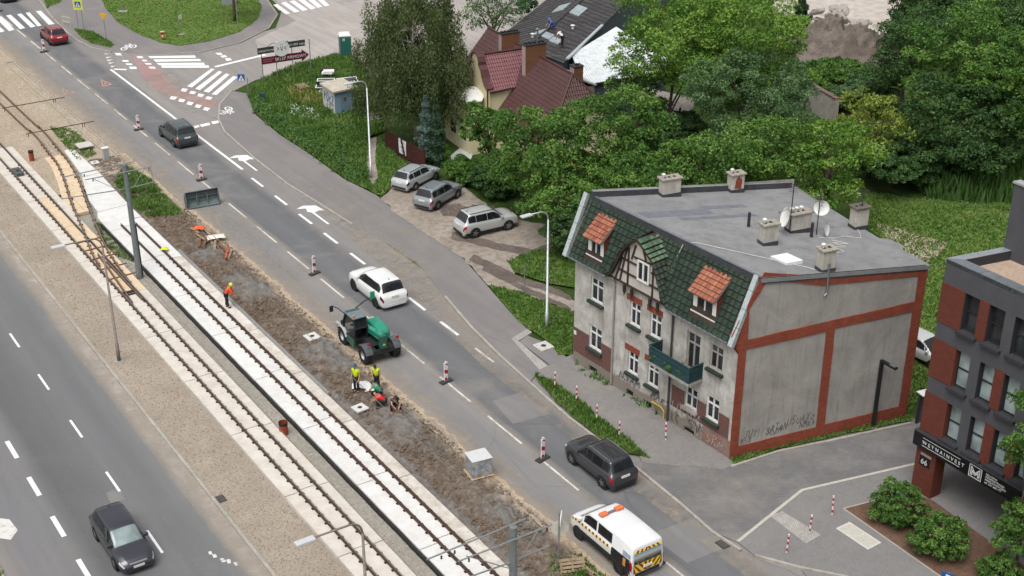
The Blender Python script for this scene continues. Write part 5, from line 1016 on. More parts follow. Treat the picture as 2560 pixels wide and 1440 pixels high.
def pillar(t, w_, d_):
    m = MB(); slabbox(m, MF, t, t+w_, -0.1, 2.715, -d_, 0.03); m.build('pillar', M_BRICKM, mod)
pillar(0.0, 1.22, 0.75); pillar(6.9, 1.2, 0.75); pillar(13.4, 1.2, 0.75)
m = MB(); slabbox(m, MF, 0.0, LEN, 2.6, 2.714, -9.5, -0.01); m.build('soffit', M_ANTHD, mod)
m = MB(); m.face([MF(3.0, -0.1, -6.5), MF(LEN, -0.1, -6.5), MF(LEN, 2.7, -6.5), MF(3.0, 2.7, -6.5)]); m.build('undercroft_wall', M_ANTH, mod)
def txt(s, P, t, z, size, mat, name, par, o, flip=False):
    cu = bpy.data.curves.new(name, 'FONT'); cu.body = s; cu.size = size; cu.extrude = 0.008; cu.align_x = 'LEFT'; tmp = bpy.data.objects.new(name, cu); COL.objects.link(tmp)
    dg = bpy.context.evaluated_depsgraph_get(); me = bpy.data.meshes.new_from_object(tmp.evaluated_get(dg)); bpy.data.objects.remove(tmp); me.materials.clear(); me.materials.append(mat)
    o_ = bpy.data.objects.new(name, me); COL.objects.link(o_); o_.parent = par; p = V3(P(t, z, o)); x = (V3(P(t+1, z, o))-p).normalized(); up = V3((0, 0, 1)); n_ = x.cross(up).normalized()
    o_.matrix_basis = Matrix(((x.x, up.x, n_.x, p.x), (x.y, up.y, n_.y, p.y), (x.z, up.z, n_.z, p.z), (0, 0, 0, 1))); return o_
M_LET = flat('#e9e9e6', 0.4, var=0.0)
txt('W E Y N A I N V E S T', MF, 0.42, 3.02, 0.27, M_LET, 'sign_lettering', sg, 0.225)
for z in (2.9, 3.34): m = MB(); slabbox(m, MF, 0.42, 2.75, z, z+0.025, 0.22, 0.228); m.build('sign_rule', M_LET, sg)
m = MB()
for (a, c, z0, z1) in ((3.3, 3.34, 2.78, 3.46), (4.0, 4.04, 2.78, 3.46), (3.34, 4.0, 2.78, 2.82), (3.34, 4.0, 3.42, 3.46)): slabbox(m, MF, a, c, z0, z1, 0.22, 0.229)
m.build('logo_frame', M_LET, sg); strokes(MF, [[(3.42, 2.88), (3.42, 3.36), (3.67, 3.06), (3.92, 3.36), (3.92, 2.88)], [(3.5, 2.88), (3.5, 3.16), (3.67, 2.95), (3.84, 3.16), (3.84, 2.88)]], M_LET, 'logo', sg, 0.226, 0.055)
for i, s in enumerate(('ZELAZNA', 'ADMINISTRACJA', 'NIERUCHOMOSCI', 'tel. 531 606 777')): txt(s, MF, 4.25, 3.32-0.15*i, 0.15, M_LET, 'sign_lettering', sg, 0.225)
for i, s in enumerate(('BIURO', 'RACHUNKOWE')): txt(s, MF, 6.4, 3.2-0.25*i, 0.22, M_LET, 'sign_lettering', sg, 0.225)
m = MB(); slabbox(m, MF, 0.28, 0.92, 1.7, 2.22, 0.03, 0.05); nb = m.build('number_plate', M_SIGN, mod); txt('66', MF, 0.36, 1.8, 0.42, M_LET, 'number', nb, 0.055)
m = MB(); slabbox(m, MF, 0.3, 0.95, 2.26, 2.4, 0.03, 0.05); nb = m.build('street_plate', flat('#a7a29a', 0.6), mod)
# roof: parapet cappings, gravel, set-back storey
cap = MB(); inn = lambda t, s_, z: (md.x*t+ms.x*s_, md.y*t+ms.y*s_, z)
for (t0, t1) in [(i*1.9, i*1.9+1.88) for i in range(12)]: cap = MB(); cap.prism([inn(t0 if t0 else -0.05, 0.0, 0)[:2], inn(t1, 0.0, 0)[:2], inn(t1, 0.62, 0)[:2], inn(t0 if t0 else 0.45, 0.62, 0)[:2]], 12.7, 12.93); cap.build('parapet_capping', M_ZINC, mod)
for (s0, s1) in ((0.0, 1.6), (1.62, 3.3)): cap = MB(); cap.prism([inn(-0.05 if s0 == 0 else -0.04, s0 if s0 else -0.02, 0)[:2], inn(0.43, s0+0.62 if s0 == 0 else s0, 0)[:2], inn(0.45, s1, 0)[:2], inn(-0.04, s1, 0)[:2]], 12.7, 12.932); cap.build('parapet_capping', flat('#b4b9be', 0.35, 0.5, var=0.1), mod)
m = MB(); m.face([inn(0.4, 0.5, 12.45), inn(LEN, 0.5, 12.45), inn(LEN, 4, 12.45), inn(0.4, 4, 12.45)]); m.build('roof_gravel', earth('roof_gravel', ['#c6ae9c', '#bba38f', '#a48b78', '#dac8b9'], 0.5, 6, 40), mod)
m = MB(); m.face([inn(0.45, 0.62, 12.4), inn(LEN, 0.62, 12.4), inn(LEN, 0.62, 12.92), inn(0.45, 0.62, 12.92)]); m.face([inn(0.45, 0.5, 12.4), inn(0.45, 4, 12.4), inn(0.45, 4, 12.92), inn(0.45, 0.5, 12.92)]); m.build('parapet', M_ANTHD, mod)
m = MB(); tw = [inn(-0.02, 3.3, 0)[:2], inn(LEN, 3.3, 0)[:2], inn(LEN, 13, 0)[:2], inn(-0.02, 13, 0)[:2]]; m.prism(tw, 12.3, 16.2); m.build('penthouse', M_ANTH, mod)
m = MB(); m.prism([inn(-0.08, 3.24, 0)[:2], inn(LEN, 3.24, 0)[:2], inn(LEN, 3.7, 0)[:2], inn(-0.08, 3.7, 0)[:2]], 16.2, 16.3); m.build('parapet_capping', flat('#c2c4c6', 0.4, 0.4), mod)
# ------------------------------------------------------------------ ruins and rubble in the trees
rw = empty('ruined_wall', (28.25,112.71), 0, 'grey ruined wall with brick coping among the bushes behind the tenement', 'wall'); A_ = V3(((28.25,112.71)[0], (28.25,112.71)[1], 0)); 
m = MB(); d = unit((28.25,112.71), (26.66,117.42)); d = V3((d.x, d.y, 0)); n_ = V3((-d.y, d.x, 0)); 
m.box((0, 0, -0.2), (9.0, 0.35, 2.3)); w_ = m.build('wall', M_CONC, rw); rw.rotation_euler = (0, 0, math.atan2(d.y, d.x))
for i in range(24): m = MB(); m.box((0.02+i*0.36, -0.05, 2.3+R.uniform(-0.02, 0.0)), (0.35+i*0.36, 0.4, 2.42+R.uniform(-0.03, 0.03))); m.build('brick', M_BRICKD, rw)
for j, (px, lab) in enumerate((((13.33,112.09), 'grey collapsed shed wall under the big trees left of the tenement roof'),)):
    rs = empty('collapsed_shed', px, rad(-20), lab, 'shed'); m = MB(); m.box((-2, -1.2, -0.1), (2, 1.2, 1.9)); m.build('wall', M_CONC, rs); m = MB(); m.face([(-2.3, -1.5, 2.5), (2.3, -1.5, 2.0), (2.3, 1.5, 2.3), (-2.3, 1.5, 2.9)]); m.build('roof', M_CONC, rs)
    for i in range(3): m = MB(); m.bar((-1.8+i*1.5, -1.7, 0), (-1.5+i*1.5, -1.4, 2.4), 0.16); m.build('post', M_TIMBER, rs)
struct(sheet('rubble_yard', ragged([(28.42,130.52), (31.06,131.86), (36.97,133.23), (41.13,145.10), (48.02,166.83), (31.06,171.02), (29.44,145.10)], 1.2, 2.0, 2), 0.02, earth('rubble_ground', ['#cfc6bd', '#c4b9ae', '#a89c92', '#e3ddd6'], 0.15, 0.9, 8)))
def mound(name, c, rx, ry, h, mat, seed, amp=0.25, rot=0.0):
    m = MB(); n = 34; rows = []
    for i in range(n+1):
        r_ = i/n; row = []
        for k_ in range(48):
            a = 2*math.pi*k_/48; x, y = math.cos(a)*r_, math.sin(a)*r_; f_ = 1+0.25*mnoise.noise((math.cos(a)*1.5, math.sin(a)*1.5, seed)); z = h*max(0, 1-r_**1.25)+amp*(1-r_*0.7)*(mnoise.noise((x*4, y*4, seed+3))+0.6*mnoise.noise((x*11, y*11, seed)))
            row.append((x*rx*f_, y*ry*f_, z-0.25*(r_ > 0.98)))
        rows.append(row)
    m.quadgrid(rows, True); return m.build(name, mat, None, smooth=True, loc=c, rz=rot)
M_HEAP = earth('heap_soil', ['#857a72', '#746961', '#5f5550', '#9c928a'], 0.4, 1.6, 12, bump=1.0, bd=0.1)
hp = mound('earth_heap', (32.63,133.23), 6.4, 4.8, 3.6, M_HEAP, 4.0, 2.2); tag(hp, 'tall heap of brown earth at the edge of the demolition yard', 'earth heap')
ck = MB(); 
def chunk(seed):
    rr = random.Random(seed); m = MB(); pts = [V3((rr.uniform(-1, 1), rr.uniform(-1, 1), rr.uniform(-0.6, 0.6))).normalized() for _ in range(14)]; bm = bmesh.new()
    for p in pts: bm.verts.new((p.x*0.7, p.y*0.5, p.z*0.35))
    bmesh.ops.convex_hull(bm, input=bm.verts); me = bpy.data.meshes.new('rubble_chunk'); bm.to_mesh(me); bm.free(); me.materials.append(M_CONC); return me
CH = [chunk(i) for i in range(5)]
for i in range(18):
    px = R.uniform(0, 1); q = V3((33.72,145.91)).lerp(V3((37.06,139.69)), px); x = q.x+R.uniform(-1.8, 1.8); y = q.y+R.uniform(-1.5, 2.0)
    o = link(CH[i % 5], 'concrete_chunk', None, (x, y, 0.4+R.uniform(0, 1.5)*(1-px*0.7)), (R.uniform(-0.6, 0.6), R.uniform(-0.6, 0.6), R.uniform(0, 6)), (R.uniform(0.7, 1.7),)*3); tag(o, 'broken grey concrete slab in the rubble behind the earth heap', 'rubble', 'concrete rubble behind the earth heap')

# ------------------------------------------------------------------ foliage
def leaf_mat(name, dark, mid, light, trans=0.35):
    N = NT(name, 0.6, 0.35); a = N.n('ShaderNodeAttribute'); a.attribute_name = 'tone'; c = N.ramp(a.outputs['Fac'], [(0.0, dark), (0.5, mid), (1.0, light)]); N.col(c)
    t = N.n('ShaderNodeBsdfTranslucent'); N.L(N.mix(1.0, c, (1.0, 1.15, 0.55), 'MULTIPLY'), t.inputs['Color']); mx = N.n('ShaderNodeMixShader'); mx.inputs[0].default_value = trans
    out = [n for n in N.t.nodes if n.type == 'OUTPUT_MATERIAL'][0]; N.L(N.p.outputs[0], mx.inputs[1]); N.L(t.outputs[0], mx.inputs[2]); N.L(mx.outputs[0], out.inputs[0]); return N.mat
L_ROB = leaf_mat('leaf_robinia', '#3f6626', '#577f30', '#86a84c', 0.22); L_LOC = leaf_mat('leaf_locust', '#4f7828', '#6f9838', '#a4c05a', 0.28); L_ASH = leaf_mat('leaf_ash', '#43603a', '#567747', '#82a06c', 0.2)
L_BIR = leaf_mat('leaf_birch', '#4c5a36', '#617044', '#8b9764', 0.3); L_DARK = leaf_mat('leaf_dark', '#31522a', '#43662f', '#648547', 0.22); L_YEL = leaf_mat('leaf_yellowish', '#62782a', '#7d9236', '#a9b455', 0.25)
L_SPR = leaf_mat('needle_blue', '#4b655c', '#5f7a70', '#86a097', 0.1); L_FIR = leaf_mat('needle_green', '#27402a', '#365238', '#54714c', 0.1); L_THU = leaf_mat('thuja', '#4b7a1f', '#68962a', '#8cb43d', 0.2)
L_GRS = leaf_mat('grass_blade', '#52792f', '#6a8d40', '#94a766', 0.3); L_DRY = leaf_mat('grass_dry', '#7a8a3c', '#a0a05a', '#c9bd86', 0.3); L_WEED = leaf_mat('weed_leaf', '#47702f', '#608743', '#8aa768', 0.3); L_WHT = leaf_mat('white_blossom', '#dfe4d6', '#f2f4ec', '#ffffff', 0.2); L_SHR = leaf_mat('leaf_shrub', '#416828', '#587f33', '#86a854', 0.3)
M_BARK = earth('bark', ['#6b5d52', '#5c4f46', '#483d36', '#82746a'], 1.5, 6, 30); M_BIRCH = earth('birch_bark', ['#cfc9c0', '#bdb6ac', '#5a524b', '#e2ddd6'], 2, 5, 20)
def quads_mesh(name, P4, tone, mat):
    n = len(P4); q = P4.shape[1]; me = bpy.data.meshes.new(name); me.vertices.add(n*q); me.loops.add(n*q); me.polygons.add(n)
    me.vertices.foreach_set('co', np.ascontiguousarray(P4, dtype=np.float32).ravel()); me.loops.foreach_set('vertex_index', np.arange(n*q, dtype=np.int32)); me.polygons.foreach_set('loop_start', np.arange(0, n*q, q, dtype=np.int32)); me.polygons.foreach_set('loop_total', np.full(n, q, dtype=np.int32))
    at = me.attributes.new('tone', 'FLOAT', 'FACE'); at.data.foreach_set('value', np.ascontiguousarray(tone, dtype=np.float32)); me.materials.append(mat); me.update(calc_edges=True); return me
def unitv(v): return v/(np.linalg.norm(v, axis=1, keepdims=True)+1e-9)
def leaves(pos, nrm, size, aspect, rng, droop=0.0):
    n = len(pos); r = rng.normal(size=(n, 3)); nr = unitv(nrm+r*0.75); a = unitv(np.cross(nr, rng.normal(size=(n, 3)))); a[:, 2] -= droop; a = unitv(a); b = unitv(np.cross(nr, a)); s = (size*(0.65+0.7*rng.rand(n)))[:, None]
    return np.stack([pos-a*s*0.55-b*s*aspect*0.3, pos+b*s*aspect*0.75, pos+a*s*0.6-b*s*aspect*0.3-nr*s*0.1], 1)
def crown(name, ell, nclump, per, cr, lsize, mat, seed, aspect=0.55, shell=0.5, up=0.55, droop=0.0, flat_=0.55, parent=None, gaps=0.0, space=0.70):
    """Domed sprays of leaves set apart from one another over a few overlapping lobes, thinned by noise so that the outline breaks up."""
    rng = np.random.RandomState(seed); C = np.zeros((nclump, 3)); O = np.zeros((nclump, 3)); PR = np.zeros(nclump); k_ = 0; EC = np.array([e[:3] for e in ell]); ER = np.array([e[3:6] for e in ell])
    vol = np.array([e[3]*e[4]*e[5] for e in ell])**0.67; vol = vol/vol.sum(); cum = np.cumsum(vol); tries = 0
    while k_ < nclump and tries < nclump*9:
        tries += 1; ei = np.searchsorted(cum, rng.rand()); e = ell[min(ei, len(ell)-1)]; d = rng.normal(size=3); d /= np.linalg.norm(d); d[2] = d[2]*0.9+0.15; r = shell+(1-shell)*rng.rand()**0.6
        wob = 1+0.25*mnoise.noise((d[0]*2.1+seed, d[1]*2.1, d[2]*2.1)); p = np.array(e[:3])+d*np.array(e[3:6])*r*wob; pr = cr*(0.55+0.85*rng.rand()**1.3)
        if p[2] < 0.25: continue
        if gaps > 0 and mnoise.noise((p[0]*0.45, p[1]*0.45, p[2]*0.45+seed)) < gaps-0.6: continue
        qq = (((p-EC)/ER)**2).sum(1); qq[min(ei, len(ell)-1)] = 9
        if qq.min() < shell*shell*0.7: continue
        if k_ and droop == 0:
            dd = np.sqrt(((C[:k_]-p)**2).sum(1))/(PR[:k_]+pr)
            if dd.min() < space: continue
        C[k_] = p; O[k_] = d; PR[k_] = pr; k_ += 1
    C = C[:k_]; O = O[:k_]; PR = PR[:k_]; cnt = np.maximum(12, (per*(PR/cr)**2*1.0)).astype(int); idx = np.repeat(np.arange(k_), cnt); n = len(idx)
    d = unitv(rng.normal(size=(n, 3))+np.array([0, 0, 0.55])+O[idx]*0.35); rr = 0.45+0.6*rng.rand(n, 1)**0.6; lump = 1+0.3*np.sin(d[:, :1]*7+idx[:, None]*1.7)*np.sin(d[:, 1:2]*6+idx[:, None]); off = d*rr*lump*PR[idx][:, None]; off[:, 2] *= flat_; off[:, 2] -= 0.18*PR[idx]*(off[:, 0]**2+off[:, 1]**2)/PR[idx]**2; pos = C[idx]+off
    if droop > 0: pos[:, 2] -= droop*rng.rand(n)**1.5*1.6
    nrm = unitv(d*0.7+np.array([0, 0, up])); tone = np.clip((rng.rand(k_)*0.5+0.12)[idx]+rng.normal(size=n)*0.17+0.1, 0, 1)
    me = quads_mesh(name, leaves(pos, nrm, lsize, aspect, rng, droop*1.5), tone, mat); o = bpy.data.objects.new(name, me); COL.objects.link(o)
    if parent: o.parent = parent
    return o, C
def limbs(name, base, top, r0, C, seed, mat, parent, nb=9):
    rr = random.Random(seed); b = MB(); base = Vector(base); top = Vector(top); pts = []
    for i in range(6): f_ = i/5; pts.append(base.lerp(top, f_)+Vector((rr.uniform(-0.12, 0.12), rr.uniform(-0.12, 0.12), 0))*(f_ > 0))
    b.tube(pts, [r0*(1-0.14*i) for i in range(6)], 8)
    for i in range(min(nb, len(C))):
        q = Vector(C[rr.randrange(len(C))]); s = base.lerp(top, rr.uniform(0.45, 1.0)); m = s.lerp(q, 0.5)+Vector((0, 0, 0.4)); b.tube([s, m, s.lerp(q, 0.95)], [r0*0.38, r0*0.22, r0*0.07], 6, caps=False)
    o = b.build(name, mat, parent, smooth=True); return o
def tree(name, label, loc, lobes, zc, sc, mat, seed, n=130, per=300, cr=0.95, ls=0.2, asp=0.6, trunk=0.22, bark=None, group=None, shell=0.5, cat='tree', gaps=0.22, droop=0.0, th=0.8):
    """lobes: (dx, dy, dz, rx, ry, rz) in metres around the crown's centre at height zc."""
    t = empty(name, (loc[0], loc[1], 0), 0, label, cat, group); ell = [(l[0], l[1], zc+l[2], l[3], l[4], l[5]) for l in lobes]
    o, C = crown('crown', ell, n, per, cr, ls, mat, seed, asp, shell, parent=t, gaps=gaps, droop=droop); top = (ell[0][0]*0.5, ell[0][1]*0.5, zc*th+ell[0][5]*0.2)
    limbs('trunk', (0, 0, -0.1), top, trunk, C, seed, bark or M_BARK, t, 12); return t
def lob(rx, rz, seed, k_=5, spread=0.55):
    rr = random.Random(seed); out = [(0, 0, 0.05*rz, rx*0.74, rx*0.74, rz*0.8)]
    for i in range(k_):
        a = 2*math.pi*i/k_+rr.uniform(-0.4, 0.4); f_ = rr.uniform(0.48, 0.82)*spread/0.55; out.append((math.cos(a)*rx*f_, math.sin(a)*rx*f_, rr.uniform(-0.45, 0.55)*rz, rx*rr.uniform(0.30, 0.52), rx*rr.uniform(0.30, 0.52), rz*rr.uniform(0.26, 0.46)))
    return out
GT = 'trees behind the tenement house'
# weeping birch: drooping curtains of small leaves
birch = empty('weeping_birch', (-8.16,108.13), 0, 'tall weeping birch with drooping dark olive foliage between the kiosk and the cream house', 'tree')
be = [(0, 0, 8.6, 3.0, 3.0, 4.0), (-2.9, -0.5, 6.0, 2.2, 2.0, 3.0), (2.4, 0.4, 6.2, 2.2, 2.2, 3.2), (-1.2, -2.2, 5.6, 2.2, 2.0, 3.0), (1.4, -2.0, 6.2, 2.0, 2.0, 3.0), (-1.0, 2.2, 7.2, 2.4, 2.4, 3.2), (1.3, 1.5, 9.2, 2.2, 2.2, 3.4), (-1.8, 0.3, 10.0, 1.8, 1.8, 2.6), (-3.6, -0.8, 3.9, 1.0, 1.0, 1.7), (2.9, -1.5, 4.6, 1.3, 1.3, 2.0)]
_, C = crown('crown', be, 360, 270, 0.66, 0.17, L_BIR, 3, 0.5, 0.55, 0.1, 1.0, 1.3, birch, 0.2); limbs('trunk', (0.2, 0, -0.1), (0.1, 0.2, 10.5), 0.26, C, 3, M_BIRCH, birch, 14)
def T(name, label, loc, sc, rxp, ryp, zc, mat, seed, **kw):
    rx = rxp*sc; rz = ryp*sc*1.08; g_ = kw.pop('group', None); k_ = kw.pop('k_', 9); dens = kw.pop('dens', 1.0); n = int(max(26, dens*22*(rx*rx)**0.92)); return tree(name, label, loc, lob(rx, rz, seed, k_), zc, sc, mat, seed, n=min(n, 280), group=g_, **kw)
T('garden_tree', 'small loose-leaved tree in front of the cream house terrace', (-1.78,99.23), 0.0307, 60, 75, 4.2, L_SHR, 21, cr=0.55, ls=0.24, per=120, gaps=0.3)
T('robinia_tree', 'bright green robinia in front of the cream house wall, above the parked cars', (2.75,92.62), 0.0289, 122, 135, 4.6, L_ROB, 22, per=330)
T('robinia_tree', 'broad bright green robinia between the cream house and the tenement', (7.43,91.87), 0.0286, 118, 140, 5.8, L_ROB, 23, per=330, gaps=0.1)
T('robinia_tree', 'low drooping robinia hanging over the silver parked cars', (3.34,87.75), 0.0278, 100, 85, 3.2, L_ROB, 24, per=170)
T('shrub_tree', 'dark green shrub behind the street lamp by the tenement corner', (3.69,85.10), 0.0273, 62, 65, 1.8, L_DARK, 25, cr=0.55, ls=0.17, trunk=0.1)
T('robinia_tree', 'dense robinia close behind the left end of the tenement roof', (8.62,88.24), 0.0278, 105, 100, 4.2, L_ROB, 26)
T('locust_tree', 'huge light green locust tree left of the earth heap, its left half', (12.84,105.42), 0.0317, 138, 145, 9.0, L_LOC, 27, per=330, cr=1.15, dens=1.0)
T('locust_tree', 'huge light green locust tree beside the earth heap, its right half', (18.25,103.72), 0.0312, 165, 155, 9.5, L_LOC, 28, per=330, cr=1.15, dens=1.0)
T('ash_tree', 'grey-green ash tree in front of the huge locust', (17.90,99.13), 0.0303, 155, 130, 6.8, L_ASH, 29, per=330, asp=0.4)
T('dark_tree', 'dark shaded tree under the huge locust, above the collapsed shed', (10.39,106.33), 0.0325, 66, 66, 5.0, L_ROB, 30)
T('young_tree', 'green tree behind the tenement roof, right of the first chimney', (13.19,87.81), 0.0275, 105, 82, 6.0, L_ROB, 31, group=GT)
T('young_tree', 'green tree behind the tenement roof, right of the patched chimney', (17.40,89.19), 0.0278, 110, 92, 6.0, L_ROB, 32, group=GT)
T('young_tree', 'bright yellow-green tree behind the right end of the tenement roof', (22.32,89.62), 0.0281, 105, 110, 5.0, L_LOC, 33, group=GT)
T('maple_tree', 'yellowish bushy tree beside the ruined wall', (28.12,100.52), 0.0311, 105, 92, 4.0, L_YEL, 34, per=150)
T('sumac_bush', 'low light green bush in front of the earth heap', (29.84,122.18), 0.0371, 80, 32, 1.6, L_SHR, 35, cr=0.5, trunk=0.08, cat='bush')
T('elder_bush', 'green bush with white blossom behind the ruined wall', (31.35,116.63), 0.0356, 75, 40, 1.5, L_ASH, 36, cr=0.45, trunk=0.08, cat='bush')
T('maple_tree', 'large green tree at the upper right edge of the photo', (36.06,103.84), 0.0314, 150, 140, 8.5, L_ROB, 37, per=330, asp=0.7, cr=1.1)
T('dark_tree', 'dark tree between the earth heap and the large upper right tree', (33.93,113.93), 0.0343, 90, 120, 6.5, L_DARK, 38)
T('maple_tree', 'green tree at the right edge above the reeds', (38.47,99.49), 0.0304, 120, 150, 7.0, L_ROB, 39, asp=0.7)
T('dark_tree', 'deep green tree in shade above the meadow', (34.08,98.46), 0.0304, 145, 110, 4.8, L_DARK, 40)
T('dark_tree', 'dark tree at the top right corner', (45.21,118.69), 0.0353, 130, 110, 8.0, L_DARK, 41)
T('dark_tree', 'dark tree at the top edge right of the rubble yard', (40.66,131.15), 0.0387, 110, 90, 7.0, L_DARK, 42)
T('dark_shrub', 'dark shrub at the edge of the meadow right of the tenement', (29.43,98.56), 0.0308, 110, 55, 2.0, L_DARK, 43, cr=0.5, cat='bush', trunk=0.1)
T('dark_shrub', 'dark shrub under the large trees above the reeds', (33.62,99.69), 0.0311, 85, 60, 1.9, L_DARK, 44, cr=0.5, cat='bush', trunk=0.1)
T('dark_shrub', 'deep shaded shrub behind the collapsed shed', (13.61,104.46), 0.0324, 85, 60, 1.8, L_DARK, 45, cr=0.5, cat='bush', trunk=0.1)
T('garden_tree', 'open tree with dark branches behind the cream house chimneys', (-1.78,133.16), 0.0396, 85, 60, 4.5, L_ASH, 46, gaps=0.35, per=110)
T('round_shrub', 'round dark clipped shrub near the warehouse roof', (1.87,146.69), 0.0435, 28, 26, 1.6, L_FIR, 47, cr=0.4, ls=0.16, trunk=0.08, cat='bush')
T('roadside_tree', 'thin roadside tree on the grass island at the top', (-30.17,145.96), 0.0427, 60, 55, 6.5, L_SHR, 48, trunk=0.2)
tree('pavement_tree', 'slender street tree covering office windows at the lower right edge', W(47.35, 29.35), [(-0.9, 0.4, 0.6, 0.8, 0.8, 0.6), (-0.2, 0.2, 3.0, 0.9, 0.9, 0.8), (-0.9, -0.2, 1.8, 0.7, 0.7, 0.5), (0.0, 0.0, -3.0, 1.1, 1.1, 1.0), (0.3, 0.3, 4.4, 0.7, 0.7, 0.6), (0.7, -0.3, -0.6, 0.8, 0.8, 0.7), (-0.6, -0.3, -4.0, 0.9, 0.9, 0.8), (0.9, 0, 1.5, 0.9, 0.9, 0.9)], 6.2, 1, L_SHR, 49, n=110, per=230, cr=0.55, ls=0.15, asp=0.7, trunk=0.1, gaps=0.2)
for lab, p, sc, r_, sd in (('round glossy shrub by the brick pillar of the office building', (18.84,54.82), 0.0195, 72, 51), ('round glossy shrub in front of the office undercroft', (20.11,52.26), 0.0188, 74, 52), ('low shrub at the end of the planting bed', (22.31,50.07), 0.0183, 60, 53)):
    rr_ = r_*sc; tree('round_shrub', lab, p, [(0, 0, 0, rr_*0.82, rr_*0.82, rr_*0.8), (rr_*0.3, -rr_*0.2, -0.1, rr_*0.6, rr_*0.6, rr_*0.6), (-rr_*0.35, 0.1, 0.1, rr_*0.5, rr_*0.5, rr_*0.5)], 1.0 if sd != 53 else 0.5, 1, L_SHR, sd, n=150, per=120, cr=0.30, ls=0.12, trunk=0.06, asp=0.65, cat='bush', shell=0.75, gaps=0.0)
T('garden_bush', 'ivy-covered bush behind the parked silver estate car', (-3.59,99.43), 0.0312, 48, 38, 0.9, L_ROB, 54, cr=0.35, dens=3, cat='bush', trunk=0.05)
T('garden_bush', 'leafy bush between the parked cars and the house patio', (-1.46,96.84), 0.0305, 55, 45, 1.2, L_DARK, 55, cr=0.35, dens=3, cat='bush', trunk=0.05)
# conifers
def conifer(name, label, loc, h, r, mat, seed, col=0.5, ls=0.2):
    rng = np.random.RandomState(seed); t = empty(name, (loc[0], loc[1], 0), 0, label, 'tree'); n = 9000; z = rng.rand(n)**0.75; zz = 0.15+(h-0.15)*(1-(1-z)); lay = np.floor(zz/0.32); rad_ = r*(1-zz/h)**0.85*(0.72+0.28*np.cos(lay*2.1))+0.04; a = rng.rand(n)*6.283; rr = rad_*(0.45+0.55*rng.rand(n)**0.5)*(1+0.2*np.sin(a*5+lay)); pos = np.stack([np.cos(a)*rr, np.sin(a)*rr, zz-rr*0.18], 1); nrm = np.stack([np.cos(a)*0.5, np.sin(a)*0.5, np.ones(n)*0.8], 1)
    o = link(quads_mesh('crown', leaves(pos, nrm, np.full(n, ls), 0.3, rng, 0.2), np.clip(rng.rand(n)*0.5+0.25+0.2*np.sin(lay*3), 0, 1), mat), 'crown', t); b = MB(); b.tube([(0, 0, -0.1), (0, 0, h*0.9)], [0.12, 0.02], 7); b.build('trunk', M_BARK, t); return t
conifer('blue_spruce', 'blue-grey spruce behind the wooden fence', (-6.88,103.75), 5.6, 1.25, L_SPR, 61); conifer('fir_tree', 'dark green fir right of the blue spruce', (-6.00,103.13), 5.4, 1.15, L_FIR, 62); conifer('thuja_shrub', 'small light green cone-shaped thuja by the patio', (-5.23,103.13), 1.75, 0.5, L_THU, 63, ls=0.12); conifer('dark_fir', 'dark fir tip beside the rubble yard', (29.53,137.47), 5.5, 2.0, L_FIR, 64, ls=0.3)
# ------------------------------------------------------------------ grass and weeds (uncountable)
def inpoly(x, y, poly):
    c = np.zeros(len(x), bool); n = len(poly); j = n-1
    for i in range(n):
        xi, yi = poly[i]; xj, yj = poly[j]; k_ = ((yi > y) != (yj > y)) & (x < (xj-xi)*(y-yi)/(yj-yi+1e-12)+xi); c ^= k_; j = i
    return c
def grass(name, poly, dens, h, mat, seed, z=0.0, w=0.05, label=None, patch=0.35, lean=0.35, cat='grass'):
    rng = np.random.RandomState(seed); xs = [p[0] for p in poly]; ys = [p[1] for p in poly]; A = (max(xs)-min(xs))*(max(ys)-min(ys)); n = int(A*dens); x = rng.uniform(min(xs), max(xs), n); y = rng.uniform(min(ys), max(ys), n); k_ = inpoly(x, y, poly); x, y = x[k_], y[k_]
    nz = np.array([mnoise.noise((a*0.5, b*0.5, seed)) for a, b in zip(x, y)]); nz2 = np.array([mnoise.noise((a*1.7, b*1.7, seed+5)) for a, b in zip(x, y)]); k_ = (nz+nz2*0.6) > -patch-0.25*rng.rand(len(x)); x, y, nz, nz2 = x[k_], y[k_], nz[k_], nz2[k_]; n = len(x)
    hh = h*(0.5+0.8*rng.rand(n))*(1+0.6*nz2); a = rng.rand(n)*6.283; d = np.stack([np.cos(a), np.sin(a), np.zeros(n)], 1); ln = rng.normal(size=(n, 3))*lean*hh[:, None]; ln[:, 2] = hh; b0 = np.stack([x, y, np.full(n, z)], 1); ww = (w*(0.6+0.8*rng.rand(n)))[:, None]
    P4 = np.stack([b0-d*ww, b0+d*ww, b0+ln*0.8+d*ww*0.7, b0+ln], 1); o = link(quads_mesh(name, P4, np.clip(0.45+0.5*nz+rng.normal(size=n)*0.18, 0, 1), mat), name); tag(o, label, cat, kind='stuff'); return o
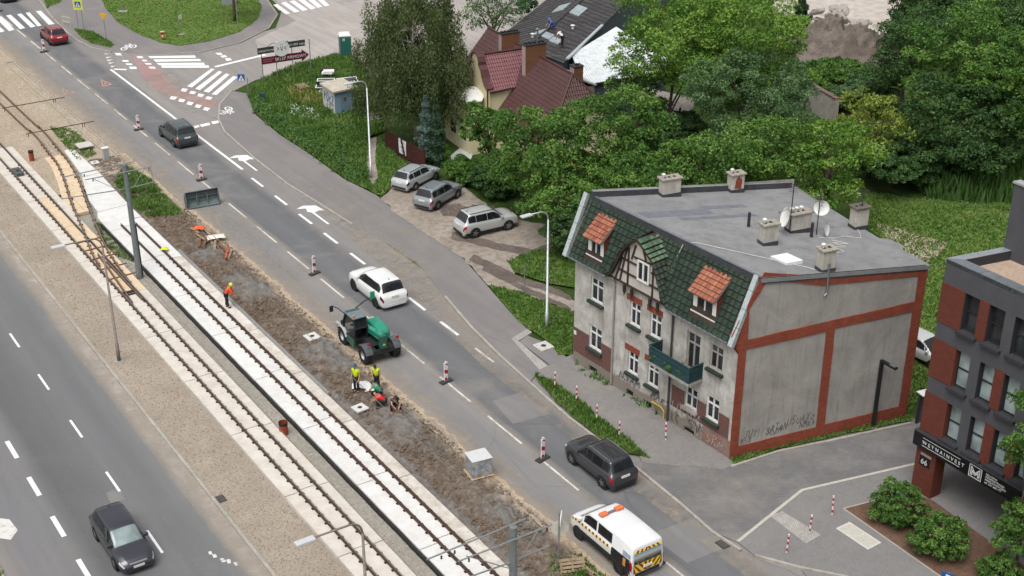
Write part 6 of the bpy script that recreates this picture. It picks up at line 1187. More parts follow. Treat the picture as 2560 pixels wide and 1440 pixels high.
def clumps(name, poly, dens, h, mat, seed, label, cat, per=90, ls=0.15, z=0.12):
    rng = np.random.RandomState(seed); xs = [p[0] for p in poly]; ys = [p[1] for p in poly]; n = int((max(xs)-min(xs))*(max(ys)-min(ys))*dens); x = rng.uniform(min(xs), max(xs), n); y = rng.uniform(min(ys), max(ys), n); k_ = inpoly(x, y, poly); x, y = x[k_], y[k_]; n = len(x); hh = h*(0.5+0.9*rng.rand(n)); idx = np.repeat(np.arange(n), per); d = unitv(rng.normal(size=(n*per, 3))+np.array([0, 0, 0.6])); d[:, 2] = np.abs(d[:, 2]); rr = 0.4+0.6*rng.rand(n*per, 1)**0.6
    pos = np.stack([x[idx], y[idx], np.full(n*per, z)], 1)+d*rr*np.stack([hh*0.62, hh*0.62, hh], 1)[idx]; o = link(quads_mesh(name, leaves(pos, unitv(d*0.6+np.array([0, 0, 0.7])), ls, 0.5, rng), np.clip((rng.rand(n)*0.5+0.15)[idx]+rng.normal(size=n*per)*0.15, 0, 1), mat), name); tag(o, label, cat, kind='stuff'); return o
def lawn(name, poly, z, label, dens=60, h=0.10, mat=None, seed=1, patch=0.5, w=0.05, soil=None):
    struct(sheet('lawn', ragged(poly, 0.12, 0.5, seed), z, soil or M_GRASSG)); return grass(name, poly, dens, h, mat or L_GRS, seed, z, w, label, patch)
lawn('lawn_grass', [(-49.24,160.88), (-45.86,151.76), (-42.95,145.74), (-39.61,141.05), (-36.29,137.62), (-34.05,136.46), (-31.50,138.06), (-28.83,141.66), (-27.80,146.39), (-28.15,151.76), (-30.74,160.88)], 0.13, 'mown bright green grass of the traffic island', 38, 0.07, None, 71, 0.75, 0.08)
lawn('lawn_grass', [(-46.64,142.58), (-44.43,141.66), (-40.90,136.89), (-41.00,135.89), (-43.20,137.18), (-44.97,139.39)], 0.13, 'long grass on the corner by the yellow sign', 120, 0.2, None, 72)
lawn('lawn_grass', [(-54.74,157.48), (-51.83,156.75), (-51.53,153.86), (-52.29,151.59)], 0.13, 'grass strip at the top left corner', 70, 0.15, None, 73)
lawn('roadside_weeds', [(-24.44,120.59), (-23.64,125.38), (-21.22,129.86), (-17.88,133.23), (-15.13,131.86), (-11.70,119.44), (-10.81,110.88), (-12.04,109.39), (-11.71,102.42), (-10.90,98.18), (-9.76,96.40), (-10.40,96.72), (-13.21,100.01), (-16.81,105.76), (-19.78,110.08), (-22.69,115.24)], 0.135, 'rough overgrown grass around the kiosk and billboards', 120, 0.28, L_GRS, 74, 0.7, 0.06)
lawn('lawn_grass', [(-11.36,109.39), (-9.12,104.20), (-7.99,101.98), (-9.17,98.59), (-9.90,96.17), (-10.84,98.18), (-10.51,100.01), (-11.07,104.20)], 0.14, 'grass between the dirt path and the parked cars', 120, 0.16, None, 75)
lawn('lawn_grass', [(-1.53,80.85), (0.52,79.97), (2.44,78.13), (4.07,77.01), (3.84,71.55), (2.76,71.45), (2.32,73.05), (0.99,74.80), (0.25,76.19)], 0.13, 'grass between the street lamp and the tenement corner', 170, 0.13, None, 76)
lawn('lawn_grass', [(-0.33,84.56), (1.39,86.25), (4.66,87.73), (4.34,80.44), (2.65,81.03), (0.13,82.86)], 0.145, 'grass patch beside the muddy wheel tracks', 120, 0.16, None, 77)
lawn('verge_grass', [(1.31,69.02), (2.22,68.42), (3.62,66.45), (4.86,64.27), (6.61,61.46), (7.26,60.31), (5.93,60.88), (4.14,63.16), (2.48,66.01)], 0.14, 'weedy grass verge between the road and the tenement pavement', 300, 0.22, None, 78, 0.8)
lawn('verge_grass', [(11.48,60.27), (21.80,64.73), (22.03,64.11), (17.26,62.36), (14.14,61.19), (11.54,59.79)], 0.15, 'grass strip at the foot of the blank gable wall', 260, 0.16, None, 79, 0.8)
lawn('meadow_grass', [(27.07,97.36), (30.15,96.17), (36.90,95.38), (39.85,93.46), (35.80,81.94), (27.20,71.06), (24.27,68.24), (22.03,64.94), (22.24,66.45), (27.85,83.17), (26.82,87.73), (25.37,91.24)], 0.02, 'green meadow between the tenement and the office building', 70, 0.16, L_GRS, 80, 0.75, 0.06)
lawn('meadow_sand', [(26.53,91.24), (28.30,90.16), (30.78,87.73), (29.28,85.40), (27.48,83.80), (26.82,87.73)], 0.03, 'trodden sandy patch in the meadow', 25, 0.1, L_DRY, 81, 0.1, soil=M_SANDY)
grass('tall_reeds', [(30.69,100.69), (31.86,95.77), (34.96,94.99), (40.53,95.38), (43.63,104.20), (36.59,102.42)], 60, 1.3, L_WEED, 82, 0.0, 0.10, 'tall green nettles at the back of the meadow', 0.9, 0.15, 'weeds')
clumps('tall_weeds', [(-24.56,120.24), (-23.17,118.08), (-17.77,110.38), (-12.75,101.55), (-11.35,98.59), (-12.01,99.00), (-13.22,100.09), (-16.83,105.85), (-19.81,110.28), (-22.73,115.45)], 3.4, 0.75, L_WEED, 83, 'band of tall weeds along the pavement edge', 'weeds')
clumps('tall_weeds', [(-17.84,110.88), (-15.21,111.89), (-12.35,110.88), (-11.43,99.42), (-13.90,103.30), (-16.43,107.93)], 1.6, 0.5, L_WEED, 84, 'tall weeds behind the pavement left of the dirt path', 'weeds')
clumps('white_flowers', [(-20.13,116.64), (-18.71,117.19), (-16.88,115.56), (-17.22,112.71), (-19.22,114.49)], 1.8, 0.55, L_WHT, 85, 'patch of white flowers in front of the kiosk', 'flowers', 26, 0.11); clumps('flower_leaves', [(-20.35,116.64), (-18.78,117.75), (-16.70,115.56), (-16.97,112.09), (-19.14,113.96)], 2.2, 0.4, L_WEED, 93, 'green leaves around the white flowers', 'weeds')
grass('dry_weeds', [(-20.72,122.35), (-17.69,120.59), (-16.12,116.64), (-18.27,116.64), (-20.03,118.87)], 70, 0.5, L_DRY, 86, 0.13, 0.05, 'reddish dry weeds around the pallet', 0.3, 0.3, 'weeds')
grass('strip_weeds', [W(28.5, 92), W(30.9, 91), W(31.3, 99), W(30.6, 103), W(28.7, 100), W(28.2, 95)], 260, 0.22, L_GRS, 87, 0.02, 0.05, 'green weeds on the earth strip by the catenary mast', 0.25, 0.4, 'weeds')
grass('strip_weeds', [W(24.3, 87.5), W(25.4, 85), W(25.7, 93), W(25.0, 95)], 160, 0.14, L_GRS, 88, -0.28, 0.05, 'weeds between the two tram tracks', 0.1, 0.4, 'weeds')
grass('strip_weeds', [W(27.8, 106), W(29.6, 107), W(29.9, 114), W(28.3, 116)], 130, 0.14, L_GRS, 89, -0.05, 0.05, 'sparse weeds beside the curved branch rails', 0.1, 0.4, 'weeds')
grass('strip_weeds', [W(29.0, 38.5), W(31.4, 38), W(31.4, 41.8), W(30.2, 42.5), W(29.2, 41)], 220, 0.2, L_GRS, 90, 0.05, 0.05, 'weeds around the broken pallet at the bottom', 0.3, 0.4, 'weeds')
grass('kerb_weeds', [W(8.0, 40), W(8.25, 40), W(8.25, 66), W(8.0, 66)], 300, 0.2, L_GRS, 91, 0.0, 0.05, 'grass verge of the near road in the lower left corner', 0.8, 0.4)
grass('wall_weeds', [(3.79,70.48), (5.13,68.93), (6.39,67.11), (8.21,64.73), (7.97,64.52), (5.93,67.11), (4.42,68.69), (3.67,69.86)], 45, 0.3, L_WEED, 92, 0.11, 0.08, 'weeds at the foot of the tenement front wall', -0.15, 0.4, 'weeds')

bq = [Vector(F(t_, 4.15, 0.75)) for t_ in (8.0, 8.4, 8.8, 9.2, 9.7)]
bp = empty('balcony_plants', (TA.x, TA.y, 0), 0, 'leafy green plants in planters on the tenement balcony', 'plant'); crown('foliage', [(q.x, q.y, q.z+0.1, 0.32, 0.3, 0.3) for q in bq], 26, 60, 0.16, 0.09, L_SHR, 95, shell=0.3, parent=bp, space=0.3)

# ------------------------------------------------------------------ vehicles
def carpaint(c, metal=0.5, rough=0.32):
    N = NT('car_paint', rough, 0.5, metal); f = N.noise(1.2, 3, 0.5); b = lin(c); N.col(N.ramp(f, [(0.3, tuple(v*0.93 for v in b)), (0.7, b)])); N.p.inputs['Coat Weight'].default_value = 0.9; N.p.inputs['Coat Roughness'].default_value = 0.05; return N.mat
M_CGLASS = glass_mat('car_glass', (0.012, 0.014, 0.016), 0.03, 0.6); M_CGLASSL = glass_mat('windscreen_glass', (0.16, 0.20, 0.20), 0.08, 0.6)
M_TYRE = flat('#262627', 0.9, var=0.2); M_RIM = flat('#b7b9bc', 0.3, 0.8, var=0.1); M_RIMD = flat('#4a4b4d', 0.35, 0.7); M_PLAST = flat('#2b2b2d', 0.75, var=0.1); M_REDL = flat('#b3141c', 0.2, 0, 0.6, 0.1); M_DREDL = flat('#5d1218', 0.2, 0, 0.6, 0.1); M_HEADL = flat('#e6eaea', 0.12, 0.2, 0.7, 0.1); M_PLATE = flat('#f0efe8', 0.5, var=0.05); M_CHROME = flat('#e8eaec', 0.15, 0.95, 0.5, 0.0); M_AMBER = flat('#ef7f4a', 0.3, 0, 0.5, 0.05)
def cat(p0, p1, p2, p3, t): return 0.5*((2*p1)+(p2-p0)*t+(2*p0-5*p1+4*p2-p3)*t*t+(3*p1-p0-3*p2+p3)*t*t*t)
KINDS = {   # stations rear to front: x/L, floor, belt, half width at belt (of W/2), top, half width at top edge
 'suv': [(-.5, .34, .62, .82, .66, .74), (-.488, .30, .84, .93, .90, .80), (-.465, .28, .95, .97, 1.02, .80), (-.385, .26, 1.0, .99, 1.0, .70, 'H', -.05), (-.25, .25, .98, 1.0, 0, .72, 'H', 0.), (-.05, .25, .95, 1.0, 0, .72, 'H', .01), (.07, .25, .94, 1.0, 0, .70, 'H', -.05), (.235, .25, .97, .99, 1.07, .82), (.37, .26, .95, .98, 1.05, .78), (.455, .28, .86, .93, .95, .72), (.49, .32, .70, .84, .78, .64), (.5, .38, .58, .74, .62, .55)],
 'hatch': [(-.5, .32, .58, .82, .62, .74), (-.49, .28, .80, .92, .86, .78), (-.465, .26, .90, .96, .98, .78), (-.38, .24, .95, .98, 0, .68, 'H', -.05), (-.25, .23, .93, 1.0, 0, .71, 'H', 0.), (-.05, .23, .90, 1.0, 0, .71, 'H', .01), (.06, .23, .89, 1.0, 0, .69, 'H', -.06), (.25, .23, .89, .99, .95, .78), (.37, .24, .80, .96, .88, .72), (.455, .26, .68, .88, .75, .62), (.492, .30, .54, .76, .6, .55), (.5, .36, .5, .68, .53, .5)],
 'mpv': [(-.5, .32, .62, .84, .66, .76), (-.49, .28, .86, .94, .94, .82), (-.472, .26, .96, .97, 1.05, .82), (-.42, .25, .98, .98, 0, .72, 'H', -.06), (-.28, .25, .96, 1.0, 0, .74, 'H', 0.), (-.05, .25, .94, 1.0, 0, .74, 'H', .01), (.08, .25, .93, 1.0, 0, .70, 'H', -.08), (.29, .25, .93, .98, .99, .78), (.39, .26, .84, .95, .91, .70), (.46, .28, .70, .87, .77, .62), (.493, .32, .56, .75, .62, .55), (.5, .38, .52, .68, .55, .5)],
 'van': [(-.5, .36, .8, .93, .84, .88), (-.497, .32, 1.12, .97, 1.2, .90), (-.492, .30, 1.2, .985, 0, .86, 'H', -.12), (-.47, .3, 1.2, 1.0, 0, .87, 'H', -.02), (-.30, .3, 1.18, 1.0, 0, .87, 'H', .02), (-.05, .3, 1.16, 1.0, 0, .87, 'H', .02), (.13, .3, 1.15, 1.0, 0, .84, 'H', -.03), (.205, .3, 1.14, 1.0, 0, .82, 'H', -.16), (.345, .3, 1.12, .985, 1.2, .80), (.43, .31, 1.0, .95, 1.06, .74), (.475, .33, .82, .88, .9, .64), (.496, .36, .62, .78, .68, .58), (.5, .4, .56, .72, .6, .52)]}
def car(name, label, loc, heading, L, Wd, Hh, kind, paint, wb, tr, rims=None, wr=0.33, plate=True, wins=None, rails=False, tail=None, glass_f=None, cls='car', grille=None, lower=None, group=None, z=0.0, split_rear=0.0):
    """Body lofted through cross-sections; glass, lamps, wheels and trim are separate parts that follow the same surface."""
    c = empty(name, (loc[0], loc[1], z), math.pi/2-heading, label, cls, group); st = []
    for s in KINDS[kind]:
        top = s[4] if len(s) == 6 else Hh+s[7]; sc = (Hh/1.62 if kind == 'suv' else Hh/1.48 if kind == 'hatch' else Hh/1.72 if kind == 'mpv' else Hh/1.95)
        st.append((s[0]*L, s[1]*sc*0.78, s[2]*sc, s[3]*Wd/2, (top*sc if len(s) == 6 else top), s[5]*Wd/2))
    def par(x):
        i = 0
        while i < len(st)-2 and x > st[i+1][0]: i += 1
        a, b = st[max(i-1, 0)], st[i]; d, e = st[i+1], st[min(i+2, len(st)-1)]; t = (x-b[0])/(d[0]-b[0]); lo_t = min(b[4], d[4]); hi_t = max(b[4], d[4])
        v = [cat(a[k_], b[k_], d[k_], e[k_], t) for k_ in range(1, 6)]; v[3] = min(max(v[3], lo_t), hi_t+0.012); return v
    def sec(x):
        zf, zb, w, zt, wt = par(x); g_ = min(0.075, 0.38*max(zt-zb, 0.01)); sh = min(0.035, 0.3*max(zt-zb, 0.01))
        return [(0, zf), (w*0.86, zf), (w*0.955, zf+0.07), (w*0.995, zf+(zb-zf)*0.35), (w, zf+(zb-zf)*0.65), (w*0.985, zb-0.05), (w*0.95, zb), (max(w*0.925, wt), zb+sh), (wt, zt-g_), (wt*0.955, zt-g_*0.45), (wt*0.86, zt-g_*0.15), (wt*0.45, zt), (0, zt+0.006)]
    def S(x, j):
        p = sec(x); i = min(int(j), 11); f_ = j-i; return Vector((x, p[i][0]*(1-f_)+p[i+1][0]*f_, p[i][1]*(1-f_)+p[i+1][1]*f_))
    xs = []
    for i in range(len(st)-1):
        k_ = 2 if st[i+1][0]-st[i][0] < 0.05*L else 4
        xs += [st[i][0]+(st[i+1][0]-st[i][0])*q/k_ for q in range(k_)]
    xs.append(st[-1][0]); m = MB(); rows = []
    for x in xs:
        p = sec(x); rows.append([(x, y, z_) for y, z_ in p]+[(x, -y, z_) for y, z_ in reversed(p[1:-1])])
    m.quadgrid(rows, True); m.face(list(reversed(rows[0]))); m.face(rows[-1]); m.build('body', paint, c, smooth=True, merge=True)
    def patch(nm, xa, xb, ja, jb, side, mat, off=0.008, nx=5, nj=4, par_=None):
        b = MB(); rr = []
        for i in range(nx+1):
            x = xa+(xb-xa)*i/nx; row = []
            for k_ in range(nj+1):
                j = ja+(jb-ja)*k_/nj; p = S(x, j); du = S(min(x+0.02, L/2), j)-S(max(x-0.02, -L/2), j); dv = S(x, min(j+0.08, 12))-S(x, max(j-0.08, 0)); n_ = du.cross(dv); n_ = n_.normalized() if n_.length > 1e-9 else Vector((0, 0, 1))
                if n_.dot(Vector((p.x*0.3, p.y, p.z-Hh*0.45))) < 0: n_ = -n_
                p = p+n_*off; row.append((p.x, p.y*side, p.z))
            rr.append(row)
        b.quadgrid(rr); return b.build(nm, mat, par_ or c, smooth=True)
    def across(nm, xa, xb, mat, off=0.01, j0=8.3, inset=1.0):
        b = MB(); rr = []
        for i in range(7):
            x = xa+(xb-xa)*i/6; half = [S(x, j) for j in (j0, 9.3, 10.2, 11.0, 11.6, 12.0)]; du = S(x+0.03, 11.5)-S(x-0.03, 11.5); n_ = Vector((-du.z, 0, du.x)).normalized(); n_ = n_ if n_.z > 0 else -n_
            row = [(p+n_*off) for p in half]; rr.append([(p.x, p.y, p.z) for p in row]+[(p.x, -p.y, p.z) for p in reversed(row[:-1])])
        b.quadgrid(rr); return b.build(nm, mat, c, smooth=True)
    roof = [s for s in KINDS[kind] if len(s) > 6]; xr, xf = roof[0][0]*L, roof[-1][0]*L; cowl = [s for s in KINDS[kind] if len(s) == 6 and s[0] > 0.15][0][0]*L; tail0 = [s for s in KINDS[kind] if len(s) == 6 and s[0] < 0][-1][0]*L
    across('windscreen', xf+0.03*L*0.4, cowl-0.012*L, glass_f or M_CGLASS)
    if kind != 'van': across('rear_window', tail0+0.015*L, xr+0.002*L, M_CGLASS)
    for (a, b_) in (wins or ((-.40, -.272), (-.266, -.072), (-.064, .165))):
        for sd in (1, -1): patch('side_window', a*L, b_*L, 7.12, 7.9, sd, M_CGLASS, 0.009, 8, 3)
    tl = tail or M_REDL
    for sd in (1, -1):
        if kind == 'van': patch('tail_light', -.499*L, -.478*L, 3.4, 5.6, sd, tl, 0.01)
        else: patch('tail_light', -.496*L, -.445*L, 4.3, 6.2, sd, tl, 0.014, 5, 4)
        patch('headlight', .42*L, .488*L, 4.7, 6.4, sd, M_HEADL, 0.012, 4, 3); patch('sill_trim', -.46*L, .46*L, 1.4, 2.7, sd, lower or M_PLAST, 0.006, 14, 2)
        b = MB(); p = S(cowl-0.1*L*0.55, 7.2); b.box((p.x-0.08, sd*p.y-0.02 if sd > 0 else sd*p.y-0.2, p.z), (p.x+0.08, sd*p.y+0.2 if sd > 0 else sd*p.y+0.02, p.z+0.15)); b.build('mirror', paint if kind != 'van' else M_PVC, c, bevel=0.03)
        if rails: b = MB(); pts = [S(xr+0.03*L+(xf-xr-0.04*L)*q/6, 9.4) for q in range(7)]; b.tube([(q.x, sd*q.y, q.z+0.045) for q in pts], 0.022, 6); b.build('roof_rail', M_PLAST if rails == 'dark' else M_RIM, c)
        for ax in (-1, 1):
            x = ax*wb/2+0.0; y = sd*(Wd/2-0.09); zc = wr; w_ = 0.22; b = MB(); b.lathe([(wr*0.62, -w_/2), (wr*0.9, -w_/2), (wr, -w_*0.36), (wr, w_*0.36), (wr*0.9, w_/2), (wr*0.62, w_/2)], 20, (0, 0, 0), 'y'); wl = b.build('wheel', M_TYRE, c, smooth=False); wl.location = (x, y, zc)
            b = MB(); yo = sd*w_*0.42; b.lathe([(0.001, yo), (wr*0.16, yo), (wr*0.18, yo*0.8)], 12, (0, 0, 0), 'y')
            for q in range(5): a = q*2*math.pi/5+0.3; b.bar((math.sin(a)*wr*0.1, yo*0.95, math.cos(a)*wr*0.1), (math.sin(a)*wr*0.62, yo*0.9, math.cos(a)*wr*0.62), wr*0.2, 0.03, up=(0, 1, 0))
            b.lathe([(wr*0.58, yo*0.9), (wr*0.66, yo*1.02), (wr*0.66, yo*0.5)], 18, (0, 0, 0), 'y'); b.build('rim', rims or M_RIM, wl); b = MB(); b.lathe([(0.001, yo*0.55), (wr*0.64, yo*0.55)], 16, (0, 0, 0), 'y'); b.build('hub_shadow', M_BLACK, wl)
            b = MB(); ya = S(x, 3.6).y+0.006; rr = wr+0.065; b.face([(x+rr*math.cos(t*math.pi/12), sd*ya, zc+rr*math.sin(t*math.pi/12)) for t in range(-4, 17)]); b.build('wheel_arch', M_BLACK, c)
    if plate:
        b = MB(); zp = 0.86*Hh/1.62 if kind in ('suv', 'mpv') else 0.78; xb = S(-.492*L, 4.5).x
        if kind == 'van': zp = 0.72; xb = -.5*L
        b.box((xb-0.045, -0.26, zp-0.06), (xb-0.005, 0.26, zp+0.06)); b.build('number_plate', M_PLATE, c); b = MB(); b.box((.5*L-0.01, -0.26, 0.42), (.5*L+0.02, 0.26, 0.53)); b.build('number_plate', M_PLATE, c)
    b = MB(); b.box((-.505*L, -Wd*0.36, 0.3), (-.49*L, Wd*0.36, 0.46)); b.build('rear_bumper_trim', lower or M_PLAST, c)
    if grille: b = MB(); b.box((.478*L, -0.42, 0.60), (.497*L, 0.42, 0.68)); b.build('grille', grille, c, bevel=0.02)
    if kind != 'van': p = S(xr+0.05*L, 12); b = MB(); b.box((p.x-0.06, -0.015, p.z), (p.x+0.03, 0.015, p.z+0.06)); b.build('aerial', M_PLAST, c)
    c['_s'] = 1; del c['_s']; return c, S, patch, across
HD = -AZ
car('white_suv', 'white SUV with dark windows driving past the green telehandler', W(36.55, 71.35), HD, 4.88, 2.0, 1.80, 'suv', carpaint('#f6f6f4', 0.0, 0.4), 2.98, 1.72, M_RIMD, 0.39, tail=M_DREDL, lower=carpaint('#eeeeec', 0.0, 0.4), wins=((-.40, .165),))
car('dark_crossover', 'dark grey crossover with silver roof rails beside the tenement', W(36.5, 47.05), HD, 4.3, 1.8, 1.62, 'suv', carpaint('#434448', 0.3), 2.64, 1.58, None, 0.34, rails=True)
car('dark_minivan', 'dark green-grey minivan beside the white turn arrow', W(36.42, 106.5), HD, 4.9, 1.95, 1.74, 'mpv', carpaint('#435054', 0.3), 3.03, 1.65, None, 0.34, rails=True, wins=((-.43, -.265), (-.25, -.07), (-.055, .18)))
car('red_suv', 'red SUV by the zebra crossing at the top left', W(36.6, 142.0), HD, 4.5, 1.85, 1.64, 'suv', carpaint('#a3202c', 0.4), 2.7, 1.6, M_RIMD, 0.35, rails=True, tail=M_DREDL)
car('dark_estate', 'dark blue-grey car with pale windscreen driving towards the viewer on the near road', W(13.62, 54.3), HD+math.pi, 4.65, 1.8, 1.48, 'hatch', carpaint('#3c3d46', 0.3), 2.72, 1.56, None, 0.33, glass_f=M_CGLASSL, grille=M_CHROME)
car('silver_estate', 'silver estate car parked furthest left on the dirt', (-7.42,98.92), rad(33), 4.55, 1.78, 1.5, 'hatch', carpaint('#c6cdce', 0.25), 2.58, 1.52, None, 0.32, rails='dark', tail=M_DREDL, wins=((-.41, -.30), (-.285, -.10), (-.085, .15)), z=0.125)
car('grey_crossover', 'grey crossover parked in the middle of the three on the dirt', (-5.55, 95.15), rad(31.6), 4.35, 1.8, 1.6, 'suv', carpaint('#9aa1a5', 0.3), 2.63, 1.58, None, 0.35, z=0.125)
car('silver_suv', 'silver off-road car with black roof rails parked nearest the street lamp', (-1.88, 89.95), rad(59.6), 4.57, 1.86, 1.74, 'suv', carpaint('#d2d3d1', 0.25), 2.71, 1.6, None, 0.37, rails='dark', z=0.125)
car('black_car', 'black car cut off by the top left edge of the photo', W(37.0, 162.2), HD, 4.5, 1.8, 1.6, 'suv', carpaint('#2a2b2e', 0.4), 2.65, 1.56)
car('dark_car', 'dark car parked at the top edge beyond the grass island', (-35.64,157.85), rad(62), 4.3, 1.75, 1.48, 'hatch', carpaint('#3c3a35', 0.4), 2.55, 1.52)
car('white_hatchback', 'white car parked in the gap between the tenement and the office building', (24.55,71.40), rad(143), 4.4, 1.78, 1.5, 'hatch', carpaint('#dfe2df', 0.1), 2.6, 1.54)
car('white_car', 'white car hidden behind the weeping birch', (-11.49,128.55), rad(75), 4.3, 1.75, 1.48, 'hatch', carpaint('#eceeee', 0.0, 0.4), 2.55, 1.52)
# works van with chevrons and an orange beacon bar
VP = car('works_van', 'white works van with orange beacons and yellow-red chevrons at the bottom edge', W(33.08, 41.35), HD, 5.0, 1.96, 1.94, 'van', carpaint('#f5f6f6', 0.0, 0.35), 3.2, 1.66, M_RIMD, 0.34, tail=M_REDL, wins=((.05, .25), (-.19, .025)), cls='van')
vc, VS, vpatch, _ = VP; VL = 5.0
M_YEL = flat('#f0e13a', 0.5, var=0.05); M_DRED = flat('#9c2a1c', 0.5, var=0.05); M_WRAP = flat('#23252b', 0.5, var=0.5, scale=4); M_WRAPG = flat('#9fb0bd', 0.5, var=0.5, scale=2.5)
def wrap_mat():
    N = NT('site_picture', 0.5, 0.3); x, y, z = N.sep(); h = N.math('DIVIDE', N.math('SUBTRACT', z, 0.95), 0.6, True); sk = N.ramp(h, [(0.0, '#4a463f'), (0.3, '#736b60'), (0.5, '#a39c90'), (0.62, '#c3ccd2'), (1.0, '#8fb0c8')]); f = N.noise(6, 5, 0.7); N.col(N.mix(N.ramp(N.math('MULTIPLY', f, N.math('SUBTRACT', 1.25, h)), [(0.5, 0.0), (0.58, 1.0)]), sk, '#34302c')); return N.mat
b = MB(); xr = -VL/2-0.012; b.face([(xr-0.002, -0.80, 0.98), (xr-0.002, 0.80, 0.98), (xr+0.03, 0.78, 1.55), (xr+0.03, -0.78, 1.55)]); b.build('rear_picture', wrap_mat(), vc)
def strip(z0, z1, y0, y1, x_, mat, nm): q = MB(); q.face([(x_, y0, z0), (x_, y1, z0), (x_, y1, z1), (x_, y0, z1)]); return q.build(nm, mat, vc)
strip(0.5, 0.965, -0.84, 0.84, xr-0.004, M_YEL, 'chevron_panel'); q = MB()
for i in range(-5, 6):
    for sd in (1, -1):
        y0 = i*0.34; pts = [(y0, 0.505), (y0+0.16, 0.505), (y0+0.16+0.4, 0.96), (y0+0.4, 0.96)]; pts = [(max(0.0, min(0.83, y)), z_) for y, z_ in pts]
        if len({round(y, 3) for y, _ in pts}) > 1: q.face([(xr-0.0065, sd*(0.83-y) if False else sd*y, z_) for y, z_ in pts])
q.build('chevron', M_DRED, vc)['kind'] = 'stuff'
b = MB(); b.face([(-VL/2+0.01-0.012, -0.80, 1.58), (-VL/2-0.002, 0.80, 1.58), (-VL/2+0.05, 0.76, 1.74), (-VL/2+0.05, -0.76, 1.74)]); b.build('chevron_panel', M_YEL, vc)
for i in range(6): b = MB(); y = -0.68+i*0.25; sg_ = 1 if i > 2 else -1; b.face([(-VL/2-0.008, y, 1.585), (-VL/2-0.008, y+0.12, 1.585), (-VL/2+0.045, y+0.12-sg_*0.1, 1.735), (-VL/2+0.045, y-sg_*0.1, 1.735)]); b.build('chevron', M_DRED, vc)
for sd in (1, -1):
    vpatch('reflective_stripe', -.17*VL, .46*VL, 4.55, 5.6, sd, M_YEL, 0.010, 24, 1)
    for i in range(11): vpatch('stripe_block', (-.155+i*0.056)*VL, (-.155+i*0.056+0.026)*VL, 4.65, 5.5, sd, M_DRED, 0.013, 2, 1)
    vpatch('side_picture', -.485*VL, -.20*VL, 2.7, 6.2, sd, M_WRAP, 0.012, 10, 5); vpatch('side_picture', -.47*VL, -.36*VL, 6.3, 7.4, sd, M_WRAPG, 0.012, 5, 3); vpatch('orange_mark', -.42*VL, -.38*VL, 3.6, 5.2, sd, flat('#d89a4c', 0.5), 0.016, 3, 3); vpatch('side_moulding', -.30*VL, .30*VL, 2.75, 3.6, sd, M_PLAST, 0.014, 14, 2)
b = MB(); b.box((0.23, -0.6, 1.965), (0.40, 0.6, 1.985)); lb = b.build('beacon_bar', M_ZINC, vc)
for y0, y1 in ((-0.68, -0.22), (0.22, 0.68)): b = MB(); b.box((0.16, y0, 1.985), (0.47, y1, 2.09), taper=0.03); b.build('beacon', M_AMBER, lb, bevel=0.03)
# ------------------------------------------------------------------ telehandler
th = empty('telehandler', W(32.66, 65.2), math.pi/2-HD-0.03, 'green telehandler with black cab and four big wheels on the roadside', 'telehandler'); th.location.z = 0.0
M_TGR = carpaint('#1f9c7c', 0.1, 0.4); M_TGRD = carpaint('#12604f', 0.1, 0.4); M_TBLK = flat('#2c2f30', 0.6, var=0.15); M_TROOF = flat('#7d8a8d', 0.45, 0.1, var=0.1)
b = MB(); b.box((-1.9, -0.45, 0.55), (1.9, 0.45, 0.95)); b.box((-1.95, -0.85, 0.6), (-1.35, 0.85, 0.95)); b.box((1.3, -0.8, 0.6), (1.7, 0.8, 0.9)); b.build('chassis', M_TBLK, th, bevel=0.03)
b = MB(); cab = [(-0.15, 0.95), (-0.3, 1.75), (-0.1, 2.3), (0.95, 2.3), (1.35, 1.55), (1.35, 0.95)]
for y in (0.2, 1.02):
    for i in range(len(cab)): p, q = cab[i], cab[(i+1) % len(cab)]; b.bar((p[0], y, p[1]), (q[0], y, q[1]), 0.09, 0.09)
for p in cab: b.bar((p[0], 0.2, p[1]), (p[0], 1.02, p[1]), 0.08, 0.08)
b.build('cab_frame', M_TBLK, th)
for y in (0.23, 1.0): b = MB(); b.face([(p[0], y, p[1]) for p in cab]); b.build('cab_glass', M_CGLASS, th)
b = MB(); b.face([(0.95, 0.2, 2.3), (1.35, 0.2, 1.55), (1.35, 1.02, 1.55), (0.95, 1.02, 2.3)]); b.face([(-0.1, 0.2, 2.3), (-0.3, 0.2, 1.75), (-0.3, 1.02, 1.75), (-0.1, 1.02, 2.3)]); b.build('cab_glass', M_CGLASS, th)
b = MB(); b.box((-0.2, 0.14, 2.33), (1.05, 1.08, 2.42)); b.build('cab_roof', M_TROOF, th, bevel=0.04); b = MB(); b.box((0.75, 0.18, 2.425), (0.98, 1.04, 2.45)); b.build('roof_bar', M_TGRD, th)
b = MB(); b.box((-0.2, 0.95, 0.5), (1.0, 1.1, 0.98)); b.build('side_step', M_TGRD, th, bevel=0.03); b = MB(); b.box((0.2, 0.35, 1.0), (0.7, 0.8, 1.35)); b.box((0.2, 0.35, 1.35), (0.32, 0.8, 1.85)); b.build('seat', M_BLACK, th, bevel=0.05)
b = MB(); b.lathe([(0.13, 0), (0.15, 0.02), (0.13, 0.04)], 12, (0, 0, 0), 'x'); o = b.build('steering_wheel', M_BLACK, th); o.location = (0.95, 0.6, 1.5)
b = MB(); b.tube([(-0.05, 0.95, 2.42), (-0.05, 0.95, 2.5)], 0.05, 8); b.ball((-0.05, 0.95, 2.53), 0.075, 8); b.build('beacon', M_AMBER, th)
b = MB(); rows = []
